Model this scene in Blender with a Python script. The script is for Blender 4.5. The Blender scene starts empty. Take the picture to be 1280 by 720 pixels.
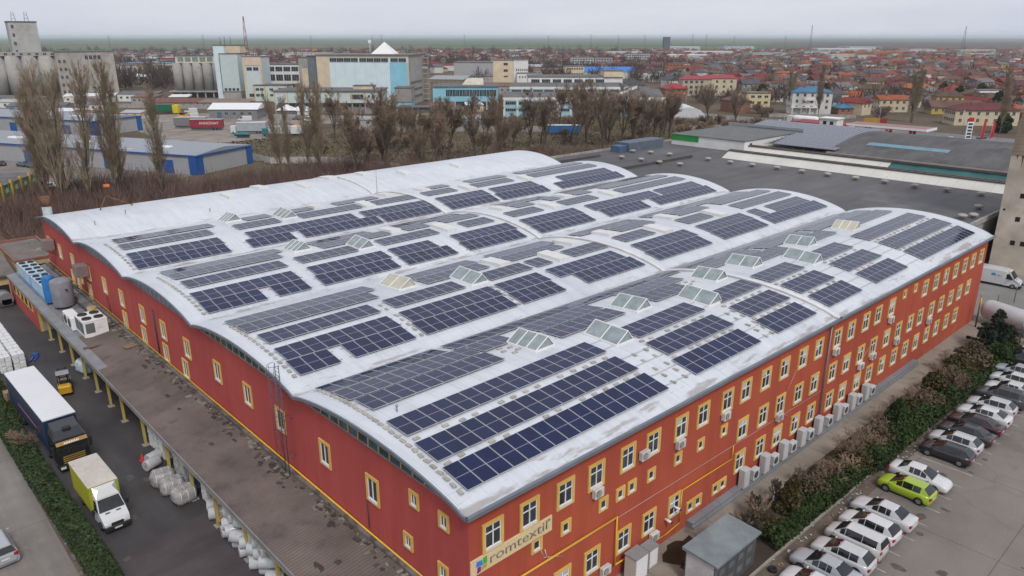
import bpy, math, random
import numpy as np
from math import sin, cos, pi, radians, hypot, atan2
from mathutils import Vector, Matrix

SC = bpy.context.scene
COL = SC.collection

# ------------------------------------------------------------------ camera
# metres; the long street facade runs along +X, the loading-yard gable along +Y
CAM_POS = Vector((0, 0, 35.0))
HEAD, PITCH = radians(47.195), radians(18.508)
fw = Vector((cos(HEAD) * cos(PITCH), sin(HEAD) * cos(PITCH), -sin(PITCH)))
rt = Vector((sin(HEAD), -cos(HEAD), 0))
up = rt.cross(fw)
cam_data = bpy.data.cameras.new('camera')
cam = bpy.data.objects.new('camera', cam_data)
COL.objects.link(cam)
cam.matrix_world = Matrix(((rt.x, up.x, -fw.x, CAM_POS.x), (rt.y, up.y, -fw.y, CAM_POS.y),
                           (rt.z, up.z, -fw.z, CAM_POS.z), (0, 0, 0, 1)))
cam_data.sensor_width = 36.0
cam_data.lens = 36.0 * 938 / 1280
cam_data.clip_start = 0.5
cam_data.clip_end = 90000
SC.camera = cam

# ------------------------------------------------------------------ sky, sun, exposure
SUN_EL, SUN_AZ = radians(48), radians(248)      # direction towards the sun, azimuth ccw from +X
w = bpy.data.worlds.new('World'); SC.world = w; w.use_nodes = True
wn, wl = w.node_tree.nodes, w.node_tree.links
wn.clear()
w_out = wn.new('ShaderNodeOutputWorld'); w_bg = wn.new('ShaderNodeBackground')
sky = wn.new('ShaderNodeTexSky'); sky.sky_type = 'NISHITA'; sky.sun_disc = False
sky.sun_elevation = SUN_EL; sky.sun_rotation = radians(90) - SUN_AZ
sky.dust_density = 4.0; sky.air_density = 1.0
hs = wn.new('ShaderNodeHueSaturation'); hs.inputs['Saturation'].default_value = 0.25
tc = wn.new('ShaderNodeTexCoord'); mp = wn.new('ShaderNodeMapping')
mp.inputs['Scale'].default_value = (1.0, 1.0, 5.0)
cn = wn.new('ShaderNodeTexNoise'); cn.inputs['Scale'].default_value = 2.4
cn.inputs['Detail'].default_value = 7; cn.inputs['Roughness'].default_value = 0.55
cr = wn.new('ShaderNodeValToRGB')
cr.color_ramp.elements[0].position = 0.34; cr.color_ramp.elements[0].color = (7.4, 7.9, 9.2, 1)
cr.color_ramp.elements[1].position = 0.66; cr.color_ramp.elements[1].color = (9.2, 9.4, 10.0, 1)
mx = wn.new('ShaderNodeMixRGB'); mx.inputs[0].default_value = 0.9
wl.new(tc.outputs['Generated'], mp.inputs[0]); wl.new(mp.outputs[0], cn.inputs['Vector'])
wl.new(cn.outputs['Fac'], cr.inputs[0]); wl.new(sky.outputs[0], hs.inputs['Color'])
wl.new(hs.outputs[0], mx.inputs[1]); wl.new(cr.outputs[0], mx.inputs[2])
wl.new(mx.outputs[0], w_bg.inputs[0]); w_bg.inputs[1].default_value = 0.07
wl.new(w_bg.outputs[0], w_out.inputs[0])

sun_d = bpy.data.lights.new('sun', 'SUN'); sun_d.energy = 1.5; sun_d.angle = radians(13)
sun_d.color = (1.0, 0.95, 0.88)
sun = bpy.data.objects.new('sun', sun_d); COL.objects.link(sun)
sdir = Vector((cos(SUN_AZ) * cos(SUN_EL), sin(SUN_AZ) * cos(SUN_EL), sin(SUN_EL)))
sun.rotation_euler = sdir.to_track_quat('Z', 'Y').to_euler(); sun.location = (0, 0, 80)
SC.view_settings.view_transform = 'Standard'; SC.view_settings.look = 'None'
SC.view_settings.exposure = 0.35; SC.view_settings.gamma = 1.0
SC.view_settings.use_curve_mapping = False
SC.cycles.volume_bounces = 2

# ------------------------------------------------------------------ materials
MATS = {}
def _new(name):
    m = bpy.data.materials.new(name); m.use_nodes = True
    nt = m.node_tree; b = nt.nodes['Principled BSDF']
    MATS[name] = m
    return m, nt.nodes, nt.links, b

def noise(n, l, vec, scale, detail=5, rough=0.6):
    t = n.new('ShaderNodeTexNoise'); t.inputs['Scale'].default_value = scale
    t.inputs['Detail'].default_value = detail; t.inputs['Roughness'].default_value = rough
    if vec is not None: l.new(vec, t.inputs['Vector'])
    return t.outputs['Fac']

def ramp(n, l, fac, stops):
    r = n.new('ShaderNodeValToRGB'); e = r.color_ramp.elements
    while len(e) < len(stops): e.new(0.5)
    for i, (p, c) in enumerate(stops):
        e[i].position = p; e[i].color = (*c, 1) if len(c) == 3 else c
    l.new(fac, r.inputs[0]); return r.outputs[0]

def mixc(n, l, fac, a, b, mode='MIX'):
    m = n.new('ShaderNodeMixRGB'); m.blend_type = mode
    for i, v in enumerate((fac, a, b)):
        if hasattr(v, 'links'): l.new(v, m.inputs[i])
        elif i == 0: m.inputs[0].default_value = v
        else: m.inputs[i].default_value = (*v, 1)
    return m.outputs[0]

def math_(n, l, op, a, b=None, c=None):
    m = n.new('ShaderNodeMath'); m.operation = op
    for i, v in enumerate((a, b, c)):
        if v is None: continue
        if hasattr(v, 'links'): l.new(v, m.inputs[i])
        else: m.inputs[i].default_value = v
    return m.outputs[0]

def bump(n, l, b, h, strength, dist):
    u = n.new('ShaderNodeBump'); u.inputs['Strength'].default_value = strength
    u.inputs['Distance'].default_value = dist
    l.new(h, u.inputs['Height']); l.new(u.outputs[0], b.inputs['Normal'])

def shade(c, k): return tuple(max(0, min(1, v * k)) for v in c)

def P(name, col, rough=0.75, var=0.18, scale=0.6, fine=8.0, fvar=0.08, metal=0.0, spec=0.3, bmp=0.0, dirt=None, coat=0.0, rnd=0.0):
    """plain surface: base colour with broad and fine mottling, optional dirt patches"""
    if name in MATS: return MATS[name]
    m, n, l, b = _new(name)
    g = n.new('ShaderNodeNewGeometry').outputs['Position']
    c = ramp(n, l, noise(n, l, g, scale), [(0.3, shade(col, 1 - var)), (0.7, shade(col, 1 + var))])
    f = noise(n, l, g, fine, 3)
    fm = ramp(n, l, f, [(0.3, (1 - fvar,) * 3), (0.7, (1 + fvar,) * 3)])
    c = mixc(n, l, 1.0, c, fm, 'MULTIPLY')
    if dirt:
        dc, thr, dsc = dirt
        d = ramp(n, l, noise(n, l, g, dsc, 8, 0.7), [(thr, (0, 0, 0)), (min(1, thr + 0.18), (1, 1, 1))])
        c = mixc(n, l, d, c, dc)
    if rnd:
        oi = n.new('ShaderNodeObjectInfo')
        k = n.new('ShaderNodeMapRange'); l.new(oi.outputs['Random'], k.inputs[0])
        k.inputs[3].default_value = 1 - rnd; k.inputs[4].default_value = 1 + rnd
        hv = n.new('ShaderNodeHueSaturation'); l.new(c, hv.inputs['Color']); l.new(k.outputs[0], hv.inputs['Value'])
        c = hv.outputs[0]
    l.new(c, b.inputs['Base Color'])
    b.inputs['Roughness'].default_value = rough; b.inputs['Metallic'].default_value = metal
    b.inputs['Specular IOR Level'].default_value = spec
    if coat: b.inputs['Coat Weight'].default_value = coat; b.inputs['Coat Roughness'].default_value = 0.05
    if bmp: bump(n, l, b, f, bmp, 0.02)
    return m

def paint(name, col, rough=0.3): return P(name, col, rough, 0.04, 0.9, 5, 0.03, spec=0.5, coat=0.6)

# ---- the big roof's membrane, the panels, the plaster and other special surfaces
def roof_mat():
    m, n, l, b = _new('white_membrane')
    geo = n.new('ShaderNodeNewGeometry'); pos = geo.outputs['Position']
    sp = n.new('ShaderNodeSeparateXYZ'); l.new(pos, sp.inputs[0])
    c = ramp(n, l, noise(n, l, pos, 0.12, 6), [(0.3, (0.50, 0.525, 0.585)), (0.7, (0.625, 0.65, 0.695))])
    # rain streaks running down the slopes (stretched along Y)
    mpn = n.new('ShaderNodeMapping'); mpn.inputs['Scale'].default_value = (1.5, 0.12, 1); l.new(pos, mpn.inputs[0])
    st = ramp(n, l, noise(n, l, mpn.outputs[0], 1.0, 6, 0.7), [(0.45, (1, 1, 1)), (0.75, (0.80, 0.79, 0.78))])
    c = mixc(n, l, 0.8, c, st, 'MULTIPLY')
    # silt where water stands: in the valleys and behind the street eave
    s = math_(n, l, 'MODULO', math_(n, l, 'SUBTRACT', sp.outputs[1], 26.1 - 18.53 * 2), 18.53)
    lowd = math_(n, l, 'MINIMUM', s, math_(n, l, 'SUBTRACT', 18.53, s))
    band = n.new('ShaderNodeMapRange'); l.new(lowd, band.inputs[0])
    band.inputs[1].default_value = 0.2; band.inputs[2].default_value = 1.5
    band.inputs[3].default_value = 0.24; band.inputs[4].default_value = 0.0
    mp2 = n.new('ShaderNodeMapping'); mp2.inputs['Scale'].default_value = (0.3, 1.5, 1); l.new(pos, mp2.inputs[0])
    pn = noise(n, l, mp2.outputs[0], 1.0, 9, 0.62)
    silt = ramp(n, l, math_(n, l, 'ADD', pn, band.outputs[0]), [(0.72, (0, 0, 0)), (0.82, (1, 1, 1))])
    c = mixc(n, l, math_(n, l, 'MULTIPLY', silt, 0.62), c, (0.24, 0.20, 0.165))
    sx = ramp(n, l, math_(n, l, 'PINGPONG', sp.outputs[0], 0.95), [(0.0, (0.86, 0.86, 0.87)), (0.03, (1, 1, 1))])
    sy = ramp(n, l, math_(n, l, 'PINGPONG', sp.outputs[1], 4.6), [(0.0, (0.84, 0.84, 0.85)), (0.05, (1, 1, 1))])
    c = mixc(n, l, 1, mixc(n, l, 1, c, sx, 'MULTIPLY'), sy, 'MULTIPLY')
    spk = ramp(n, l, noise(n, l, pos, 3.1, 3), [(0.70, (1, 1, 1)), (0.76, (0.72, 0.70, 0.67))]); c = mixc(n, l, 0.6, c, spk, 'MULTIPLY')
    l.new(c, b.inputs['Base Color'])
    b.inputs['Roughness'].default_value = 0.42; b.inputs['Specular IOR Level'].default_value = 0.4
    # welded laps every 1.9 m along Y
    lap = math_(n, l, 'PINGPONG', sp.outputs[0], 0.95)
    lapm = ramp(n, l, lap, [(0.0, (1, 1, 1)), (0.05, (0, 0, 0))])
    h = math_(n, l, 'ADD', math_(n, l, 'MULTIPLY', lapm, 0.6), noise(n, l, pos, 1.3, 6))
    bump(n, l, b, h, 0.55, 0.05)
    return m

def panel_mat():
    m, n, l, b = _new('solar_cells')
    uv = n.new('ShaderNodeUVMap').outputs[0]
    sp = n.new('ShaderNodeSeparateXYZ'); l.new(uv, sp.inputs[0])
    def lines(o, k, wd):
        f = math_(n, l, 'PINGPONG', math_(n, l, 'MULTIPLY', o, k), 0.5)
        return math_(n, l, 'LESS_THAN', f, wd)
    gx = lines(sp.outputs[0], 6.0, 0.022); gy = lines(sp.outputs[1], 24.0, 0.035)
    bus = lines(sp.outputs[0], 54.0, 0.06)
    mid = math_(n, l, 'LESS_THAN', math_(n, l, 'ABSOLUTE', math_(n, l, 'SUBTRACT', sp.outputs[1], 0.5)), 0.009)
    g = math_(n, l, 'MAXIMUM', gx, math_(n, l, 'MULTIPLY', gy, 0.5))
    oi = n.new('ShaderNodeNewGeometry').outputs['Position']
    base = ramp(n, l, noise(n, l, oi, 0.5, 2), [(0.3, (0.003, 0.0075, 0.04)), (0.7, (0.0055, 0.0125, 0.06))])
    c = mixc(n, l, math_(n, l, 'MULTIPLY', g, 0.3), base, (0.08, 0.09, 0.16))
    c = mixc(n, l, math_(n, l, 'MULTIPLY', bus, 0.055), c, (0.22, 0.25, 0.36))
    c = mixc(n, l, math_(n, l, 'MULTIPLY', mid, 0.75), c, (0.34, 0.35, 0.42))
    l.new(c, b.inputs['Base Color'])
    b.inputs['Roughness'].default_value = 0.16; b.inputs['Specular IOR Level'].default_value = 0.29
    dust = ramp(n, l, noise(n, l, oi, 0.8, 6), [(0.4, (0.07,) * 3), (0.7, (0.16,) * 3)])
    l.new(dust, b.inputs['Roughness'])
    return m

def plaster(name, a, bcol):
    m, n, l, b = _new(name)
    pos = n.new('ShaderNodeNewGeometry').outputs['Position']
    c = ramp(n, l, noise(n, l, pos, 0.10, 4), [(0.35, a), (0.65, bcol)])
    mpn = n.new('ShaderNodeMapping'); mpn.inputs['Scale'].default_value = (0.9, 0.9, 0.09); l.new(pos, mpn.inputs[0])
    st = ramp(n, l, noise(n, l, mpn.outputs[0], 1.0, 7, 0.7), [(0.38, (0.74, 0.72, 0.72)), (0.6, (1.05, 1.05, 1.05))])
    c = mixc(n, l, 0.38, c, st, 'MULTIPLY')
    # worn and whitened patches of old rain near the ground
    sp = n.new('ShaderNodeSeparateXYZ'); l.new(pos, sp.inputs[0])
    mr = n.new('ShaderNodeMapRange'); l.new(sp.outputs[2], mr.inputs[0])
    mr.inputs[1].default_value = 0.2; mr.inputs[2].default_value = 3.0; mr.inputs[3].default_value = 0.16; mr.inputs[4].default_value = 0
    wv = ramp(n, l, math_(n, l, 'ADD', noise(n, l, pos, 0.7, 8, 0.7), mr.outputs[0]), [(0.66, (0, 0, 0)), (0.8, (1, 1, 1))])
    c = mixc(n, l, math_(n, l, 'MULTIPLY', wv, 0.5), c, (0.34, 0.17, 0.15))
    l.new(c, b.inputs['Base Color']); b.inputs['Roughness'].default_value = 0.85
    b.inputs['Specular IOR Level'].default_value = 0.2
    bump(n, l, b, noise(n, l, pos, 14, 4), 0.3, 0.01)
    return m

def striped(name, col, dark, axis, period, wd=0.12, rough=0.6, var=0.15, dirt=None, bm=0.6):
    """profiled sheet or panel joints: thin darker lines across one world axis"""
    m, n, l, b = _new(name)
    pos = n.new('ShaderNodeNewGeometry').outputs['Position']
    sp = n.new('ShaderNodeSeparateXYZ'); l.new(pos, sp.inputs[0])
    if isinstance(axis, tuple):
        q = math_(n, l, 'ADD', math_(n, l, 'MULTIPLY', sp.outputs[0], axis[0]), math_(n, l, 'MULTIPLY', sp.outputs[1], axis[1]))
    else: q = sp.outputs[axis]
    f = math_(n, l, 'PINGPONG', q, period / 2)
    ln = ramp(n, l, math_(n, l, 'DIVIDE', f, period / 2), [(0, (1, 1, 1)), (wd, (0, 0, 0))])
    c = ramp(n, l, noise(n, l, pos, 0.25, 7), [(0.3, shade(col, 1 - var)), (0.7, shade(col, 1 + var))])
    if dirt:
        dc, thr, dsc = dirt
        d = ramp(n, l, noise(n, l, pos, dsc, 8, 0.7), [(thr, (0, 0, 0)), (min(1, thr + 0.2), (1, 1, 1))])
        c = mixc(n, l, d, c, dc)
    c = mixc(n, l, ln, c, dark)
    l.new(c, b.inputs['Base Color']); b.inputs['Roughness'].default_value = rough
    bump(n, l, b, math_(n, l, 'SUBTRACT', 1.0, ln), bm, 0.03)
    return m

def ground_mat():
    m, n, l, b = _new('rough_ground')
    pos = n.new('ShaderNodeNewGeometry').outputs['Position']
    c = ramp(n, l, noise(n, l, pos, 0.02, 8, 0.6), [(0.30, (0.075, 0.063, 0.04)), (0.45, (0.115, 0.09, 0.062)), (0.58, (0.14, 0.105, 0.078)), (0.72, (0.095, 0.09, 0.047))])
    c2 = ramp(n, l, noise(n, l, pos, 0.6, 8, 0.7), [(0.3, (0.55,) * 3), (0.7, (1.3,) * 3)])
    c = mixc(n, l, 0.8, c, c2, 'MULTIPLY')
    l.new(c, b.inputs['Base Color']); b.inputs['Roughness'].default_value = 0.95
    b.inputs['Specular IOR Level'].default_value = 0.1
    bump(n, l, b, noise(n, l, pos, 1.2, 8, 0.7), 0.8, 0.3)
    return m

def paving(name, col, crack=None, patch=None, scale=0.18, joint=None, rough=0.85, streak=None):
    m, n, l, b = _new(name)
    pos = n.new('ShaderNodeNewGeometry').outputs['Position']
    c = ramp(n, l, noise(n, l, pos, scale, 8, 0.62), [(0.3, shade(col, 0.72)), (0.5, col), (0.72, shade(col, 1.28))])
    c = mixc(n, l, 1, c, ramp(n, l, noise(n, l, pos, 9, 4), [(0.3, (0.88,) * 3), (0.7, (1.1,) * 3)]), 'MULTIPLY')
    if streak:
        mpn = n.new('ShaderNodeMapping'); mpn.inputs['Scale'].default_value = streak; l.new(pos, mpn.inputs[0])
        c = mixc(n, l, 0.8, c, ramp(n, l, noise(n, l, mpn.outputs[0], 1, 5), [(0.4, (0.8,) * 3), (0.65, (1.12,) * 3)]), 'MULTIPLY')
    if patch:
        d = ramp(n, l, noise(n, l, pos, patch[2], 6, 0.6), [(patch[1], (0, 0, 0)), (patch[1] + 0.06, (1, 1, 1))])
        c = mixc(n, l, math_(n, l, 'MULTIPLY', d, 0.8), c, patch[0])
    if joint:
        sp = n.new('ShaderNodeSeparateXYZ'); l.new(pos, sp.inputs[0])
        g = None
        for ax, per in joint:
            f = math_(n, l, 'LESS_THAN', math_(n, l, 'PINGPONG', sp.outputs[ax], per / 2), 0.04)
            g = f if g is None else math_(n, l, 'MAXIMUM', g, f)
        c = mixc(n, l, math_(n, l, 'MULTIPLY', g, 0.55), c, shade(col, 0.35))
    if crack:
        vo = n.new('ShaderNodeTexVoronoi'); vo.feature = 'DISTANCE_TO_EDGE'; vo.inputs['Scale'].default_value = crack
        vm = n.new('ShaderNodeMapping'); l.new(pos, vm.inputs[0])
        ad = n.new('ShaderNodeVectorMath'); ad.operation = 'ADD'
        nt2 = n.new('ShaderNodeTexNoise'); nt2.inputs['Scale'].default_value = 0.6; l.new(pos, nt2.inputs['Vector'])
        l.new(vm.outputs[0], ad.inputs[0]); l.new(nt2.outputs['Color'], ad.inputs[1]); l.new(ad.outputs[0], vo.inputs['Vector'])
        k = ramp(n, l, vo.outputs['Distance'], [(0.0, (1, 1, 1)), (0.012, (0, 0, 0))])
        c = mixc(n, l, math_(n, l, 'MULTIPLY', k, 0.22), c, shade(col, 0.5))
    l.new(c, b.inputs['Base Color']); b.inputs['Roughness'].default_value = rough
    b.inputs['Specular IOR Level'].default_value = 0.3
    bump(n, l, b, noise(n, l, pos, 6, 6), 0.35, 0.02)
    return m

def leaf(name, a, bcol, rough=0.7):
    m, n, l, b = _new(name)
    pos = n.new('ShaderNodeNewGeometry').outputs['Position']
    c = ramp(n, l, noise(n, l, pos, 1.1, 4), [(0.3, a), (0.7, bcol)])
    c = mixc(n, l, 1, c, ramp(n, l, noise(n, l, pos, 11, 2), [(0.3, (0.6,) * 3), (0.7, (1.4,) * 3)]), 'MULTIPLY')
    l.new(c, b.inputs['Base Color']); b.inputs['Roughness'].default_value = rough
    b.inputs['Specular IOR Level'].default_value = 0.2
    return m

def glass(name, col=(0.02, 0.025, 0.03), rough=0.08, spec=0.5):
    m, n, l, b = _new(name)
    pos = n.new('ShaderNodeNewGeometry').outputs['Position']
    c = ramp(n, l, noise(n, l, pos, 0.9, 3), [(0.35, shade(col, 0.6)), (0.65, shade(col, 1.7))])
    l.new(c, b.inputs['Base Color']); b.inputs['Roughness'].default_value = rough
    b.inputs['Specular IOR Level'].default_value = spec
    return m
# ------------------------------------------------------------------ mesh building
class MB:
    """collects faces; build() links them as ONE mesh object"""
    def __init__(s): s.v = []; s.f = []; s.m = []; s.uv = {}; s.sm = []
    def add(s, vs, fs, m=0, smooth=False):
        o = len(s.v); s.v += [tuple(p) for p in vs]
        for f in fs:
            s.f.append(tuple(i + o for i in f)); s.m.append(m); s.sm.append(smooth)
        return s
    def quad(s, a, b, c, d, m=0, uv=False):
        if uv: s.uv[len(s.f)] = ((0, 0), (1, 0), (1, 1), (0, 1))
        return s.add((a, b, c, d), [(0, 1, 2, 3)], m)
    def tri(s, a, b, c, m=0): return s.add((a, b, c), [(0, 1, 2)], m)
    def box(s, x0, x1, y0, y1, z0, z1, m=0):
        return s.add([(x0, y0, z0), (x1, y0, z0), (x1, y1, z0), (x0, y1, z0), (x0, y0, z1), (x1, y0, z1), (x1, y1, z1), (x0, y1, z1)],
                     [(0, 3, 2, 1), (4, 5, 6, 7), (0, 1, 5, 4), (1, 2, 6, 5), (2, 3, 7, 6), (3, 0, 4, 7)], m)
    def rbox(s, x0, x1, y0, y1, z0, z1, r=0.05, m=0):
        """box with chamfered vertical and top edges"""
        def ring(i, z): return [(x0 + r + i, y0 + i, z), (x1 - r - i, y0 + i, z), (x1 - i, y0 + r + i, z), (x1 - i, y1 - r - i, z),
                                (x1 - r - i, y1 - i, z), (x0 + r + i, y1 - i, z), (x0 + i, y1 - r - i, z), (x0 + i, y0 + r + i, z)]
        v = ring(0, z0) + ring(0, z1 - r) + ring(r, z1)
        f = [tuple(range(7, -1, -1)), tuple(range(16, 24))]
        for k in (0, 8):
            for i in range(8): j = (i + 1) % 8; f.append((k + i, k + j, k + 8 + j, k + 8 + i))
        return s.add(v, f, m)
    def prism(s, poly, z0, z1, m=0, mt=None):
        n = len(poly)
        v = [(x, y, z0) for x, y in poly] + [(x, y, z1) for x, y in poly]
        s.add(v, [(i, (i + 1) % n, n + (i + 1) % n, n + i) for i in range(n)], m)
        s.add(v, [tuple(range(n - 1, -1, -1))], m)
        return s.add(v, [tuple(range(n, 2 * n))], m if mt is None else mt)
    def tube(s, p0, p1, r0, r1=None, n=6, m=0, smooth=True, caps=True):
        r1 = r0 if r1 is None else r1
        p0, p1 = Vector(p0), Vector(p1); d = (p1 - p0)
        if d.length < 1e-6: return s
        d.normalize(); a = d.orthogonal().normalized(); b = d.cross(a)
        v = []
        for p, r in ((p0, r0), (p1, r1)):
            for i in range(n): t = 2 * pi * i / n; v.append(p + a * (r * cos(t)) + b * (r * sin(t)))
        s.add(v, [(i, (i + 1) % n, n + (i + 1) % n, n + i) for i in range(n)], m, smooth)
        if caps: s.add(v, [tuple(range(n - 1, -1, -1)), tuple(range(n, 2 * n))], m)
        return s
    def path(s, pts, r, n=6, m=0):
        for a, b in zip(pts[:-1], pts[1:]): s.tube(a, b, r, n=n, m=m)
        for p in pts[1:-1]: s.ball(p, r * 1.05, 6, 4, m)
        return s
    def lathe(s, prof, c=(0, 0, 0), n=16, m=0, axis='z', smooth=True):
        """prof: (radius, height) pairs"""
        v = []
        for r, h in prof:
            for i in range(n):
                t = 2 * pi * i / n; x, y = r * cos(t), r * sin(t)
                q = {'z': (x, y, h), 'x': (h, x, y), 'y': (y, h, x)}[axis]
                v.append((c[0] + q[0], c[1] + q[1], c[2] + q[2]))
        k = len(prof)
        s.add(v, [(j * n + i, j * n + (i + 1) % n, (j + 1) * n + (i + 1) % n, (j + 1) * n + i) for j in range(k - 1) for i in range(n)], m, smooth)
        return s.add(v, [tuple(range(n - 1, -1, -1)), tuple(range((k - 1) * n, k * n))], m)
    def ball(s, c, r, n=8, k=5, m=0, sc=(1, 1, 1)):
        pr = [(max(0.001, sin(pi * j / k)), -cos(pi * j / k)) for j in range(k + 1)]
        o = len(s.v); s.lathe([(a * r, h * r) for a, h in pr], (0, 0, 0), n, m)
        for i in range(o, len(s.v)):
            p = s.v[i]; s.v[i] = (c[0] + p[0] * sc[0], c[1] + p[1] * sc[1], c[2] + p[2] * sc[2])
        return s
    def loft(s, rings, m=0, smooth=True, cap=True, mfun=None, closed=True):
        n = len(rings[0]); v = [p for r in rings for p in r]
        for j in range(len(rings) - 1):
            for i in range(n if closed else n - 1):
                k = (i + 1) % n
                s.add([v[j * n + i], v[j * n + k], v[(j + 1) * n + k], v[(j + 1) * n + i]], [(0, 1, 2, 3)], m if mfun is None else mfun(j, i), smooth)
        if cap: s.add(rings[0], [tuple(range(n - 1, -1, -1))], m); s.add(rings[-1], [tuple(range(n))], m)
        return s
    def xform(s, M, start=0):
        for i in range(start, len(s.v)):
            s.v[i] = tuple(M @ Vector(s.v[i]))
        return s
    def mesh(s, name, mats):
        me = bpy.data.meshes.new(name); me.from_pydata(s.v, [], s.f)
        for q in mats: me.materials.append(q)
        me.polygons.foreach_set('material_index', s.m)
        me.polygons.foreach_set('use_smooth', s.sm)
        if s.uv:
            ul = me.uv_layers.new(name='UVMap')
            for fi, c in s.uv.items():
                p = me.polygons[fi]
                for k, li in enumerate(p.loop_indices): ul.data[li].uv = c[k]
        me.validate(); me.update()
        return me
    def build(s, name, mats, parent=None, loc=None, rz=0, weld=False):
        if not isinstance(mats, (list, tuple)): mats = [mats]
        me = s.mesh(name, mats)
        if weld or any(s.sm):
            import bmesh
            bm = bmesh.new(); bm.from_mesh(me); bmesh.ops.remove_doubles(bm, verts=bm.verts, dist=0.0005); bm.to_mesh(me); bm.free()
        return link(name, me, parent, loc, rz)

def link(name, me, parent=None, loc=None, rz=0):
    o = bpy.data.objects.new(name, me); COL.objects.link(o)
    if parent: o.parent = parent
    if loc is not None: o.location = loc
    if rz: o.rotation_euler = (0, 0, rz)
    return o

REPEAT = []                         # things whose label still needs «which one of its row»
def tag(o, label, cat, group=None, order=False):
    o['label'] = label; o['category'] = cat
    if group: o['group'] = group
    if order: REPEAT.append(o)
    return o
def thing(name, label, cat, loc=(0, 0, 0), rz=0, group=None, order=False):
    o = bpy.data.objects.new(name, None); COL.objects.link(o); o.empty_display_size = 0.5
    o.location = loc; o.rotation_euler = (0, 0, rz)
    return tag(o, label, cat, group, order)
def struct(o, kind='structure'): o['kind'] = kind; return o
def copy_tree(o, parent=None):
    c = o.copy(); COL.objects.link(c)
    if parent: c.parent = parent
    for ch in list(o.children): copy_tree(ch, c)
    return c
def dup(o, loc, rz=None, label=None, order=None):
    c = copy_tree(o); c.location = loc
    if rz is not None: c.rotation_euler = (0, 0, rz)
    if label: c['label'] = label
    if order if order is not None else (o in REPEAT): REPEAT.append(c)
    return c

def project(p):
    d = Vector(p) - CAM_POS; z = d.dot(fw)
    return (640 + 938 * d.dot(rt) / max(z, 1e-3), 360 - 938 * d.dot(up) / max(z, 1e-3), z)

FR = HEAD - pi / 2                  # the town behind is laid out across the drone's heading
def F(right, ahead, z=0.0):
    return Vector((rt.x * right + cos(HEAD) * ahead, rt.y * right + sin(HEAD) * ahead, z))

def quads_object(name, C, A, B, mat, parent=None, mats=None, midx=None):
    """many small four-sided leaves or twigs: centres C, half axes A and B (numpy n x 3)"""
    n = len(C)
    V = np.stack([C - A - B, C + A - B, C + A + B, C - A + B], 1).reshape(-1, 3).astype(np.float32)
    me = bpy.data.meshes.new(name)
    me.vertices.add(4 * n); me.vertices.foreach_set('co', V.ravel())
    me.loops.add(4 * n); me.loops.foreach_set('vertex_index', np.arange(4 * n, dtype=np.int32))
    me.polygons.add(n); me.polygons.foreach_set('loop_start', np.arange(0, 4 * n, 4, dtype=np.int32))
    me.polygons.foreach_set('loop_total', np.full(n, 4, dtype=np.int32))
    for q in (mats or [mat]): me.materials.append(q)
    if midx is not None: me.polygons.foreach_set('material_index', midx.astype(np.int32))
    me.update(); me.validate()
    return link(name, me, parent)
def rand_axes(rng, n, size, flat=0.0, jit=0.4, asp=1.0):
    a = rng.normal(size=(n, 3)); a /= np.linalg.norm(a, axis=1)[:, None]
    b = rng.normal(size=(n, 3)); b[:, 2] *= (1 - flat); b -= a * (a * b).sum(1)[:, None]
    b /= np.linalg.norm(b, axis=1)[:, None] + 1e-9
    s = size * (1 + jit * (rng.random(n) * 2 - 1))
    return a * s[:, None], b * (s * asp)[:, None]

def text_mesh(body, size, depth=0.02, offset=0.0):
    cu = bpy.data.curves.new('lettering', 'FONT'); cu.body = body; cu.size = size
    cu.extrude = depth; cu.offset = offset; cu.resolution_u = 4
    o = bpy.data.objects.new('lettering', cu); COL.objects.link(o)
    bpy.context.view_layer.update()
    me = bpy.data.meshes.new_from_object(o.evaluated_get(bpy.context.evaluated_depsgraph_get()))
    bpy.data.objects.remove(o); bpy.data.curves.remove(cu)
    return me
def text(body, size, mat, parent, M, depth=0.02, offset=0.0, width=None, name='lettering'):
    me = text_mesh(body, size, depth, offset)
    if width:
        xs = [v.co.x for v in me.vertices]; k = width / (max(xs) - min(xs)); x0 = min(xs)
        for v in me.vertices: v.co.x = (v.co.x - x0) * k
    me.transform(M); me.materials.clear(); me.materials.append(mat)
    o = link(name, me, parent); return o

# shared plain materials
WHITE = P('white_paint', (0.72, 0.72, 0.72), 0.5, 0.06)
GREY = P('grey_metal', (0.30, 0.31, 0.33), 0.45, 0.12, metal=0.3)
DARK = P('dark_rubber', (0.018, 0.018, 0.02), 0.8, 0.2)
DARKM = P('dark_metal', (0.05, 0.052, 0.058), 0.5, 0.2)
STEEL = P('bare_steel', (0.42, 0.43, 0.45), 0.35, 0.15, metal=0.8)
YEL = P('yellow_trim', (0.62, 0.40, 0.10), 0.75, 0.10, dirt=((0.42, 0.30, 0.13), 0.62, 1.2))
YPIPE = P('yellow_pipe', (0.72, 0.42, 0.012), 0.5, 0.08)
CONC = P('old_concrete', (0.29, 0.275, 0.26), 0.9, 0.25, 0.25, bmp=0.3, dirt=((0.15, 0.13, 0.12), 0.56, 0.3))
GLASS = glass('window_glass', (0.028, 0.034, 0.042), 0.1)
RED_L = P('red_lens', (0.35, 0.012, 0.015), 0.25, 0.05)
LAMP = P('clear_lens', (0.62, 0.64, 0.66), 0.15, 0.05)
RUST = P('rusty_steel', (0.15, 0.075, 0.045), 0.85, 0.35, 1.5)
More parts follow.
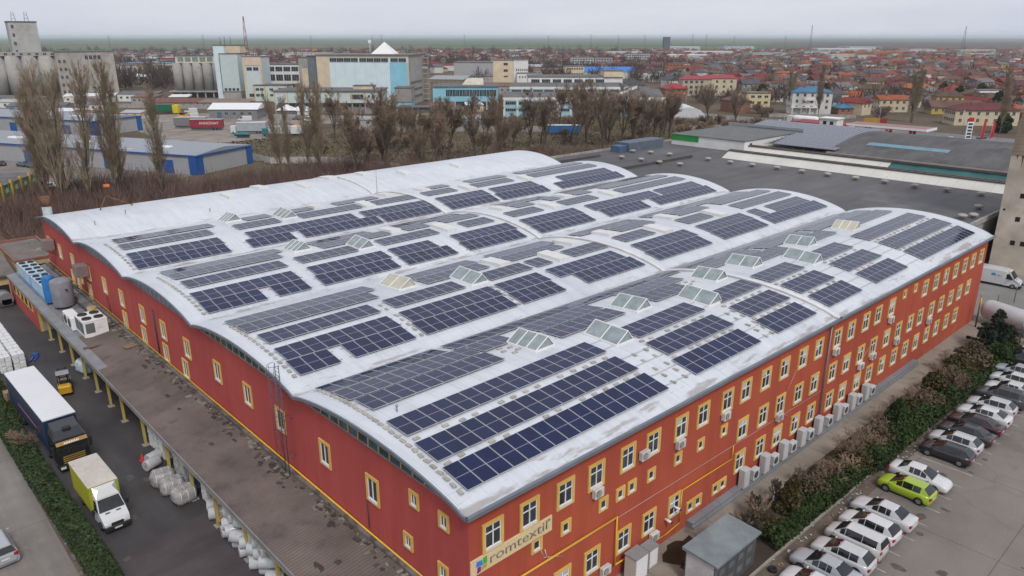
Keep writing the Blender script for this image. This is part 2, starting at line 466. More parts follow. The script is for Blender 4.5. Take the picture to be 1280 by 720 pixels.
# ================================================================== THE FACTORY
XW, YW, XE, YE = 21.2, 26.3, 106.1, 118.75     # wall planes
ROOF = roof_mat(); CELLS = panel_mat()
STREET = plaster('street_plaster', (0.415, 0.090, 0.048), (0.355, 0.070, 0.044))
GABLE = plaster('gable_plaster', (0.45, 0.086, 0.074), (0.40, 0.073, 0.066))
FASC = P('fascia_metal', (0.17, 0.19, 0.22), 0.5, 0.15, metal=0.2)
ALU = P('panel_frame_metal', (0.50, 0.50, 0.53), 0.4, 0.05, metal=0.3)
def zroof(x, y):
    s = ((y - 26.1) / 18.53) % 1.0
    if y < 26.1 or y > 118.74: s = 0
    A = 1.08 + 0.6 * min(1, max(0, (x - 20.7) / 85.5))
    return 11.4 + A * (4 * s * (1 - s)) ** 0.85

fac = thing('factory_building', 'long red factory hall with yellow window surrounds and five white barrel roof vaults', 'factory', (XW, YW, 0))
fo = Vector((XW, YW, 0))
def fpart(name, mb, mats, parent=fac, **k):
    mb.v = [(x - XW, y - YW, z) for x, y, z in mb.v] if parent is fac else mb.v
    return mb.build(name, mats, parent, **k)
# walls
b = MB().quad((XW, YW, 0), (XE, YW, 0), (XE, YW, 11.25), (XW, YW, 11.25)); fpart('street_wall', b, STREET)
b = MB().quad((XW, YE, 0), (XW, YW, 0), (XW, YW, 11.2), (XW, YE, 11.2)); fpart('gable_wall', b, GABLE)
b = MB().quad((XE, YW, 0), (XE, YE, 0), (XE, YE, 11.3), (XE, YW, 11.3)).quad((XE, YE, 0), (XW, YE, 0), (XW, YE, 11.3), (XE, YE, 11.3)); fpart('rear_wall', b, STREET)
# roof shell
b = MB(); nx, ny = 60, 31 * 5
xs = [20.65 + (106.35 - 20.65) * i / nx for i in range(nx + 1)]
ys = [25.72] + [26.1 + 18.53 * 5 * j / ny for j in range(ny + 1)] + [119.1]
g = [[(x, y, zroof(x, y)) for x in xs] for y in ys]
for j in range(len(ys) - 1):
    for i in range(nx): b.add([g[j][i], g[j][i + 1], g[j + 1][i + 1], g[j + 1][i]], [(0, 1, 2, 3)], 0, True)
roof = fpart('roof', b, ROOF)
b = MB()
for j in range(len(ys) - 1):
    for x, o in ((xs[0], -0.03), (xs[-1], 0.03)):
        z0, z1 = zroof(x, ys[j]), zroof(x, ys[j + 1])
        b.add([(x + o, ys[j], z0 + .03), (x + o, ys[j + 1], z1 + .03), (x + o, ys[j + 1], z1 - .19), (x + o, ys[j], z0 - .19)], [(0, 1, 2, 3)])
        b.add([(x + o, ys[j], z0 + .03), (x + o, ys[j + 1], z1 + .03), (x + o - 4 * o, ys[j + 1], z1 + .03), (x + o - 4 * o, ys[j], z0 + .03)], [(0, 1, 2, 3)])
        b.add([(x + o, ys[j], z0 - .19), (x + o, ys[j + 1], z1 - .19), (x - 20 * o, ys[j + 1], z1 - .19), (x - 20 * o, ys[j], z0 - .19)], [(0, 1, 2, 3)])
b.box(xs[0], xs[-1], 25.64, 25.72, 11.2, 11.43).box(xs[0], xs[-1], 25.72, 26.28, 11.2, 11.23).box(xs[0], xs[-1], 25.72, 25.86, 11.401, 11.43)
fpart('fascia', b, FASC)
b = MB()                                                        # ochre soffit strip below the eaves
b.box(XW + 0.01, XE, 26.2, 26.296, 11.06, 11.2); fpart('eaves_trim', b, P('ochre_trim', (0.32, 0.19, 0.06), 0.8))
# clerestory under the gable edge
CLG = glass('clerestory_glass', (0.035, 0.075, 0.085), 0.15); CLG2 = P('clerestory_sheet', (0.24, 0.28, 0.30), 0.5, 0.2)
b = MB(); y = 26.5; k = 0
while y < 118.4:
    y2 = min(y + 1.16, 118.6); mid = (y + y2) / 2
    z0, z1 = zroof(20.7, y) - .18, zroof(20.7, y2) - .18
    if min(z0, z1) > 11.22:
        dull = y > 64
        b.quad((XW - .05, y2, 11.2), (XW - .05, y, 11.2), (XW - .05, y, z0), (XW - .05, y2, z1), 1 if dull else 0)
        b.box(XW - .11, XW - .03, y - .04, y + .04, 11.2, z0, 3 if dull else 2)
    y = y2
b.box(XW - .14, XW - .02, 26.5, 118.6, 11.15, 11.21, 3)
fpart('clerestory', b, [CLG, CLG2, YEL, GREY])

# windows ---------------------------------------------------------
FRAMEW = P('window_frame', (0.74, 0.74, 0.74), 0.45, 0.05)
REVEAL = P('window_sill_paint', (0.60, 0.57, 0.52), 0.7, 0.1)
def window_meshes(w, h, cross, bw=.2):
    x, z = w / 2, h / 2; s = MB()
    s.box(-x, -x + bw, -.09, 0, -z, z).box(x - bw, x, -.09, 0, -z, z).box(-x + bw, x - bw, -.09, 0, z - bw, z).box(-x + bw, x - bw, -.09, 0, -z, -z + .1)
    xi, zt, zb = x - bw, z - bw, -z + .1
    si = MB().box(-xi, xi, -.12, -.002, zb, zb + .14 if h > 1.2 else zb + .09)
    zb2 = zb + (.14 if h > 1.2 else .09); f = MB(); t = .055
    f.box(-xi, -xi + t, -.05, -.002, zb2, zt).box(xi - t, xi, -.05, -.002, zb2, zt).box(-xi + t, xi - t, -.05, -.002, zt - t, zt).box(-xi + t, xi - t, -.05, -.002, zb2, zb2 + t)
    if cross:
        f.box(-t * .6, t * .6, -.055, -.002, zb2 + t, zt - t)
        zz = zb2 + (zt - zb2) * .66
        if cross == 1: f.box(-xi + t, -t * .6, -.052, -.002, zz - t * .5, zz + t * .5).box(t * .6, xi - t, -.052, -.002, zz - t * .5, zz + t * .5)
    p = MB().quad((-xi, -.012, zb2), (xi, -.012, zb2), (xi, -.012, zt), (-xi, -.012, zt))
    return (s.mesh('window_surround', [YEL]), si.mesh('sill', [REVEAL]), f.mesh('frame', [FRAMEW]), p.mesh('pane', [GLASS]))
W_BIG = window_meshes(1.55, 1.9, 1); W_SM = window_meshes(.92, 1.0, 0); W_LEFT = window_meshes(1.45, 1.95, 2)
W_TWIN = window_meshes(1.0, 1.0, 0); W_LS = window_meshes(.95, 1.1, 2)
BLIND = P('window_blind', (0.42, 0.43, 0.44), 0.8, 0.1)
rw = random.Random(5)
def add_window(ms, x, z, left=False, name='window'):
    rz = -pi / 2 if left else 0
    loc = (0, x - YW, z) if left else (x - XW, 0, z)
    o = link(name, ms[0], fac, loc, rz)
    for me, nm in zip(ms[1:], ('sill', 'frame', 'pane')): link(nm, me, o)
    if ms is W_BIG and rw.random() < .45:                        # a half-drawn blind behind the pane
        d = rw.uniform(.3, .9); x0, x1 = rw.choice([(-.53, 0), (0, .53), (-.53, .53)])
        MB().quad((x0, -.016, .72 - d), (x1, -.016, .72 - d), (x1, -.016, .72), (x0, -.016, .72)).build('blind', BLIND, o)
    return o
for x in (22.9, 25.7, 28.7, 31.5, 34.6, 37.3, 40.5, 43.2, 46.4, 49.0, 52.0, 55.0, 58.1, 61.0, 64.6, 67.4, 70.6, 73.4, 76.7, 85.6, 88.8, 91.9, 95.0, 98.1, 101.0, 104.0):
    add_window(W_BIG, x, 9.05)
for x in (79.7, 82.6): add_window(W_SM, x, 9.75, name='small_window')
for x in (26.3, 28.8, 32.3, 34.0, 35.2, 37.3, 40.4, 43.2, 46.3): add_window(W_SM, x, 6.6, name='small_window')
for x in (49.1, 52.2, 55.0, 58.1, 61.0, 64.5, 67.4, 70.5, 73.4, 76.6, 79.6, 82.8, 85.6, 88.9, 91.9, 95.0, 98.0, 101.0): add_window(W_BIG, x, 5.7)
for x in (28.6, 31.4, 34.6, 37.4, 40.4, 49.2, 52.3, 55.1, 58.2, 61.1, 64.7, 67.4, 70.6, 73.4, 76.5, 79.6, 82.6, 85.6, 88.8, 91.8, 95.0, 98.0): add_window(W_BIG, x, 2.72)
for x in (42.5, 43.5, 45.9, 46.9): add_window(W_TWIN, x, 1.65, name='small_window')
for y in (116.5, 110.8, 104.7, 97.7, 91.3, 85.2, 78.5, 72.5, 66.4, 59.6, 53.7, 48.1, 41.6, 35.7): add_window(W_LEFT, y, 8.05, True)
for y in (98.4, 85.1, 79.0, 72.7, 67.6, 106.0, 103.4): add_window(W_LEFT, y, 5.6, True)
for y, z in ((31.2, 9.6), (28.4, 9.6), (32.0, 6.3), (28.6, 6.1), (101.5, 6.3)): add_window(W_LS, y, z, True, 'small_window')

# pipes, cables, joint, downpipe
b = MB().path([(21.35, 26.1, 5.28), (33.6, 26.1, 5.08), (33.6, 26.1, 1.3), (35.9, 26.1, 1.12), (36.2, 26.1, 1.5)], .055)
b.path([(36.8, 26.15, .9), (39.4, 26.15, .75), (41.1, 26.15, .95), (41.1, 26.15, 3.7), (47.8, 26.15, 3.55), (47.8, 26.15, 4.7)], .04)
fpart('gas_pipe', b, YPIPE)
b = MB().path([(XW - .12, 26.6, 4.62), (XW - .12, 70, 4.8), (XW - .12, 119, 5.25)], .06); fpart('gas_pipe', b, YPIPE)
b = MB().path([(24.8, 26.26, 4.95), (40, 26.26, 4.72), (52, 26.26, 4.55), (62.6, 26.26, 4.4)], .016, 4)
for x0, z0, x1, z1 in ((55.2, 4.9, 57.4, 3.6), (56.0, 6.6, 57.2, 8.2), (76.8, 7.6, 78.1, 6.6), (73.4, 4.6, 75.5, 3.7), (71, 4.9, 72.5, 5.9)): b.path([(x0, 26.26, z0), (x1, 26.26, z1)], .014, 4)
b.path([(26.6, 26.26, 6.2), (26.9, 26.26, 5.4), (28.6, 26.24, 4.6)], .02, 4); b.path([(27.0, 26.26, 5.9), (27.2, 26.26, 5.2)], .03, 4)
fpart('cable', b, P('white_cable', (0.55, 0.5, 0.48), 0.6))
b = None
for pts, r in (([(XW - .04, 36.5, 7.0), (XW - .04, 36.4, 4.9)], .03), ([(XW - .1, 91.2, 6.7), (XW - .1, 90.2, 4.9)], .05), ([(XW - .1, 74.8, 9.6), (XW - .1, 74.6, 5.0)], .07)): fpart('downpipe', MB().path(pts, r, 5), DARKM)
b = MB().tube((62.75, 26.12, 11.1), (62.75, 26.12, .3), .075).box(62.5, 63.0, 25.9, 26.28, 10.85, 11.13)
fpart('downpipe', b, P('zinc_pipe', (0.20, 0.21, 0.24), 0.45, metal=.4))
b = MB(); prev = None
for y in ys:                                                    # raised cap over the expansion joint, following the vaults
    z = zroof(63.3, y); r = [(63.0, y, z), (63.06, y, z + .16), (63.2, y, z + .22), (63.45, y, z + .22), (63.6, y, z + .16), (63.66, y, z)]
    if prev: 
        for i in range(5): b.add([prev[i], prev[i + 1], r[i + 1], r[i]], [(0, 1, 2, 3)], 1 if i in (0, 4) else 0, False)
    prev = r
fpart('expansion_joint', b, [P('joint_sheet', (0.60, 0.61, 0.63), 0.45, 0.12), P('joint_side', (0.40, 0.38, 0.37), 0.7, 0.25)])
b = MB()                                                        # grey cable duct along the foot of the street wall
b.box(42.2, 86, 25.75, 26.28, 0, .5).box(42.2, 86, 25.6, 25.75, 0, .24).box(42.2, 86, 25.70, 26.28, .5, .54)
fpart('cable_duct', b, striped('duct_metal', (0.20, 0.21, 0.23), (0.08, 0.08, 0.09), 0, 2.0, .03, .5))

# rooflights ------------------------------------------------------
RLG = P('rooflight_glass', (0.24, 0.285, 0.30), 0.12, 0.25, 1.2, spec=0.5); RLB = P('rooflight_yellowed', (0.46, 0.44, 0.35), 0.4, 0.12)
def rooflight(x, y0, y1, panes=2, beige=False):
    zb = zroof(x + .9, (y0 + y1) / 2); s0, s1 = zroof(x + .9, y0), zroof(x + .9, y1)
    tp = .95
    def pt(u, h, y): return (x + u, y, s0 + (s1 - s0) * (y - y0) / (y1 - y0) + h)
    gl = MB().quad(pt(.03, .16, y0 + .05), pt(1.25, tp, y0 + .05), pt(1.25, tp, y1 - .05), pt(.03, .16, y1 - .05))
    gl.quad(pt(1.95, .16, y0 + .05), pt(1.95, .16, y1 - .05), pt(1.33, tp, y1 - .05), pt(1.33, tp, y0 + .05))
    for yy in (y0 + .06, y1 - .06): gl.tri(pt(.05, .16, yy), pt(1.93, .16, yy), pt(1.29, tp, yy))
    fr = MB()
    for yy in (y0, y1):
        fr.tube(pt(0, .15, yy), pt(1.29, tp + .03, yy), .042, n=4, smooth=False).tube(pt(1.98, .15, yy), pt(1.29, tp + .03, yy), .042, n=4, smooth=False).tube(pt(0, .15, yy), pt(1.98, .15, yy), .05, n=4, smooth=False)
    for k in range(1, panes):
        yy = y0 + (y1 - y0) * k / panes; fr.tube(pt(0, .17, yy), pt(1.29, tp + .03, yy), .05, n=4, smooth=False)
    for u, h in ((0, .15), (1.98, .15), (1.29, tp + .03)): fr.tube(pt(u, h, y0), pt(u, h, y1), .055, n=4, smooth=False)
    fr.add([pt(-.05, -.25, y0 - .05), pt(2.03, -.25, y0 - .05), pt(2.03, -.25, y1 + .05), pt(-.05, -.25, y1 + .05), pt(-.05, .13, y0 - .05), pt(2.03, .13, y0 - .05), pt(2.03, .13, y1 + .05), pt(-.05, .13, y1 + .05)],
           [(0, 1, 5, 4), (1, 2, 6, 5), (2, 3, 7, 6), (3, 0, 4, 7), (4, 5, 6, 7)])
    o = fpart('rooflight', fr, FRAMEW); gl.v = [(a - XW, c - YW, d) for a, c, d in gl.v]
    link('glazing', gl.mesh('glazing', [RLB if beige else RLG]), o)
for a in ((36.4, 36.7, 39.9, 3), (41.7, 33.3, 36.6), (48.6, 36.8, 39.8), (54.3, 33.4, 36.7), (60.5, 36.7, 39.6), (66.9, 36.6, 39.7), (72.6, 33.0, 36.4), (78.4, 36.5, 39.4),
          (43.0, 52.0, 55.4), (36.3, 74.2, 77.0, 3), (42.0, 70.2, 73.0), (36.6, 93.0, 95.7, 3), (42.6, 89.4, 92.6, 3)): rooflight(*a)
rooflight(37.2, 55.6, 59.0, 2, True); rooflight(89.0, 36.2, 38.9, 3, True)
HATCH = P('hatch_white', (0.62, 0.62, 0.61), 0.5, 0.06)
for x, y0, y1 in ((54.7, 51.7, 55.2), (72.3, 51.2, 54.6), (84.4, 51.2, 54.5), (48.9, 54.6, 57.9), (60.1, 55, 58.2), (66.2, 54.8, 57.6), (78.2, 54.6, 57.6),
                  (54.0, 69.7, 73.2), (48.7, 74, 76.8), (72.3, 69.7, 72.9), (84.4, 69.4, 72.4), (66.2, 73.4, 76.2), (78.2, 73.2, 76),
                  (54.2, 88.0, 91.2), (48.6, 92.2, 94.9), (72.3, 87.6, 90.6), (84.4, 87.4, 90.2), (60.1, 92, 94.6), (66.2, 91.5, 94),
                  (43.0, 107, 110.6), (49.2, 110.6, 114), (54.9, 106.5, 110), (61, 110, 113), (67, 109.3, 112), (73, 105.4, 108.4), (84.4, 105.2, 108.0)):
    m0, m1 = zroof(x + .8, y0), zroof(x + .8, y1)
    v = [(x, y0, m0 - .1), (x + 1.6, y0, m0 - .1), (x + 1.6, y1, m1 - .1), (x, y1, m1 - .1), (x + .05, y0 + .05, m0 + .34), (x + 1.55, y0 + .05, m0 + .34), (x + 1.55, y1 - .05, m1 + .34), (x + .05, y1 - .05, m1 + .34)]
    h = MB().add(v, [(0, 1, 5, 4), (1, 2, 6, 5), (2, 3, 7, 6), (3, 0, 4, 7), (4, 5, 6, 7)]); fpart('roof_hatch', h, HATCH)
# thin roof furniture: masts, vents
b = MB().tube((60.2, 94.5, 12.6), (60.2, 94.5, 16.4), .05, .03); fpart('lightning_rod', b, GREY)
b = MB().path([(27.2, 112.6, 12.4), (28.7, 114.6, 13.9), (31.6, 113.0, 12.5)], .09, 5, 0).tube((28.7, 114.6, 13.8), (29.0, 114.4, 16.6), .06, .04, 5, 0).box(28.6, 29.3, 114.1, 114.7, 15.2, 15.5, 1)
fpart('roof_bracket', b, [RUST, P('orange_lamp', (0.6, 0.16, 0.03), 0.5)])
for x, y in ((23.6, 36.2), (24.4, 104.6), (29.0, 107.6), (38.5, 103.0)):
    z = zroof(x, y); b = MB().tube((x, y, z - .05), (x, y, z + .35), .06).ball((x, y, z + .4), .11, 8, 5); fpart('vent_cap', b, GREY)
# chimney at the far corner of the gable
b = MB().lathe([(.62, 0), (.6, 12.6)], (22.3 - XW, 119.9 - YW, 0), 14).lathe([(.66, 12.6), (.62, 13.9), (.55, 13.9)], (22.3 - XW, 119.9 - YW, 0), 14, 1)
ch = b.build('flue_pipe', [P('flue_zinc', (0.36, 0.40, 0.42), 0.5, 0.2, 1.5), RUST], fac)
# caged ladder
b = MB()
for y in (46.15, 46.75):
    b.tube((20.55, y, 4.35), (20.55, y, 13.3), .035, n=4)
for k in range(30): b.tube((20.55, 46.15, 4.6 + k * .29), (20.55, 46.75, 4.6 + k * .29), .014, n=4)
for k in range(9):
    z = 6.6 + k * .84; pts = [(20.55 - .7 * sin(t), 46.45 - .45 * cos(t), z) for t in (0, .5, 1.0, 1.57, 2.1, 2.6, pi)]
    b.path(pts, .018, 4)
for t in (.6, 1.57, 2.5): b.tube((20.55 - .7 * sin(t), 46.45 - .45 * cos(t), 6.6), (20.55 - .7 * sin(t), 46.45 - .45 * cos(t), 13.3), .016, n=4)
for z in (6.0, 9.0, 11.0): b.tube((20.55, 46.15, z), (21.18, 46.15, z), .025, n=4).tube((20.55, 46.75, z), (21.18, 46.75, z), .025, n=4)
fpart('caged_ladder', b, P('ladder_steel', (0.10, 0.10, 0.13), 0.6))

# ------------------------------------------------------------------ solar array
PW, PD = 1.135, 2.27
def ordn(n):
    ones = ['', 'first', 'second', 'third', 'fourth', 'fifth', 'sixth', 'seventh', 'eighth', 'ninth', 'tenth', 'eleventh', 'twelfth', 'thirteenth', 'fourteenth', 'fifteenth', 'sixteenth', 'seventeenth', 'eighteenth', 'nineteenth']
    tens = {2: 'twent', 3: 'thirt', 4: 'fort', 5: 'fift', 6: 'sixt', 7: 'sevent', 8: 'eight', 9: 'ninet'}
    if n >= 100: return ('hundredth' if n == 100 else 'hundred-' + ordn(n - 100)) if n < 200 else 'two-hundred-' + (ordn(n - 200) if n > 200 else 'th')
    if n < 20: return ones[n]
    return tens[n // 10] + ('ieth' if n % 10 == 0 else 'y-' + ones[n % 10])
ROWS = []                                                     # (vault, row y, x start, count)
def rows(v, y, *blocks):
    for x, n in blocks: ROWS.append((v, y, x, n))
for y in (27.15, 29.95, 33.1): rows(0, y, (21.9 + (y - 27) * .05, 16), (43.3 + (y - 27) * .16, 8), (55.0 + (y - 27) * .16, 6), (64.3, 6), (74.3, 7), (86.3, 15))
rows(0, 37.25, (22.5, 10), (39.8, 7), (52.0, 5), (70.0, 6), (81.5, 5), (92, 10))
rows(0, 39.7, (22.3, 10), (33.9, 3), (39.8, 7), (51.8, 7), (64.2, 9), (75.5, 9), (87.0, 14))
rows(0, 42.1, (22.2, 9), (33.2, 26), (64.2, 33))
rows(1, 46.3, (22.2, 3), (26.8, 5), (33.5, 9), (44.4, 5), (53.2, 8), (64.8, 9), (77.6, 9), (89.3, 13))
rows(1, 48.6, (22.4, 9), (33.8, 9), (44.7, 5), (51.6, 9), (65.2, 9), (77.8, 9), (94.2, 8), (89.7, 2))
rows(1, 51.9, (22.6, 9), (34.3, 7), (45.4, 5), (51.7, 2), (57.2, 5), (65.8, 5), (78.1, 5), (90.5, 12))
rows(1, 55.2, (22.3, 11), (40.2, 7), (51.2, 7), (69, 6), (81.0, 6), (90.4, 12))
rows(1, 57.6, (22.3, 12), (39.6, 8), (51.0, 8), (64.4, 10), (78, 21))
rows(2, 63.95, (22.6, 5), (29.4, 3), (34.2, 8), (44.3, 6), (52.8, 8), (64.4, 9), (77.5, 8), (88.7, 13))
rows(2, 66.25, (22.7, 9), (34.6, 8), (44.5, 5), (53.3, 8), (64.6, 9), (77.0, 13), (92.6, 9))
rows(2, 69.9, (23.2, 9), (35.0, 6), (45.1, 7), (57.3, 4), (65.1, 5), (75.2, 6), (87.5, 14))
rows(2, 73.3, (23.2, 10), (39.4, 8), (50.8, 3), (56.5, 5), (69, 3), (75.4, 2), (81, 3), (87.5, 14))
rows(2, 75.7, (23.2, 11), (39.4, 7), (51.0, 9), (68.5, 8), (80.6, 19))
rows(3, 82.3, (22.5, 9), (35.2, 5), (42.0, 10), (53.8, 8), (64.8, 8), (74.6, 9), (87.4, 14))
rows(3, 84.6, (22.7, 9), (36.2, 13), (52.2, 10), (65.0, 8), (75.4, 8), (90.2, 11))
rows(3, 88.4, (23.0, 9), (36.3, 5), (44.9, 8), (56.3, 6), (65.1, 5), (74.6, 7), (87, 14))
rows(3, 91.8, (23.3, 10), (38.9, 3), (45, 3), (52, 6), (68.5, 3), (76, 7), (87, 14))

# one slab (cells) and one frame, shared by every module
sl = MB().box(-.545, .545, -1.125, 1.125, 0, .03)
sl.uv[1] = ((0, 0), (1, 0), (1, 1), (0, 1)); SLAB = sl.mesh('solar_panel', [CELLS])
def frame_geo(mb, M=None):
    o = len(mb.v); a, c, t = .553, 1.133, .021
    mb.box(-a, a, -c, -c + t, -.005, .037).box(-a, a, c - t, c, -.005, .037).box(-a, -a + t, -c + t, c - t, -.005, .037).box(a - t, a, -c + t, c - t, -.005, .037)
    if M: mb.xform(M, o)
fr = MB(); frame_geo(fr); PFR = fr.mesh('frame', [ALU])
mods = []
for ri, (v, y, x0, n) in enumerate(ROWS):
    ya, yb = y + .01, y + 2.26
    for i in range(n):
        x = x0 + PW * i + PW / 2
        za, zb = zroof(x, ya) + .13, zroof(x, yb) + .13
        c = Vector((x, (ya + yb) / 2, (za + zb) / 2)); tilt = atan2(zb - za, yb - ya)
        pa = [project((x + dx, yy, zz)) for dx, yy, zz in ((-.55, ya, za), (.55, ya, za), (.55, yb, zb), (-.55, yb, zb))]
        ar = abs(sum(pa[k][0] * pa[(k + 1) % 4][1] - pa[(k + 1) % 4][0] * pa[k][1] for k in range(4))) / 2
        mods.append((ar, ri, i, c, tilt))
mods.sort(key=lambda t: -t[0])
vname = ['front vault', 'second vault', 'third vault', 'fourth vault']
seen = {}
for ri, (v, y, x0, n) in enumerate(ROWS): seen.setdefault((v, y), []).append(ri)
rown = {}
for v in range(4):
    for k, y in enumerate(sorted(set(r[1] for r in ROWS if r[0] == v))): rown[(v, y)] = k + 1
for ar, ri, i, c, tilt in mods[:300]:
    v, y, x0, n = ROWS[ri]
    blk = seen[(v, y)].index(ri) + 1
    o = link('solar_panel', SLAB, None, c); o.rotation_euler = (tilt, 0, 0)
    tag(o, 'solar panel %s from left in block %s, %s row up the %s' % (ordn(i + 1), ['one', 'two', 'three', 'four', 'five', 'six', 'seven', 'eight'][blk - 1], ordn(rown[(v, y)]), vname[v]), 'solar panel', 'dark blue solar panels on the white roof')
    link('frame', PFR, o)
rest = MB()
for ar, ri, i, c, tilt in mods[300:]:
    M = Matrix.Translation(c) @ Matrix.Rotation(tilt, 4, 'X'); o = len(rest.v)
    rest.uv[len(rest.f) + 1] = ((0, 0), (1, 0), (1, 1), (0, 1)); rest.box(-.545, .545, -1.125, 1.125, 0, .03, 0).xform(M, o)
    k = len(rest.m); frame_geo(rest, M)
    for q in range(k, len(rest.m)): rest.m[q] = 1
struct(tag(rest.build('solar_panels', [CELLS, ALU]), 'rows of smaller looking solar panels covering the vaults farther back', 'solar panels', 'dark blue solar panels on the white roof'), 'stuff')
# mounting rails under and between the modules (part of the roof fit-out)
rl = MB()
for v, y, x0, n in ROWS:
    for yy in (y + .45, y + 1.8):
        z = zroof(x0, yy) + .07; z2 = zroof(x0 + n * PW, yy) + .07
        rl.tube((x0 - .3, yy, z), (x0 + n * PW + .3, yy, z2), .035, n=4, smooth=False)
for y0 in (27.6, 28.9, 30.4, 31.7, 33.6, 34.9):
    for xa, xb in ((39, 45), (52, 56), (61.5, 62.9), (63.8, 64.6), (71, 74.6), (82, 86.6)):
        rl.tube((xa, y0, zroof(xa, y0) + .05), (xb, y0, zroof(xb, y0) + .05), .03, n=4, smooth=False)
struct(tag(rl.build('mounting_rails', ALU), 'thin grey mounting rails lying on the white roof under the panels', 'mounting rails'), 'stuff')
# paving-slab ballast
BAL = P('ballast_concrete', (0.36, 0.345, 0.31), 0.9, 0.18, 1.0, rnd=.15)
bal = MB().rbox(-.22, .22, -.13, .13, 0, .10, .02).mesh('ballast_block', [BAL])
def ballast(x, y, lab, rz=0.):
    o = link('ballast_block', bal, None, (x, y, zroof(x, y) + .0)); s = (zroof(x, y + .2) - zroof(x, y - .2)) / .4
    o.rotation_euler = (math.atan(s), 0, rz + rw.uniform(-.2, .2)); tag(o, lab, 'concrete block', 'concrete ballast blocks on the roof', True)
for yy, nm in ((29.7, 'between the two lowest rows of the front vault'), (32.65, 'between second and third row of the front vault')):
    for x0, x1 in ((22.5, 40.6), (44.0, 53), (55.6, 62), (64.5, 71), (74.6, 82), (86.6, 103)):
        x = x0
        while x < x1:
            if rw.random() < .78: ballast(x + rw.uniform(-.1, .1), yy + rw.uniform(-.09, .09), 'grey ballast block ' + nm)
            x += PW
for k, y in enumerate([27.4 + .62 * j for j in range(27)]): ballast(21.55 + (y - 27) * .04, y, 'grey ballast block along the gable end of the front vault', pi / 2)
for k, y in enumerate([46.6 + .75 * j for j in range(16)]): ballast(21.85 + .02 * k, y, 'grey ballast block along the gable end of the second vault', pi / 2)
for k, y in enumerate([64.3 + .8 * j for j in range(15)]): ballast(22.3, y, 'grey ballast block along the gable end of the third vault', pi / 2)
for k, y in enumerate([82.8 + .85 * j for j in range(12)]): ballast(22.2, y, 'grey ballast block along the gable end of the fourth vault', pi / 2)
for xx in (41.0, 42.4, 53.6, 54.6):
    for y in (27.6, 28.5, 29.4, 30.6, 31.6, 33.6, 34.7): ballast(xx + (y - 27) * .15, y, 'grey ballast block in the gaps between front vault panel blocks', pi / 2)
for xx in (33.1, 44.0):
    for y in (46.7, 47.7, 48.7, 49.7, 50.7, 52.3, 53.4): ballast(xx + (y - 46) * .08, y, 'grey ballast block in the gaps between second vault panel blocks', pi / 2)
for xx, y in ((35.2, 39.4), (35.9, 39.0), (35.0, 38.7), (36.0, 38.2), (35.4, 37.9), (58.2, 39.3), (58.9, 39), (59.5, 38.6), (58.5, 38.2)): ballast(xx, y, 'grey ballast block lying beside a rooflight on the front vault')

# ------------------------------------------------------------------ wall sign
SIGN_W = 6.3
sg = thing('wall_sign', 'cream company sign reading romtextil with four coloured squares on the street facade corner', 'sign', (21.24, YW, 7.06))
MB().rbox(0, SIGN_W, -.09, -.005, 0, 1.05, .015).build('sign_board', P('sign_cream', (0.66, 0.52, 0.30), 0.6, 0.05), sg)
LETM = P('sign_letter', (0.36, 0.355, 0.34), 0.4, 0.05, metal=.4); LETD = P('sign_letter_edge', (0.07, 0.065, 0.06), 0.6)
MT = Matrix.Translation((1.42, -.115, .30)) @ Matrix.Rotation(pi / 2, 4, 'X')
text('romtextil', .90, LETM, sg, MT, .03, -.022, 4.42)
text('romtextil', .90, LETD, sg, Matrix.Translation((1.40, -.097, .285)) @ Matrix.Rotation(pi / 2, 4, 'X'), .006, -.004, 4.46, name='letter_outline')
text('\u00ae', .22, LETM, sg, Matrix.Translation((5.93, -.115, .78)) @ Matrix.Rotation(pi / 2, 4, 'X'), .02, 0, name='registered_mark')
lg = MB()
lg.quad((.36, -.1, .52), (.86, -.1, .46), (.80, -.1, .82), (.40, -.1, .86), 0); lg.quad((.90, -.1, .45), (1.18, -.1, .50), (1.16, -.1, .95), (.84, -.1, .86), 1)
lg.quad((.74, -.1, .14), (1.14, -.1, .2), (1.16, -.1, .46), (.76, -.1, .42), 2); lg.quad((.42, -.1, .06), (.70, -.1, .12), (.72, -.1, .44), (.46, -.1, .48), 3)
lg.build('logo', [P('logo_blue', (0.03, 0.22, 0.65), .5), P('logo_green', (0.05, 0.40, 0.06), .5), P('logo_ochre', (0.55, 0.33, 0.04), .5), P('logo_purple', (0.22, 0.02, 0.25), .5)], sg)

# ------------------------------------------------------------------ air conditioners and cabinets on the facade
ACW = P('ac_casing', (0.55, 0.54, 0.51), 0.5, 0.08, rnd=.12); ACD = P('ac_fan_dark', (0.06, 0.06, 0.065), 0.6)
def make_ac(lab, order=True):
    t = thing('air_conditioner', lab, 'air conditioner', group='air conditioners on the street facade', order=order)
    MB().rbox(-.42, .42, -.40, -.06, 0, .62, .025).build('casing', ACW, t)
    f = MB().lathe([(.02, -.03), (.23, -.03), (.25, 0)], (-.1, -.405, .31), 18, axis='y'); f.build('fan_grille', ACD, t)
    r = MB()
    for k in range(5): r.lathe([(.05 + .045 * k, -.037), (.06 + .045 * k, -.037)], (-.1, -.405, .31), 16, axis='y')
    r.build('fan_guard', ACW, t)
    MB().box(-.36, -.31, -.38, 0, -.05, -.005).box(.31, .36, -.38, 0, -.05, -.005).box(-.36, -.31, -.03, 0, -.35, -.05).box(.31, .36, -.03, 0, -.35, -.05).build('bracket', GREY, t)
    return t
ac0 = make_ac('white air conditioner hanging below a top floor window of the red facade')
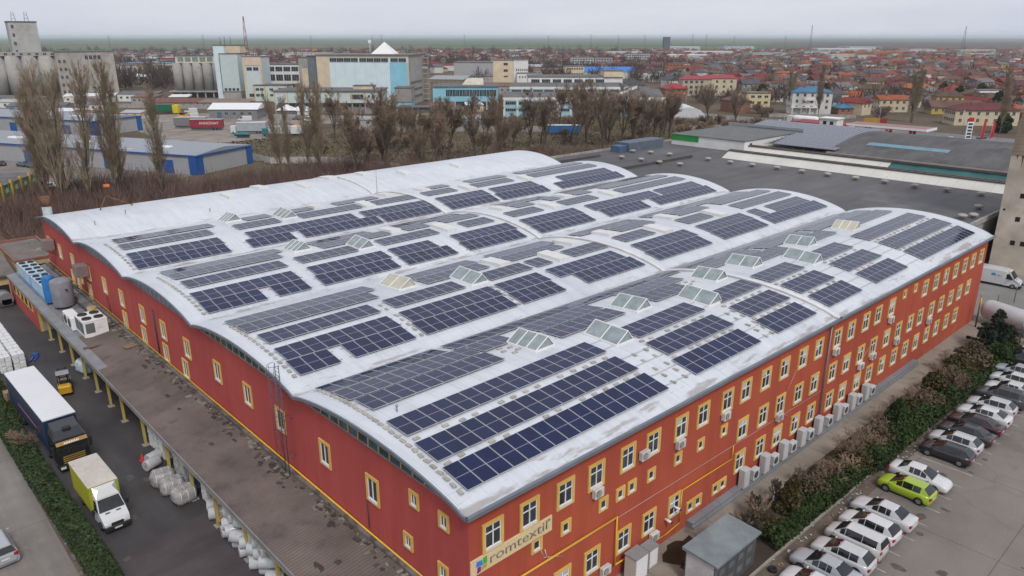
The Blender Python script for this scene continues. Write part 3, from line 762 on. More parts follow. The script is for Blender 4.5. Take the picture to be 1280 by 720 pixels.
acs = [(31.5, 7.62, 0), (36.15, 8.4, 0), (40.3, 7.6, 0), (46.1, 7.7, 0), (64.3, 7.6, 0), (76.6, 7.5, 0), (54.8, 4.4, 1), (79.2, 4.4, 1), (88.3, 4.3, 1), (73.3, 4.45, 1), (70.6, 4.2, 1), (37.9, 1.1, 2), (32.6, 1.15, 2)]
for k, (x, z, lv) in enumerate(acs):
    lab = ['white air conditioner hanging below a top floor window of the red facade', 'white air conditioner hanging below a middle floor window of the red facade', 'white air conditioner low on the wall near the corner pipes'][lv]
    if k == 0: ac0.location = (x, YW, z)
    else: dup(ac0, (x, YW, z), label=lab)
t = thing('heat_pump', 'white heat pump box standing on the grey duct at the wall foot', 'heat pump', (51.0, 25.95, .545), group='units on the cable duct', order=True)
MB().rbox(-.45, .45, -.38, .1, .05, .95, .03).build('casing', P('pump_casing', (0.50, 0.51, 0.53), 0.5, 0.08), t)
MB().lathe([(.05, -.02), (.3, -.02), (.32, 0)], (-.08, -.385, .5), 16, axis='y').build('fan_grille', ACD, t); MB().box(-.4, -.3, -.36, .08, 0, .05).box(.3, .4, -.36, .08, 0, .05).build('foot', DARKM, t)
t2 = thing('tall_cabinet', 'tall pale grey cabinet standing on the grey duct at the wall foot', 'cabinet', (49.4, 25.95, .545), group='units on the cable duct', order=True)
MB().rbox(-.42, .42, -.42, .12, 0, 1.62, .03).build('casing', P('cabinet_casing', (0.46, 0.46, 0.47), 0.5, 0.08), t2); MB().box(-.36, .36, -.435, -.422, .1, 1.5).build('door', P('cabinet_door', (0.50, 0.50, 0.51), 0.5, 0.06), t2)
for x in (52.6, 55.7, 58.9, 62.1, 65.9, 69.0, 72.1): dup(t2, (x, 25.95, .545))
for x in (54.2, 57.3, 60.5, 64.2, 67.5, 70.6, 73.6): dup(t, (x, 25.95, .545))
def switchbox(x, y, w_, d_, h_, lab):
    t = thing('electric_cabinet', lab, 'cabinet', (x, y, 0))
    MB().box(-w_ / 2, w_ / 2, -d_ / 2, d_ / 2, .12, h_).build('casing', ACW, t); MB().box(-w_ / 2 - .05, w_ / 2 + .05, -d_ / 2 - .05, d_ / 2 + .05, h_, h_ + .07).build('lid', GREY, t)
    MB().box(-w_ / 2, w_ / 2, -d_ / 2, d_ / 2, 0, .12).build('plinth', CONC, t); MB().box(-w_ / 2 + .06, w_ / 2 - .06, -d_ / 2 - .015, -d_ / 2, .25, h_ - .1).build('door', WHITE, t)
    MB().box(w_ / 2, w_ / 2 + .006, -.12, .08, h_ - .6, h_ - .3).build('notice', P('blue_notice', (0.1, 0.22, 0.5), .5), t)
switchbox(34.9, 25.3, 1.3, .95, 2.0, 'large pale electric cabinet at the wall foot beside the yellow pipe')
switchbox(36.6, 25.5, .95, .8, 1.6, 'smaller pale electric cabinet right of the large one at the wall foot')
for x, z in ((39.4, 2.0), (40.4, 2.6)):
    t = thing('wall_lamp', 'white %s lamp tube sticking out of the red wall' % ('lower' if z < 2.3 else 'upper'), 'lamp', (x, YW, z))
    MB().tube((0, 0, 0), (.05, -.55, -.05), .1).build('lamp_body', WHITE, t); MB().lathe([(.11, -.02), (.11, .02)], (.05, -.57, -.05), 10, axis='y').build('lamp_glass', DARKM, t)
# ================================================================== GROUND, YARD, STREET SIDE
def sheet(name, poly, z, mat, label=None):
    o = MB().add([(x, y, z) for x, y in poly], [tuple(range(len(poly)))]).build(name, mat); return struct(o)
GR = ground_mat()
S_ = 40000
sheet('ground', [(-S_, -S_), (S_, -S_), (S_, S_), (-S_, S_)], 0, GR)
YARD = paving('yard_asphalt', (0.060, 0.055, 0.057), patch=((0.095, 0.088, 0.085), 0.62, 0.09), streak=(0.5, 0.08, 1), rough=.7)
CPAVE = paving('parking_concrete', (0.19, 0.167, 0.152), patch=((0.145, 0.127, 0.115), 0.6, 0.12), scale=.08, crack=0.07, joint=((0, 11.0), (1, 9.0)))
ROADM = paving('road_concrete', (0.20, 0.18, 0.165), patch=((0.26, 0.235, 0.21), 0.6, 0.2), streak=(0.6, 0.05, 1), scale=.12, joint=((1, 12.0),))
PATHM = paving('path_concrete', (0.25, 0.215, 0.18), patch=((0.13, 0.115, 0.1), 0.6, 0.35), joint=((0, 4.0),))
SOIL = paving('dark_soil', (0.055, 0.042, 0.032), scale=.6, rough=.95); DIRT = paving('littered_dirt', (0.115, 0.088, 0.068), scale=.5, patch=((0.19, 0.165, 0.14), 0.6, 0.9), rough=.95)
sheet('yard', [(9.3, 20), (21.2, 20), (21.2, 135), (6.0, 135), (7.4, 100)], .006, YARD)
sheet('yard_patch', [(12.0, 30), (16.4, 30), (16.4, 52.5), (9.6, 51.5)], .012, paving('yard_patch_asphalt', (0.075, 0.062, 0.064), streak=(.1, .6, 1)))
sheet('road', [(-60, 10), (7.25, 10), (7.05, 90), (5.8, 140), (-60, 140)], .005, ROADM)
sheet('verge', [(7.25, 10), (9.35, 20), (7.45, 100), (6.0, 135), (5.8, 140), (7.05, 90)], .009, DIRT)
sheet('parking_lot', [(20, -60), (122, -60), (122, 18.4), (20, 18.8)], .005, CPAVE)
sheet('dirt_strip', [(30, 18.8), (122, 18.4), (122, 19.6), (30, 20.0)], .010, DIRT)
sheet('planting_bed', [(38, 20.1), (101, 19.2), (101, 23.6), (44.5, 23.9), (38, 23.9)], .014, SOIL)
sheet('footpath', [(34, 22.5), (44.2, 23.9), (112, 23.6), (112, 26.3), (21.2, 26.3), (21.2, 20.5), (34, 20.5)], .008, PATHM)
sheet('side_street', [(104.5, 24), (112, 24), (112, 23.6), (101, 19.2), (122, 18.4), (122, -60), (190, -60), (190, 33.8), (104.5, 33.8)], .004, paving('side_street_asphalt', (0.235, 0.225, 0.22), patch=((0.17, 0.165, 0.165), 0.55, 0.1), scale=.1))
b = MB()
for x0, x1, y0, y1 in ((38, 60, 20.02, 19.85), (60, 80, 19.85, 19.45), (80, 101, 19.45, 19.15)):
    b.add([(x0, y0 - .12, 0), (x1, y1 - .12, 0), (x1, y1 + .06, 0), (x0, y0 + .06, 0), (x0, y0 - .12, .16), (x1, y1 - .12, .16), (x1, y1 + .06, .16), (x0, y0 + .06, .16)], [(0, 1, 5, 4), (1, 2, 6, 5), (2, 3, 7, 6), (3, 0, 4, 7), (4, 5, 6, 7)])
struct(b.build('kerb', P('kerb_stone', (0.27, 0.25, 0.22), .9, .25, 1.2)))
LINE = P('road_marking', (0.36, 0.345, 0.33), 0.8, 0.35, 0.9)
b = MB()
for k in range(24):
    x = 40.4 + k * 2.52; b.quad((x - .05, 13.9, .010), (x + .05, 13.9, .010), (x + .05, 18.3, .010), (x - .05, 18.3, .010))
struct(b.build('parking_lines', LINE))
ob = MB(); orr = random.Random(9)
for k in range(70):
    if k < 46: x, y = 40 + 2.52 * orr.randrange(23) + orr.uniform(.9, 1.6), orr.uniform(13.5, 18)
    elif k < 58: x, y = orr.uniform(45, 100), orr.uniform(2, 12)
    else: x, y = orr.uniform(10, 16), orr.uniform(46, 96)
    r0 = orr.uniform(.12, .5); ob.add([(x + r0 * orr.uniform(.6, 1.1) * cos(2 * pi * i / 9), y + r0 * orr.uniform(.6, 1.5) * sin(2 * pi * i / 9), .0165) for i in range(9)], [tuple(range(9))])
struct(ob.build('oil_stains', P('oil_stain', (.085, .075, .068), .6, .3, 2)))
sheet('puddle', [(37.6, 25.0), (38.2, 25.5), (38.9, 25.6), (39.3, 25.9), (40.2, 25.8), (40.6, 25.4), (41.5, 25.5), (41.3, 24.9), (40.8, 24.5), (40.9, 23.9), (40.2, 23.6), (39.6, 23.0), (38.9, 23.3), (38.4, 23.7), (37.9, 24.4)], .014, P('wet_moss', (0.028, 0.024, 0.014), 0.35, 0.4, 1.5))

# ---- loading canopy along the gable
CANROOF = striped('canopy_roofing', (0.138, 0.108, 0.094), (0.075, 0.06, 0.052), 1, .28, .3, .75, .35, dirt=((0.07, 0.055, 0.048), 0.52, 0.45), bm=.5)
CANGREY = paving('canopy_felt', (0.185, 0.185, 0.195), patch=((0.11, 0.105, 0.105), 0.55, 0.3), scale=.3)
EDGE = P('canopy_edge_sheet', (0.21, 0.215, 0.23), 0.6, 0.15); POSTY = P('post_yellow', (0.44, 0.34, 0.10), 0.7, 0.15, dirt=((0.25, 0.2, 0.1), 0.6, 2.0))
can = thing('loading_canopy', 'long flat loading dock canopy with yellow posts running along the red gable wall', 'canopy', (16, 20, 0))
def cp(name, mb, mats, parent=None, **k):
    mb.v = [(x - 16, y - 20, z) for x, y, z in mb.v]; return mb.build(name, mats, parent or can, **k)
def cz(x): return 3.75 + (x - 16) * .14
b = MB()
def slab(x0, x1, y0, y1, m, t=.22): b.add([(x0, y0, cz(x0) - t), (x1, y0, cz(x1) - t), (x1, y1, cz(x1) - t), (x0, y1, cz(x0) - t), (x0, y0, cz(x0)), (x1, y0, cz(x1)), (x1, y1, cz(x1)), (x0, y1, cz(x0))], [(0, 3, 2, 1), (4, 5, 6, 7), (0, 1, 5, 4), (1, 2, 6, 5), (2, 3, 7, 6), (3, 0, 4, 7)], m)
slab(16.9, 21.15, 20, 77.5, 0); slab(16.9, 21.15, 77.5, 88, 0); slab(16.9, 21.15, 88, 120, 1); slab(16.0, 16.9, 20, 77.5, 0); slab(16.0, 17.3 - .4, 77.5, 120, 2)
cp('roof_deck', b, [CANROOF, CANGREY, EDGE])
b = MB().box(15.9, 15.998, 20, 120, cz(16) - .26, cz(16) + .06); cp('fascia', b, EDGE)
b = MB().box(15.93, 16.02, 20, 104, cz(16) - .42, cz(16) - .27); cp('edge_beam', b, POSTY)
for y in (25, 30, 35, 40.2, 45, 50.3, 55.0, 60.4, 66.4, 72.4, 76.6, 81, 85.5, 90.2, 95.2, 100.2):
    p = MB().box(16.28, 16.5, y - .11, y + .11, 0, cz(16.4) - .24); o = cp('post', p, POSTY)
    link_b = MB().box(16.1, 16.68, y - .3, y + .3, .006, .06); link_b.v = [(a - 16, c - 20, d) for a, c, d in link_b.v]; link_b.build('base_pad', CONC, o)
b = MB().box(17.9, 21.19, 20, 104, 0, 1.05); cp('dock', b, CONC)
b = MB().box(16.1, 21.15, 104.2, 104.4, 0, cz(16.1) - .25).box(16.1, 16.3, 104.4, 119.9, 0, cz(16) - .24).box(16.1, 21.15, 119.9, 120.0, 0, 3.5); cp('end_room_wall', b, GABLE)
b = MB()
for k in range(5): y = 106.3 + k * 2.3; b.box(16.03, 16.1, y, y + 1.9, 2.0, 3.3, 0); b.box(16.02, 16.03, y + .3, y + 1.6, 2.2, 3.1, 1)
cp('end_room_windows', b, [YEL, GLASS])
b = MB().box(16.5, 19.2, 104.12, 104.2, 0, 3.2, 1).box(16.15, 16.5, 104.02, 104.2, 0, 3.4, 0).box(16.5, 19.4, 104.06, 104.19, 3.2, 3.4, 0); cp('roller_door', b, [POSTY, P('door_grey', (0.3, 0.3, 0.29), .7)])
# rubble, felt scraps and flashing along the wall on the canopy
b = MB().box(20.75, 21.17, 20, 120, cz(21) + .02, cz(21) + .22); cp('wall_flashing', b, paving('flashing_mortar', (0.165, 0.145, 0.13), scale=.9, patch=((0.07, 0.06, 0.055), .5, .8)))
rr = random.Random(3); b = MB()
for k in range(260):
    y = rr.uniform(28, 96); x = 20.9 - abs(rr.gauss(0, .45)); s = rr.uniform(.05, .28); a = rr.uniform(0, pi)
    o = len(b.v); b.box(-s, s, -s * .5, s * .5, 0, rr.uniform(.03, .12), rr.randrange(3)).xform(Matrix.Translation((x, y, cz(x))) @ Matrix.Rotation(a, 4, 'Z') @ Matrix.Rotation(rr.uniform(-.25, .25), 4, 'X'), o)
struct(tag(b.build('rubble', [P('rubble_a', (0.06, 0.05, 0.045)), P('rubble_b', (0.22, 0.2, 0.18)), P('rubble_c', (0.11, 0.08, 0.06))]), 'dark rubble and felt scraps lying along the wall on the canopy', 'rubble'), 'stuff')
b = MB()
for k in range(34):                                              # weathered tar patches on the canopy
    x, y = 20.7 - abs(rr.gauss(0, .9)), rr.uniform(26, 76); n = 11; r0 = rr.uniform(.08, .36); el = rr.uniform(1, 3.2)
    b.add([(x + r0 * rr.uniform(.6, 1) * cos(2 * pi * i / n), y + el * r0 * rr.uniform(.6, 1) * sin(2 * pi * i / n), cz(x + r0 * cos(2 * pi * i / n)) + .006) for i in range(n)], [tuple(range(n))])
struct(cp('tar_patches', b, P('tar', (0.05, 0.042, 0.038), .6, .3, 2)), 'stuff')
for x0, y0, L in ((17.3, 84, 1.9), (17.9, 83.6, 2.2)):
    t = thing('timber_board', 'short brown board lying on the canopy in front of the white chillers' if L < 2 else 'longer brown board lying on the canopy in front of the white chillers', 'board', (x0, y0, cz(x0) + .01)); MB().box(-L / 2, L / 2, -.18, .18, 0, .06).build('plank', P('old_board', (0.15, 0.11, 0.08), .9, .3), t)
t = thing('timber_pallet', 'brown wooden pallet lying on the canopy near the wall', 'pallet', (19.9, 80.2, cz(19.9) + .01), .2)
b = MB()
for k in range(6): b.box(-.6, .6, -.5 + k * .18, -.4 + k * .18, .1, .13)
for k in (-.5, 0, .45): b.box(k, k + .08, -.5, .5, 0, .1)
PALW = P('pallet_wood', (0.27, 0.20, 0.13), .9, .25, 2); b.build('slats', PALW, t)

# ---- chillers, tanks on the canopy
BLUE = P('chiller_blue', (0.10, 0.33, 0.60), .5, .1); LBLUE = P('chiller_pale_blue', (0.42, 0.55, 0.66), .5, .1)
def chiller(name, lab, x0, x1, y0, y1, h, body, side, nf, top):
    z = cz(x0); t = thing(name, lab, 'chiller', (x0, y0, z))
    X, Y = x1 - x0, y1 - y0
    MB().box(0, X, 0, Y, .1, h).build('casing', body, t); MB().box(.04, X - .04, .04, Y - .04, 0, .1).build('base', DARKM, t)
    b = MB().box(-.02, X + .02, -.02, Y + .02, h, h + .09); b.build('top_panel', top, t)
    for i in range(nf[0]):
        for j in range(nf[1]):
            cx, cy = X * (i + .5) / nf[0], Y * (j + .5) / nf[1]; r = .41 * min(X / nf[0], Y / nf[1])
            f = MB().lathe([(r, h + .085), (r, h + .22), (r * .92, h + .22), (r * .9, h + .12)], (cx, cy, 0), 18, 0); f.lathe([(r * .2, h + .17), (r * .2, h + .2)], (cx, cy, 0), 10, 1)
            for q in range(6):
                a = q * pi / 3; f.quad((cx + .18 * r * cos(a), cy + .18 * r * sin(a), h + .15), (cx + .86 * r * cos(a), cy + .86 * r * sin(a), h + .13), (cx + .86 * r * cos(a + .6), cy + .86 * r * sin(a + .6), h + .19), (cx + .18 * r * cos(a + .6), cy + .18 * r * sin(a + .6), h + .17), 1)
            f.build('fan', [DARKM, DARK], t)
    n = max(2, int(Y / 1.3))
    b = MB()
    for k in range(n):
        ya, yb = Y * k / n + .1, Y * (k + 1) / n - .1; b.box(-.025, 0, ya, yb, h * .25, h * .92)
    b.box(X * .08, X * .45, -.025, 0, h * .3, h * .9); b.build('side_grille', side, t)
    return t
chiller('rooftop_chiller', 'bright blue chiller with many black fans at the far end of the canopy', 17.1, 19.1, 110.6, 118.0, 1.75, BLUE, LBLUE, (2, 4), LBLUE)
chiller('rooftop_chiller', 'bright blue chiller standing directly behind the blue tank', 17.1, 19.1, 103.4, 110.0, 1.75, BLUE, LBLUE, (2, 4), LBLUE)
t = chiller('rooftop_chiller', 'large white chiller box with four black fans on top', 17.3, 19.7, 86.6, 90.0, 1.85, WHITE, P('coil_grey', (0.12, 0.125, 0.13), .7), (2, 2), WHITE)
MB().box(1.25, 1.9, -.035, -.026, .95, 1.5).build('panel_plate', P('plate_white', (.7, .7, .7), .4), t)
t = thing('condenser_unit', 'white low condenser with two side fans left of the large white chiller', 'condenser', (16.95, 90.3, cz(17)))
MB().rbox(0, 1.1, 0, 3.6, .05, 1.5, .06).build('casing', WHITE, t)
for y in (.9, 2.6): MB().lathe([(.5, 0), (.5, -.06), (.42, -.05)], (0, y, .75), 16, 0, 'x').build('fan', DARKM, t)
def tank(name, lab, x, y, r, h, mat):
    t = thing(name, lab, 'tank', (x, y, cz(x)))
    MB().lathe([(r * .98, .25), (r, .3), (r, h - .3), (r * .93, h - .12), (r * .7, h), (r * .3, h + .08), (.01, h + .1)], n=28).build('shell', mat, t)
    for k in range(4): a = k * pi / 2 + .5; MB().tube((r * .85 * cos(a), r * .85 * sin(a), 0), (r * .85 * cos(a), r * .85 * sin(a), .35), .07).build('leg', DARKM, t)
    MB().tube((.2 * r, -.98 * r, h * .68), (.2 * r, -1.1 * r, h * .68), .14, n=12).tube((r * .9, 0, h * .4), (r * 1.2, 0, h * .4), .05).build('port', DARKM, t)
    return t
tank('storage_tank', 'wide grey cylindrical tank on the canopy between blue and white units', 18.35, 99.3, 1.2, 3.5, P('tank_grey', (0.22, 0.22, 0.245), .55, .18, 1.2, dirt=((0.14, 0.13, 0.13), .62, .9)))
tank('storage_tank', 'slim bright blue tank beside the grey tank on the canopy', 17.6, 102.1, .72, 3.5, P('tank_blue', (0.025, 0.16, 0.42), .5, .2))
t = thing('oil_drum', 'dirty yellow drum standing behind the white chiller', 'drum', (19.7, 92.6, cz(19.7))); MB().lathe([(.5, 0), (.5, .35), (.52, .37), (.5, .39), (.5, .8), (.52, .82), (.5, .84), (.5, 1.2), (.46, 1.21)], n=18).build('barrel', P('drum_yellow', (0.40, 0.30, 0.11), .7, .25, 2), t)
b = MB()
for a in ((19.4, 104, 19.4, 116, .5), (19.8, 100, 19.8, 112, .4), (19.6, 93.6, 19.6, 103, .3)): b.path([(a[0], a[1], cz(19) + a[4]), (a[2], a[3], cz(19) + a[4])], .12)
b.path([(18.3, 101.2, 6.2), (18.9, 101.6, 6.2), (19.8, 101.4, 6.1), (20.6, 101, 5.4)], .07)
cp('coolant_pipes', b, DARKM)
for y, lab in ((113.6, 'brownish cooler box bracketed high on the gable near the far corner'), (97.7, 'brownish cooler box bracketed on the gable above the grey tank')):
    t = thing('evaporative_cooler', lab, 'cooler', (20.45, y, 8.0))
    MB().rbox(-.75, .6, -.85, .85, 0, 1.3, .05).build('casing', P('cooler_brown', (0.20, 0.155, 0.15), .7, .15), t)
    MB().box(-.765, -.751, -.7, .7, .12, 1.12).build('louvre', striped('cooler_louvre', (0.24, 0.19, 0.185), (0.1, 0.08, 0.08), 2, .16, .4), t)
    MB().box(.6, .74, -.4, .4, .3, 1).build('duct', DARKM, t); MB().tube((-.6, -.7, 0), (.74, -.7, -.9), .04, n=4).tube((-.6, .7, 0), (.74, .7, -.9), .04, n=4).build('bracket', DARKM, t)

# ---- goods under and beside the canopy
FILM = P('film_wrap', (0.43, 0.44, 0.46), .3, .12, 3.0, spec=.5); WRAP = P('bale_wrap', (0.31, 0.295, 0.29), .45, .25, 2.5, fvar=.25, bmp=.5)
def film_roll(x, y, z, r, L, rz, lab):
    t = thing('film_roll', lab, 'film roll', (x, y, z + r), rz, 'white film rolls stacked at the dock', True)
    MB().lathe([(r * .96, -L / 2), (r, -L / 2 + .04), (r, L / 2 - .04), (r * .96, L / 2)], n=20, axis='x').build('roll', FILM, t)
    MB().lathe([(.09, -L / 2 - .012), (.09, L / 2 + .012)], n=10, axis='x').build('core', P('card_core', (0.2, 0.14, 0.09), .9), t)
rr = random.Random(11)
film_roll(15.5, 62.0, .006, .47, 1.25, .35, 'white film roll lying alone by the red cone'); film_roll(16.0, 63.0, .006, .47, 1.25, .35, 'white film roll lying second from the red cone')
t = thing('red_cone', 'small red marker lying beside two white film rolls', 'marker', (15.3, 63.9, .006)); MB().lathe([(.3, 0), (.3, .04), (.2, .05), (.05, .6), (.01, .62)], n=12).build('cone', P('cone_red', (.45, .02, .02), .6), t)
film_roll(16.9, 51.2, .006, .5, 1.5, -.5, 'white film roll lying next to the small pallet'); film_roll(17.2, 52.3, .006, .5, 1.5, -.5, 'white film roll behind the roll next to the small pallet')
for k in range(22):
    lvl = k % 3; q = k // 3
    film_roll(16.6 + rr.uniform(-.2, .25) + (.45 if lvl == 2 else 0), 48.6 - q * 1.0 + rr.uniform(-.1, .1) - .4 * (lvl == 1), .006 + (0, .82, 1.6)[lvl], .46, 1.25, rr.uniform(-.6, .2) - .3, ['white film roll at the bottom of the pile under the canopy', 'white film roll in the middle of the pile under the canopy', 'white film roll on top of the pile under the canopy'][lvl])
def lumpy(mb, sx, sy, sz, seed, n=7, amp=.07):
    rg = random.Random(seed); ph = [rg.uniform(0, 6) for _ in range(6)]
    def d(x, y, z): return 1 + amp * (sin(3 * x + ph[0]) * sin(4 * y + ph[1]) + .6 * sin(7 * z + ph[2] + 3 * x) + .5 * sin(9 * y + ph[3]))
    rings = []
    for j in range(n + 1):
        w_ = j / n; z = sz * w_; k = (1 - abs(2 * w_ - 1) ** 5) ** .5 if 0 < w_ < 1 else .55
        k = max(.72, k); R = []
        for i in range(20):
            a = 2 * pi * i / 20; c, s_ = cos(a), sin(a); q = (abs(c) ** 5 + abs(s_) ** 5) ** (-.2)
            x, y = c * q * sx / 2 * k, s_ * q * sy / 2 * k; e = d(x * 2, y * 2, z * 2); R.append((x * e, y * e, z))
        rings.append(R)
    return mb.loft(rings, 0, True)
for k, (x, y) in enumerate(((15.35, 58.9), (15.5, 57.2), (15.75, 55.3))):
    t = thing('wrapped_bale', 'bulky grey wrapped bale, %s of three in front of the dock' % ['farthest', 'middle', 'nearest'][k], 'bale', (x, y, .006), rr.uniform(-.2, .2), 'wrapped bales by the dock')
    lumpy(MB(), 1.9, 1.45, 1.25, k).build('bale', WRAP, t)
    b = MB()
    for q in (-.5, 0, .5): b.path([(q * 1.1, -.76, .15), (q * 1.1, -.74, 1.15), (q * 1.1, 0, 1.29), (q * 1.1, .74, 1.15), (q * 1.1, .76, .15)], .022, 4)
    b.build('straps', WHITE, t)
SACK = P('white_sacks', (0.60, 0.61, 0.62), .6, .06, 2, bmp=.3); SACKL = P('sack_grey_print', (0.38, 0.4, 0.43), .7)  # second colour is a plain blue-grey print tone
def sack_pallet(x, y, rz, lab, group, n=9, mat=None, w_=1.15, order=True, layers=True):
    t = thing('sack_pallet', lab, 'pallet load', (x, y, .006), rz, group, order)
    b = MB()
    for k in range(5): b.box(-w_ / 2, w_ / 2, -.5 + k * .22, -.4 + k * .22, .1, .13)
    for k in (-.52, -.05, .42): b.box(k, k + .09, -.5, .5, 0, .1)
    b.build('pallet', PALW, t)
    b = MB(); rg = random.Random(int(x * 100 + y))
    for l in range(n):
        z = .14 + l * .2
        for i in range(2):
            for j in range(3):
                sx, sy = w_ / 2, 1.0 / 3; x0 = -w_ / 2 + i * sx + rg.uniform(-.025, .025); y0 = -.5 + j * sy + rg.uniform(-.025, .025)
                b.rbox(x0, x0 + sx - .01, y0, y0 + sy - .01, z, z + .195, .045)
    b.build('sacks', mat or SACK, t)
for i in range(2):
    for j in range(11): sack_pallet(11.75 - i * 1.3, 93.1 + j * 1.22, 0, 'tall pallet of white sacks in the %s yard row' % ('front' if i == 0 else 'rear'), 'pallets of white sacks in the yard')
for j in range(8): sack_pallet(9.1 - (j > 3) * .2, 93.9 + j * 1.25, 0, 'tall pallet of white sacks in the hedge-side row', 'pallets of white sacks in the yard')
SACKG = P('grey_sacks', (0.45, 0.45, 0.46), .6, .1, 2, bmp=.3); SACKB = P('blue_sacks', (0.09, 0.2, 0.36), .6, .15, 2, bmp=.3)
for j in range(3): sack_pallet(17.2, 65.6 - j * 1.35, 0, 'pallet of white sacks behind the two lone film rolls', 'pallets of sacks under the canopy')
for j in range(2): sack_pallet(17.25, 59.6 - j * 1.35, 0, 'pallet of grey sacks under the canopy behind the bales', 'pallets of sacks under the canopy', mat=SACKG)
sack_pallet(17.3, 56.6, 0, 'pallet of blue sacks under the canopy behind the nearest bale', 'pallets of sacks under the canopy', mat=SACKB, order=False)
sack_pallet(17.4, 54.0, 0, 'pallet of pale sacks under the canopy right of the blue sacks', 'pallets of sacks under the canopy', n=8, order=False)
t = thing('wrapped_bale', 'pale bluish bundle under the canopy beside the far posts', 'bundle', (17.0, 87.2, .006), .3, 'wrapped bales by the dock'); lumpy(MB(), 1.8, 2.2, 1.5, 9).build('bale', P('bluish_film', (0.42, 0.5, 0.56), .4, .2, 2), t)
t = thing('timber_pallet', 'small wooden pallet propped on the film rolls under the canopy', 'pallet', (16.7, 49.4, 1.0), .6)
b = MB()
for k in range(5): b.box(-.5, .5, -.4 + k * .18, -.3 + k * .18, 0, .04)
for k in (-.45, .38): b.box(k, k + .07, -.4, .42, -.1, 0)
b.xform(Matrix.Rotation(.3, 4, 'X')).build('slats', P('fresh_wood', (0.42, 0.27, 0.11), .8, .2), t)
t = thing('pallet_truck', 'blue hand pallet truck left in the yard beside the white sacks', 'pallet truck', (13.7, 95.4, .006), -.5)
MB().box(-.28, -.12, -1.2, 0, .08, .16).box(.12, .28, -1.2, 0, .08, .16).box(-.3, .3, 0, .3, .08, .5).build('forks', P('truck_blue', (0.03, 0.1, 0.35), .5), t); MB().tube((0, .2, .4), (0, .75, 1.15), .03).tube((-.2, .75, 1.15), (.2, .75, 1.15), .025).build('handle', DARKM, t); MB().lathe([(.1, -.06), (.1, .06)], (0, .25, .1), 12, axis='x').build('wheel', DARK, t)
t = thing('pallet_stack', 'stack of light wooden pallets behind the parked trailer', 'pallets', (9.4, 84.6, .01), .05)
b = MB()
for q in range(8):
    for k in range(6): b.box(-.6, .6, -.5 + k * .18, -.38 + k * .18, q * .15 + .1, q * .15 + .13)
    for k in (-.55, -.05, .45): b.box(k, k + .1, -.5, .5, q * .15, q * .15 + .1)
b.build('slats', PALW, t)
t = thing('waste_container', 'dark rounded waste bin by the end of the canopy', 'bin', (15.0, 118.5, .006)); MB().rbox(-.8, .8, -1.1, 1.1, .15, 1.3, .2).build('tub', P('bin_dark', (.07, .07, .075), .6), t); MB().lathe([(.85, -1.1), (.85, 1.1)], (0, 0, 1.15), 14, axis='y').build('lid', P('bin_lid', (.2, .2, .21), .5), t)

# ---- old low buildings past the canopy's end
OLDY = P('faded_yellow_plaster', (0.47, 0.36, 0.19), .9, .2, .5, dirt=((0.27, 0.21, 0.14), .58, .5)); OLDROOF = paving('old_felt', (0.15, 0.13, 0.12), scale=.5, patch=((0.25, 0.23, 0.2), .6, .4))
t = thing('yellow_annex', 'faded yellow flat roofed annex with red edging behind the blue chillers', 'annex', (17.6, 122.6, 0))
MB().box(0, 5.6, 0, 14, 0, 4.6).build('wall', OLDY, t); MB().box(.2, 5.4, .2, 13.8, 4.6, 4.64).build('roof', OLDROOF, t)
b = MB().box(-.1, 5.7, -.1, .2, 4.6, 4.95).box(-.1, 5.7, 13.8, 14.1, 4.6, 4.95).box(-.1, .2, .2, 13.8, 4.6, 4.95).box(5.4, 5.7, .2, 13.8, 4.6, 4.95); b.build('parapet', P('red_coping', (0.22, 0.1, 0.07), .8), t)
MB().box(2.6, 4.6, -.02, .0, 1.4, 3.9).build('opening', P('dark_opening', (.02, .02, .02), .9), t); MB().box(-.02, 0, 2, 5, .6, 2.8).build('opening', MATS['dark_opening'], t)
t = thing('old_shed', 'low yellow shed with worn grey roof beside the far yard', 'shed', (8.5, 121, 0))
MB().box(0, 8.4, 0, 14, 0, 3.4).build('wall', OLDY, t)
MB().add([(-.4, -.5, 3.4), (8.6, -.5, 3.7), (8.6, 7, 4.9), (-.4, 7, 4.6), (8.6, 14.5, 3.7), (-.4, 14.5, 3.4), (-.4, -.5, 3.2), (8.6, -.5, 3.5)], [(0, 1, 2, 3), (3, 2, 4, 5), (6, 7, 1, 0)]).build('roof', OLDROOF, t)
MB().box(1, 5.2, -.03, 0, 0, 2.8).build('opening', MATS['dark_opening'], t); MB().box(6.4, 7.6, -.03, 0, .8, 2.2).build('opening', MATS['dark_opening'], t)

# ---- transformer kiosk on the street side
t = thing('utility_kiosk', 'grey metal utility kiosk with flat sheet roof standing between path and hedge', 'kiosk', (36.95, 20.45, 0))
KG = striped('kiosk_panel', (0.085, 0.088, 0.095), (0.04, 0.04, 0.045), 0, 1.3, .03, .6)
MB().box(0, 5.1, .12, 2.4, .01, 2.55).build('body', KG, t); MB().box(-.012, 0, .2, 2.3, .05, 2.5).build('side_door', P('kiosk_white', (.5, .5, .52), .5), t)
MB().add([(-.15, -.12, 2.55), (5.3, -.12, 2.55), (5.3, 2.6, 2.6), (-.15, 2.6, 2.6), (-.15, -.12, 2.7), (5.3, -.12, 2.7), (5.3, 2.6, 2.82), (-.15, 2.6, 2.82)], [(0, 1, 5, 4), (1, 2, 6, 5), (2, 3, 7, 6), (3, 0, 4, 7), (4, 5, 6, 7), (0, 3, 2, 1)]).build('roof', P('kiosk_roof', (0.19, 0.225, 0.24), .45, .25, .6, dirt=((0.13, .15, .16), .58, .5)), t)
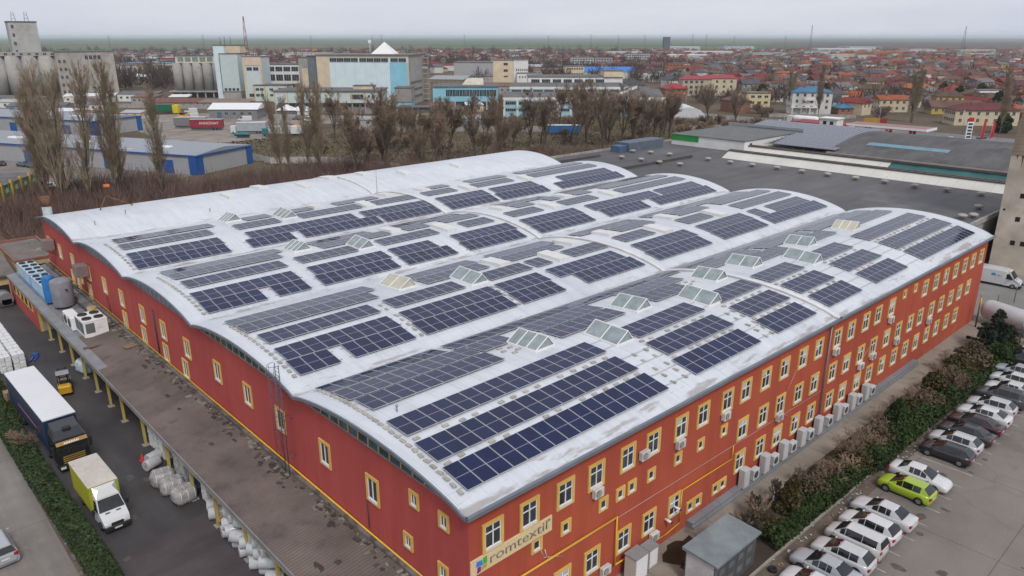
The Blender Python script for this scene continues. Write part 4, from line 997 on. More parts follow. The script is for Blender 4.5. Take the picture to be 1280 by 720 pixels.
for x in (.35, 1.5, 2.65, 3.8):
    d = MB().box(x, x + 1.0, .095, .119, .2, 2.3).build('door', P('kiosk_door', (0.075, 0.078, 0.085), .55), t)
    MB().box(x + .2, x + .8, .08, .094, 1.5, 1.95).box(x + .2, x + .8, .08, .094, .5, .95).build('louvre', P('kiosk_louvre', (0.13, 0.135, 0.14), .5), d)

# ---- hedges, shrubs, litter ---------------------------------------
HEDGE = leaf('hedge_leaf', (0.026, 0.045, 0.018), (0.05, 0.078, 0.03)); IVY = leaf('ivy_leaf', (0.016, 0.034, 0.010), (0.045, 0.068, 0.018)); DRY = leaf('dry_twig', (0.068, 0.055, 0.032), (0.115, 0.092, 0.054))
GRASS = leaf('grass_blade', (0.03, 0.042, 0.012), (0.062, 0.072, 0.022)); CONI = leaf('conifer_leaf', (0.016, 0.026, 0.016), (0.034, 0.05, 0.03)); OLIVE = leaf('olive_leaf', (0.04, 0.038, 0.015), (0.085, 0.068, 0.025))
BARK = P('bark', (0.085, 0.068, 0.055), .95, .3, 1.5); TWIG = P('twig_brown', (0.22, 0.158, 0.112), .95, .25, .3, rnd=.15); TWIGP = P('poplar_twig', (0.26, 0.205, 0.14), .95, .2, .3, rnd=.12); TWIGR = P('red_brown_twig', (0.145, 0.092, 0.075), .95, .25, .25)
rng = np.random.default_rng(4)
def strip_leaves(n, path, w0, h, size, mound=True, flat=.2):
    """leaf quads filling a rounded strip along a polyline"""
    P0 = np.array(path); seg = np.linalg.norm(np.diff(P0, axis=0), axis=1); cum = np.r_[0, np.cumsum(seg)]
    t = rng.random(n) * cum[-1]; k = np.clip(np.searchsorted(cum, t) - 1, 0, len(seg) - 1)
    u = ((t - cum[k]) / seg[k])[:, None]; c = P0[k] * (1 - u) + P0[k + 1] * u
    d = np.diff(P0, axis=0)[k] / seg[k][:, None]; nrm = np.stack([-d[:, 1], d[:, 0]], 1)
    hh = h * (.75 + .25 * np.sin(t * .8 + 2 * np.sin(t * .31))) if mound else h
    a = rng.random(n) * pi; r = np.sqrt(.72 + .28 * rng.random(n)) + .05 * rng.normal(size=n)
    off = np.cos(a) * r * w0 / 2; z = np.sin(a) ** .6 * r * hh
    C = np.c_[c + nrm * off[:, None], np.maximum(z, .03)]
    A, B = rand_axes(rng, n, size, flat)
    return C, A, B
def cat3(*L): return [np.concatenate([q[i] for q in L]) for i in range(3)]
C, A, B = strip_leaves(62000, [(8.15, 38), (8.4, 52), (8.15, 62), (7.95, 72), (7.75, 90)], 1.75, .95, .08, False)
t = thing('clipped_hedge', 'long dark green hedge between the road and the loading yard', 'hedge', (0, 0, 0))
quads_object('foliage', C, A, B, HEDGE, t); MB().box(7.8, 8.75, 38, 62, .05, .72).box(7.5, 8.25, 62, 90, .05, .72).build('core', HEDGE, t)
g_ = cat3(strip_leaves(9000, [(7.6, 90), (8.6, 86), (8.2, 78)], 3.0, .35, .09), strip_leaves(8000, [(8.0, 104), (8.2, 90)], 2.6, .3, .09))
struct(tag(quads_object('grass', *g_, GRASS), 'short green grass beside the parked trailer', 'grass'), 'stuff')

def skeleton(rg, p, d, L, r, lv, spec, out):
    """recursive bare branches: out gets (p0, p1, r0, r1, level)"""
    n, fork, ang, shrink, wob, upb = spec[lv][:6]
    q = Vector(p); d = Vector(d).normalized(); step = L / n
    nodes = []
    for i in range(n):
        d = (d + Vector((rg.gauss(0, wob), rg.gauss(0, wob), rg.gauss(0, wob) * .5 + upb))).normalized()
        e = q + d * step; ra = r * (1 - .75 * i / n); rb = r * (1 - .75 * (i + 1) / n)
        out.append((q.copy(), e.copy(), ra, rb, lv)); q = e; nodes.append((q.copy(), d.copy(), rb, (i + 1) / n))
    if lv + 1 < len(spec):
        for k in range(fork):
            f = rg.uniform(*(spec[lv][6] if len(spec[lv]) > 6 else (.25, 1))); j = min(n - 1, int(f * n)); pp, dd, rb, ff = nodes[j]
            ax = dd.orthogonal().normalized(); ax = Matrix.Rotation(rg.uniform(0, 2 * pi), 3, dd) @ ax
            nd = Matrix.Rotation(ang * rg.uniform(.7, 1.3), 3, ax) @ dd
            skeleton(rg, pp, nd, L * shrink * rg.uniform(.7, 1.15) * (1.15 - .5 * ff), max(.012, rb * .62), lv + 1, spec, out)
def tree_mesh(segs, lv0=1, rmin=.02):
    tr, cw = MB(), MB()
    for p0, p1, r0, r1, lv in segs:
        (tr if lv < lv0 else cw).tube(p0, p1, max(r0, rmin), max(r1, rmin), 6 if lv < lv0 else 3, 0, lv < lv0, False)
    return tr, cw
def make_tree(kind, seed, H):
    rg = random.Random(seed); out = []
    if kind == 'poplar':
        spec = [(12, 64, .30, .27, .025, .02, (.08, .99)), (5, 9, .30, .5, .05, .10, (.15, 1)), (4, 8, .34, .5, .07, .08, (.1, 1)), (3, 0, 0, 0, .09, .08)]
        for k in range(rg.choice((1, 2))): skeleton(rg, (k * .7, 0, 0), (rg.uniform(-.05, .05), rg.uniform(-.05, .05), 1), H * (.9 if k else .97), H * .011, 0, spec, out)
        m = TWIGP
    elif kind == 'spread':
        spec = [(4, 8, .31, 1.35, .05, .03, (.15, 1)), (7, 11, .40, .5, .07, .07, (.2, 1)), (5, 8, .48, .52, .09, .06, (.15, 1)), (3, 6, .55, .55, .11, .05, (.15, 1)), (2, 0, 0, 0, .12, .04)]
        skeleton(rg, (0, 0, 0), (rg.uniform(-.12, .12), rg.uniform(-.12, .12), 1), H * .38, H * .022, 0, spec, out); m = TWIG
    else:                                                          # bushy bare shrub
        spec = [(5, 9, .6, .6, .1, .03, (.1, 1)), (4, 7, .6, .55, .12, .02, (.2, 1)), (3, 0, 0, 0, .14, .01)]
        for k in range(9):
            a = rg.uniform(0, 2 * pi); skeleton(rg, (.1 * cos(a), .1 * sin(a), 0), (.55 * cos(a), .55 * sin(a), 1), H, .035, 0, spec, out)
        m = TWIG
    return out, m
def tree_thing(name, lab, loc, kind, seed, H, rmin, group=None, order=False, lv0=1, rz=0):
    segs, m = make_tree(kind, seed, H); t = thing(name, lab, 'tree' if kind != 'shrub' else 'shrub', loc, rz, group, order)
    tr, cw = tree_mesh(segs, lv0, rmin); tr.build('trunk', BARK, t); me = cw.mesh('crown', [m]); link('crown', me, t); return t
# planting bed on the street side
lv = [strip_leaves(9000, [(44.5, 20.9), (56, 20.6), (70, 20.4)], 1.6, 1.2, .09), strip_leaves(15000, [(60, 20.6), (74, 20.4), (86, 20.1), (99, 19.9)], 2.2, 1.7, .1)]
t = thing('ivy_hedge', 'ragged dark green ivy hedge along the kerb of the parking lot', 'hedge'); quads_object('foliage', *cat3(*lv), IVY, t)
lv = [strip_leaves(8000, [(52, 21.7), (66, 21.6), (80, 21.4)], 2.2, 1.2, .09), strip_leaves(8000, [(78, 21.5), (99, 20.9)], 2.9, 2.0, .1)]
t = thing('olive_shrubbery', 'olive and brown shrubbery behind the ivy hedge near the wall path', 'shrubs'); quads_object('foliage', *cat3(*lv), OLIVE, t)
def blob(n, c, r, h, size, mat, parent, conic=False, flat=.2):
    th = rng.random(n) * 2 * pi; z = rng.random(n); lump = 1 + .22 * np.sin(3 * th + c[0]) * np.sin(5 * z * pi)
    R = r * ((1 - z) ** .8 + .08 if conic else np.sqrt(np.maximum(.02, 1 - (2 * z - .9) ** 2 * .85))) * lump * np.sqrt(.45 + .55 * rng.random(n))
    C = np.c_[R * np.cos(th), R * np.sin(th), .1 + z * h * (1 + .05 * rng.normal(size=n))]
    A, B = rand_axes(rng, n, size, flat); return quads_object('foliage', C, A, B, mat, parent)
def shrub(name, lab, x, y, r, h, mat, n=2500, size=.08, conic=False, group=None):
    t = thing(name, lab, 'shrub' if not conic else 'conifer', (x, y, 0), 0, group); MB().tube((0, 0, 0), (0, 0, h * .6), .05).build('stem', BARK, t); blob(n, (x, y), r, h, size, mat, t, conic)
shrub('conifer_bush', 'bushy olive green conifer nearest to the utility kiosk', 50.0, 22.0, 1.15, 2.7, OLIVE, 4200, .08, True)
shrub('conifer_bush', 'dark green rounded conifer in the middle of the planting bed', 69.2, 21.6, 1.35, 2.8, IVY, 4200, .09, True)
shrub('round_shrub', 'brown tangled shrub beside the olive conifer', 52.9, 21.3, 1.2, 1.4, DRY, 2000); shrub('round_shrub', 'low brown shrub right of the kiosk', 46.2, 21.7, 1.0, 1.0, OLIVE, 1500)
shrub('round_shrub', 'straw brown bush below the large spruce', 88.6, 21.2, 1.9, 2.6, DRY, 3200, .1); shrub('round_shrub', 'green bush in front of the large spruce by the cars', 93.2, 19.9, 1.5, 1.9, IVY, 2600, .1)
for k, (x, y, H) in enumerate(((47.2, 23.0, 1.7), (53.6, 22.7, 1.5), (60.4, 22.1, 2.1), (62.6, 21.8, 2.2), (77.2, 22.2, 1.6), (83.5, 22.3, 1.9), (58.2, 21.2, 1.5), (73.3, 22.9, 1.4), (44.6, 23.3, 1.3), (66.0, 22.3, 1.6), (80.8, 21.0, 2.3), (87.0, 22.4, 2.4), (74.6, 21.6, 2.2), (68.2, 22.8, 1.8), (55.2, 21.5, 1.9))):
    tree_thing('bare_shrub', 'leafless twiggy shrub in the street planting bed', (x, y, 0), 'shrub', 40 + k, H * .82, .016, 'bare shrubs in the planting bed', True)
for k, (x, y, r, h, m) in enumerate(((56.5, 21.9, 1.0, 1.6, DRY), (64.5, 21.2, 1.1, 1.7, DRY), (71.8, 21.5, 1.0, 1.9, OLIVE), (75.5, 20.9, 1.3, 1.9, DRY), (79.5, 21.9, 1.1, 2.2, OLIVE), (82, 20.6, 1.3, 2.1, DRY), (85.8, 21.7, 1.4, 2.3, OLIVE), (91, 21.7, 1.3, 2.4, DRY), (59.5, 20.6, .8, 1.5, OLIVE))):
    t = thing('dry_shrub', 'straw brown leafless shrub mass rising from the planting bed' if m is DRY else 'olive evergreen shrub rising from the planting bed', 'shrub', (x, y, 0), 0, 'loose shrubs in the planting bed', True); MB().tube((0, 0, 0), (0, 0, h * .6), .05).build('stem', BARK, t); o = blob(2200, (x, y), r, h, .075, m, t)
for k, (x, y) in enumerate(((47.0, 23.3), (44.5, 22.9), (49.9, 23.4), (44.0, 21.6))):
    segs, m = make_tree('spread', 60 + k, 2.4); t = thing('young_tree', 'young tree with whitewashed stem near the kiosk', 'tree', (x, y, 0), 0, 'young trees by the kiosk', True)
    tr, cw = tree_mesh(segs[::1], 1, .005); tr.build('trunk', BARK, t); cw.build('crown', BARK, t); MB().tube((0, 0, 0), (0, 0, .55), .07).build('whitewash', WHITE, t)
# the big spruce at the far end
t = thing('spruce_tree', 'large spreading grey green spruce at the end of the facade', 'tree', (96.6, 21.2, 0)); MB().tube((0, 0, 0), (0, 0, 5), .2, .06).build('trunk', BARK, t)
LC, LA, LB = [], [], []
rg = random.Random(8)
for k in range(70):
    z = rg.uniform(.6, 5.0); L = (5.4 - z) * .62 * rg.uniform(.75, 1.15); a = rg.uniform(0, 2 * pi); n = int(46 * L)
    s_ = rng.random(n) ** .7; c = np.c_[cos(a) * L * s_, sin(a) * L * s_, z + .35 * s_ * L * .4 - .1 * s_ ** 2 * L]
    c += rng.normal(size=(n, 3)) * (.16 * (1.2 - s_))[:, None] + rng.normal(size=(n, 3)) * .05; A, B = rand_axes(rng, n, .095, .3); LC.append(c); LA.append(A); LB.append(B)
quads_object('crown', np.concatenate(LC), np.concatenate(LA), np.concatenate(LB), CONI, t)
tree_thing('ragged_bush', 'bare spreading bush growing on the hedge beside the dark truck', (8.1, 72.2, .3), 'shrub', 77, 1.5, .014)
b = MB(); rg = random.Random(2)
for k in range(300):
    if rg.random() < .8: x = rg.uniform(42, 96); y = 19.35 - (x - 42) * .008 + rg.gauss(0, .33)
    else: x, y = rg.uniform(7.2, 7.6), rg.uniform(38, 74)
    cl = rg.random(); s = rg.uniform(.03, .14); o = len(b.v)
    b.quad((-s, -s * .7, 0), (s, -s * .6, .05), (s * .8, s * .7, 0), (-s * .9, s * .6, .06), 0 if cl < .5 else 1 if cl < .62 else 2).xform(Matrix.Translation((x, y, .04)) @ Matrix.Rotation(rg.uniform(0, 6), 4, 'Z'), o)
struct(tag(b.build('litter', [P('litter_white', (.34, .34, .34)), P('litter_blue', (.1, .2, .4)), P('litter_brown', (.2, .15, .1))]), 'scattered paper and plastic litter along the kerb', 'litter'), 'stuff')
t = thing('scrap_tyre', 'worn black tyre lying on the dirt by the nearest silver cars', 'tyre', (42.4, 19.3, .15)); MB().lathe([(.18, -.1), (.3, -.1), (.33, 0), (.3, .1), (.18, .1), (.16, 0)], n=18).build('tread', DARK, t)
# ================================================================== VEHICLES
TYRE = P('tyre_rubber', (0.02, 0.02, 0.021), .85, .1); RIM = P('alloy_rim', (0.32, 0.33, 0.34), .35, .1, metal=.7); CGL = glass('car_glass', (0.012, 0.014, 0.017), .05, .6); TRIM = P('black_trim', (0.02, 0.02, 0.022), .55, .1); PLATE = P('number_plate', (0.62, 0.62, 0.6), .5, .03)
def wheel(t, x, y, r, w_=.2, side=1):
    o = MB().lathe([(r * .62, -w_ / 2), (r * .93, -w_ / 2), (r, -w_ / 2 + .03), (r, w_ / 2 - .03), (r * .93, w_ / 2), (r * .62, w_ / 2)], (0, 0, 0), 20, axis='x').build('wheel', TYRE, t, (x, y, r))
    b = MB().lathe([(r * .62, .0), (r * .6, side * .02), (r * .15, side * .03)], (side * w_ * .5 - side * .02, 0, 0), 20, axis='x', smooth=False)
    b.build('rim', RIM, o)
KINDS = {   # (y, lower half width, belt z, bonnet?) ... all in fractions of length for y
 'hatch': dict(L=4.2, W=1.76, H=1.46, wb=2.58, hood=.93, deck=.98, ws0=.275, ws1=.035, rr0=-.33, rr1=-.468, nose=.66),
 'sedan': dict(L=4.6, W=1.8, H=1.45, wb=2.68, hood=.92, deck=1.0, ws0=.25, ws1=.04, rr0=-.19, rr1=-.36, nose=.64),
 'mpv': dict(L=4.1, W=1.72, H=1.6, wb=2.5, hood=1.02, deck=1.08, ws0=.33, ws1=.14, rr0=-.44, rr1=-.49, nose=.74),
 'suv': dict(L=4.55, W=1.88, H=1.72, wb=2.65, hood=1.08, deck=1.12, ws0=.27, ws1=.07, rr0=-.37, rr1=-.48, nose=.8),
 'coupe': dict(L=4.55, W=1.8, H=1.38, wb=2.7, hood=.92, deck=1.0, ws0=.26, ws1=.05, rr0=-.22, rr1=-.40, nose=.6)}
def car(kind, pname, col, lab, loc, rz, group, cat='car', name='parked_car', roofcol=None):
    k = KINDS[kind]; L, W, H = k['L'], k['W'], k['H']; t = thing(name, lab, cat, loc, rz, group)
    body = paint(pname, col, .28)
    hw = W / 2; S = []
    def st(y, w_, zl, zt): S.append((y * L, w_ * hw, zl, zt))
    hd, dk, ns = k['hood'], k['deck'], k['nose']; wl = k['ws0']; r1 = k['rr1']
    st(-.5, .74, .42, dk * .78); st(-.492, .86, .30, dk * .92); st(-.47, .95, .24, dk * .97); st(min(r1, -.40), .985, .2, dk); st(-.3, 1, .2, dk * .985); st(-.1, 1, .2, .96 * (dk + hd) / 2); st(.1, 1, .2, .965 * (dk + hd) / 2); st(wl, .985, .2, hd); st(.38, .965, .21, hd * .93); st(.445, .92, .22, hd * .84); st(.48, .84, .25, ns * 1.03); st(.497, .7, .32, ns * .85); st(.5, .62, .38, ns * .78)
    rings = []
    for y, w_, zl, zt in S:
        h_ = zt - zl
        half = [(w_ * .86, zl), (w_ * .97, zl + h_ * .16), (w_, zl + h_ * .45), (w_ * .985, zl + h_ * .72), (w_ * .945, zl + h_ * .91), (w_ * .84, zt - .005), (w_ * .45, zt + .018)]
        rings.append([(x, y, z) for x, z in half] + [(0, y, zt + .025)] + [(-x, y, z) for x, z in half[::-1]] + [(0, y, zl)])
    B = MB().loft(rings, 0, True)
    # cabin
    zr = H; bw, rw_ = .86 * hw, .62 * hw
    def cs(y, f, pin=0):            # f = 0 at the belt, 1 at the roof
        zb = (hd if y > 0 else dk) * .97 + (.0 if abs(y) > .2 else 0); zb = dk * .97 + (hd * .985 - dk * .97) * max(0, min(1, (y - r1) / (wl - r1)))
        z1 = zb + (zr - .05 - zb) * f; x1 = bw + (rw_ - bw) * f; zt_ = zb + (zr - zb) * f
        return [(bw, y * L, zb), (x1, y * L, z1), (x1 * .8, y * L, zt_ + (0 if f < .05 else .005)), (0, y * L, zt_ + .03 * f), (-x1 * .8, y * L, zt_ + (0 if f < .05 else .005)), (-x1, y * L, z1), (-bw, y * L, zb)]
    ysec = [r1, k['rr0'], k['rr0'] + .035, (k['rr0'] + .02 + k['ws1']) / 2 - .024, (k['rr0'] + .02 + k['ws1']) / 2 - .014, k['ws1'] - .012, k['ws1'], wl]
    fs = [0.03, .97, .99, 1, 1, 1, .97, 0.02]
    R = [cs(y, f) for y, f in zip(ysec, fs)]
    G = {'rear_window': MB(), 'windscreen': MB(), 'side_window': MB(), 'side_window2': MB()}
    def lerp(a, b_, u): return tuple(a[i] + (b_[i] - a[i]) * u for i in range(3))
    for j in range(7):
        for i in range(6):
            q = [R[j][i], R[j][i + 1], R[j + 1][i + 1], R[j + 1][i]]
            side = i in (0, 5); topf = i in (1, 2, 3, 4)
            B.add(q[::-1], [(0, 1, 2, 3)], 1 if (topf and 0 < j < 6) else 0, False)
            n = (Vector(q[1]) - Vector(q[0])).cross(Vector(q[3]) - Vector(q[0]))
            if n.length < 1e-7: continue
            n.normalize(); c = sum((Vector(p) for p in q), Vector()) / 4
            if n.dot(c - Vector((0, 0, H * .6))) < 0: n = -n
            off = n * .008
            if side and j in (2, 4, 6):
                a, b2, c2, d2 = q
                lo, hi = (.04, .97) if i == 0 else (.03, .96)
                u0, u1 = (.0, 1.0)
                if j == 6: u1 = .42
                g4 = [lerp(lerp(a, b2, lo), lerp(d2, c2, lo), u0), lerp(lerp(a, b2, hi), lerp(d2, c2, hi), u0), lerp(lerp(a, b2, hi), lerp(d2, c2, hi), u1), lerp(lerp(a, b2, lo), lerp(d2, c2, lo), u1)]
                G['side_window' if i == 0 else 'side_window2'].add([Vector(p) + off for p in g4], [(0, 1, 2, 3)])
    for nm, ja, jb, s_ in (('rear_window', 1, 0, -1), ('windscreen', 6, 7, 1)):
        a, b2 = Vector(R[ja][1]), Vector(R[ja][5]); c2, d2 = Vector(R[jb][6]), Vector(R[jb][0])
        q = [a.lerp(d2, .04), b2.lerp(c2, .04), b2.lerp(c2, .93), a.lerp(d2, .93)]; m_ = sum(q, Vector()) / 4
        q = [m_ + (p - m_) * .97 for p in q]; n = (q[1] - q[0]).cross(q[3] - q[0]).normalized()
        if n.z < 0: n = -n
        ins = [p + n * .05 for p in q]; top = [(q[0] + q[1]) / 2 + n * .062, (q[2] + q[3]) / 2 + n * .062]
        G[nm].add([ins[0], top[0], top[1], ins[3], ins[1], ins[2]], [(0, 1, 2, 3), (1, 4, 5, 2)])
    B.build('body', [body, paint(pname + '_roof', roofcol, .3) if roofcol else body], t, weld=True)
    for nm, m in G.items():
        if m.f: m.build('side_window' if nm.startswith('side') else nm, CGL, t)
    wbh = k['wb'] / 2
    for yy in (-wbh + .02, wbh - .02):
        for sd in (1, -1):
            B2 = MB().lathe([(.36, -.012), (.36, .012)], (sd * (hw - .008), yy, .32), 20, axis='x'); B2.build('wheel_arch', TRIM, t)
            wheel(t, sd * (hw - .085), yy, .315, .2, sd)
    for sd in (1, -1):
        MB().add([(sd * hw * .50, L * .492, ns * .86), (sd * hw * .86, L * .462, ns * .92), (sd * hw * .84, L * .447, ns * 1.09), (sd * hw * .48, L * .480, ns * 1.06)], [(0, 1, 2, 3) if sd < 0 else (3, 2, 1, 0)]).xform(Matrix.Translation((0, .014, .012))).build('headlight', LAMP, t)
        MB().box(min(sd * hw * .62, sd * hw * .93), max(sd * hw * .62, sd * hw * .93), -L * .5 - .004, -L * .478, dk * .70, dk * .90).build('taillight', RED_L, t)
        MB().rbox(min(sd * (hw + .0), sd * (hw + .17)), max(sd * (hw + .0), sd * (hw + .17)), wl * L - .28, wl * L - .16, hd + .0, hd + .13, .03).build('mirror', body, t)
    MB().box(-.26, .26, -L * .5 - .012, -L * .5 + .01, dk * .58, dk * .70).build('number_plate', PLATE, t); MB().box(-.26, .26, L * .5 - .01, L * .5 + .012, .40, .51).build('number_plate', PLATE, t)
    MB().box(-hw * .6, hw * .6, L * .498 - .02, L * .5 + .006, .27, .38).build('grille', TRIM, t)
    return t
LOT = 'cars parked nose in beside the planting bed'
U = 0.0
for k_, pn, col, x, y, rz, lab in (
 ('hatch', 'car_white', (.56, .57, .585), 42.3, 16.4, 0, 'white car cut off by the bottom edge of the photo'),
 ('sedan', 'car_silver', (.34, .36, .39), 44.6, 16.7, 0, 'silver grey sedan parked nearest but one in the lot'),
 ('hatch', 'car_silver_light', (.47, .48, .50), 46.9, 16.5, 0, 'pale silver hatchback beside the silver grey sedan'),
 ('mpv', 'car_white_c', (.52, .52, .52), 49.2, 16.6, 0, 'small white van-like car with tall roof among the white cars'),
 ('hatch', 'car_white', (.56, .57, .585), 51.5, 16.6, 0, 'white hatchback between the tall white car and the white sedan'),
 ('sedan', 'car_white_b', (.50, .51, .53), 54.0, 16.6, 0, 'white sedan next to the empty bay before the lime car'),
 ('hatch', 'car_lime', (.30, .42, .018), 58.75, 16.7, 0, 'lime green hatchback parked between the empty bay and the nose-out white sedan'),
 ('sedan', 'car_white', (.56, .57, .585), 61.4, 16.6, pi, 'white sedan parked nose out beside the lime green car'),
 ('hatch', 'car_black', (.018, .017, .021), 67.1, 16.5, 0, 'black hatchback after the empty bays'),
 ('hatch', 'car_silver_light', (.5, .51, .53), 69.6, 16.6, 0, 'silver white hatchback between two dark cars'),
 ('sedan', 'car_anthracite', (.03, .03, .036), 72.0, 16.5, 0, 'anthracite sedan beside the maroon sedan'),
 ('sedan', 'car_maroon', (.035, .012, .017), 74.6, 16.5, 0, 'dark maroon sedan parked beside the low white coupe'),
 ('coupe', 'car_white', (.56, .57, .585), 77.1, 16.5, 0, 'low white coupe beside the dark maroon sedan'),
 ('hatch', 'car_silver_light', (.55, .56, .58), 79.7, 16.6, 0, 'pale hatchback left of the dark grey off-roader'),
 ('suv', 'car_grey', (.055, .058, .066), 82.5, 16.5, 0, 'dark grey off-roader towards the far end of the lot'),
 ('sedan', 'car_white', (.56, .57, .585), 85.0, 16.4, 0, 'white sedan right behind the dark grey off-roader'),
 ('hatch', 'car_white', (.56, .57, .585), 87.8, 16.9, 0, 'white hatchback third from the far end of the lot'),
 ('sedan', 'car_silver', (.3, .31, .33), 90.6, 17.2, 0, 'grey sedan second from the far end of the lot'),
 ('suv', 'car_black', (.016, .018, .018), 94.6, 17.6, .1, 'black off-roader at the far end of the lot')):
    car(k_, pn, col, lab, (x, y, .006), rz + rw.uniform(-.03, .03), LOT)
car('mpv', 'car_silver', (.34, .36, .39), 'silver car driving on the road at the left edge', (3.6, 57.6, .006), .05, 'cars on the road', name='driving_car')

# ---- articulated truck
NAVY = P('trailer_navy', (0.012, 0.028, 0.07), .45, .15, spec=.5); CABD = paint('cab_black', (.012, .012, .016), .3); GOLD = P('truck_gold', (0.30, 0.19, 0.05), .5)
t = thing('parked_truck', 'dark articulated truck with a white roofed navy blue trailer', 'truck', (10.65, 69.0, .006), .03)
tr = MB().box(-1.27, 1.27, 0, 13.4, 1.05, 3.88).build('trailer_box', striped('trailer_curtain', (0.012, 0.03, 0.075), (0.006, .012, .03), 1, .62, .06, .4), t)
MB().rbox(-1.29, 1.29, -.02, 13.42, 3.88, 4.0, .04).build('trailer_roof', striped('trailer_roof_white', (0.66, 0.67, 0.69), (0.50, .51, .53), 1, .6, .14, .45, .05), t)
for s_, q in ((-1, 8.2), (1, 6)): MB().box(s_ * 1.275 - .006, s_ * 1.275 + .006, 2.2, 2.6, 2.0, 2.5).build('curtain_print', P('print_red', (.3, .02, .03), .5), tr)
MT = Matrix.Translation((-1.285, 10.8, 2.0)) @ Matrix.Rotation(-pi / 2, 4, 'Z') @ Matrix.Rotation(pi / 2, 4, 'X')
MB().box(-1.283, -1.272, 3.2, 9.6, 2.02, 2.18).build('curtain_stripe', P('print_pink', (.42, .12, .14), .5), tr)
MB().box(-1.1, 1.1, .5, 13, .75, 1.05).build('chassis', DARKM, t)
for y in (9.2, 10.5, 11.8):
    for s_ in (1, -1): wheel(t, s_ * 1.02, y, .5, .38, s_)
c = MB(); ya, yb = -2.75, -.35
sec = [(-1.22, yb), (1.22, yb)]
c.add([(-1.22, yb, .9), (1.22, yb, .9), (1.25, ya + .08, .55), (-1.25, ya + .08, .55), (-1.2, yb, 3.0), (1.2, yb, 3.0), (1.2, ya + .22, 2.9), (-1.2, ya + .22, 2.9), (-1.22, ya, 1.6), (1.22, ya, 1.6)],
      [(0, 1, 5, 4), (1, 2, 9, 6, 5), (0, 4, 7, 8, 3), (2, 3, 8, 9), (4, 5, 6, 7), (8, 7, 6, 9), (0, 3, 2, 1)])
c.build('cab', CABD, t)
MB().add([(-1.15, yb, 3.0), (1.15, yb, 3.0), (1.15, ya + .3, 2.92), (-1.15, ya + .3, 2.92), (-1.0, yb, 3.78), (1.0, yb, 3.78), (.95, ya + 1.0, 3.5), (-.95, ya + 1.0, 3.5)], [(0, 1, 5, 4), (1, 2, 6, 5), (2, 3, 7, 6), (3, 0, 4, 7), (4, 5, 6, 7)]).build('wind_deflector', CABD, t)
MB().rbox(-.32, .32, ya + .78, ya + 1.25, 3.28, 3.68, .08).build('roof_hatch', TRIM, t)
MB().add([(-1.12, ya - .005, 1.72), (1.12, ya - .005, 1.72), (1.1, ya + .19, 2.72), (-1.1, ya + .19, 2.72)], [(0, 1, 2, 3)]).build('windscreen', CGL, t)
MB().add([(-1.18, ya + .12, 2.72), (1.18, ya + .12, 2.72), (1.18, ya - .16, 2.6), (-1.18, ya - .16, 2.6), (1.18, ya + .05, 2.86), (-1.18, ya + .05, 2.86)], [(0, 1, 2, 3), (3, 2, 4, 5)]).build('sun_visor', GOLD, t)
b = MB()
for k in range(9): b.quad((-.62 + k * .13, ya - .17 + 0, 2.66), (-.54 + k * .13, ya - .17, 2.66), (-.50 + k * .13, ya - .08, 2.79), (-.58 + k * .13, ya - .08, 2.79))
b.build('visor_script', WHITE, t)
g4 = MB()
for k in range(4): g4.box(-.85, .85, ya - .03, ya + .02, .82 + k * .19, .9 + k * .19)
g4.build('grille', GOLD, t); MB().rbox(-1.25, 1.25, ya - .12, ya + .4, .3, .72, .05).build('bumper', TRIM, t)
for s_ in (1, -1):
    MB().box(s_ * .98 - .2, s_ * .98 + .2, ya - .14, ya - .11, .42, .62).build('headlight', LAMP, t); MB().rbox(s_ * 1.42 - .12, s_ * 1.42 + .12, ya + .1, ya + .22, 1.7, 2.55, .03).build('mirror', TRIM, t)
    MB().box(s_ * 1.225 - .006, s_ * 1.225 + .006, ya + .5, ya + 1.3, 1.75, 2.6).build('side_window', CGL, t); wheel(t, s_ * 1.02, ya + 1.15, .5, .34, s_); wheel(t, s_ * 1.0, .9, .5, .4, s_)
MB().box(-.3, .3, ya - .135, ya - .121, .45, .58).build('number_plate', PLATE, t)

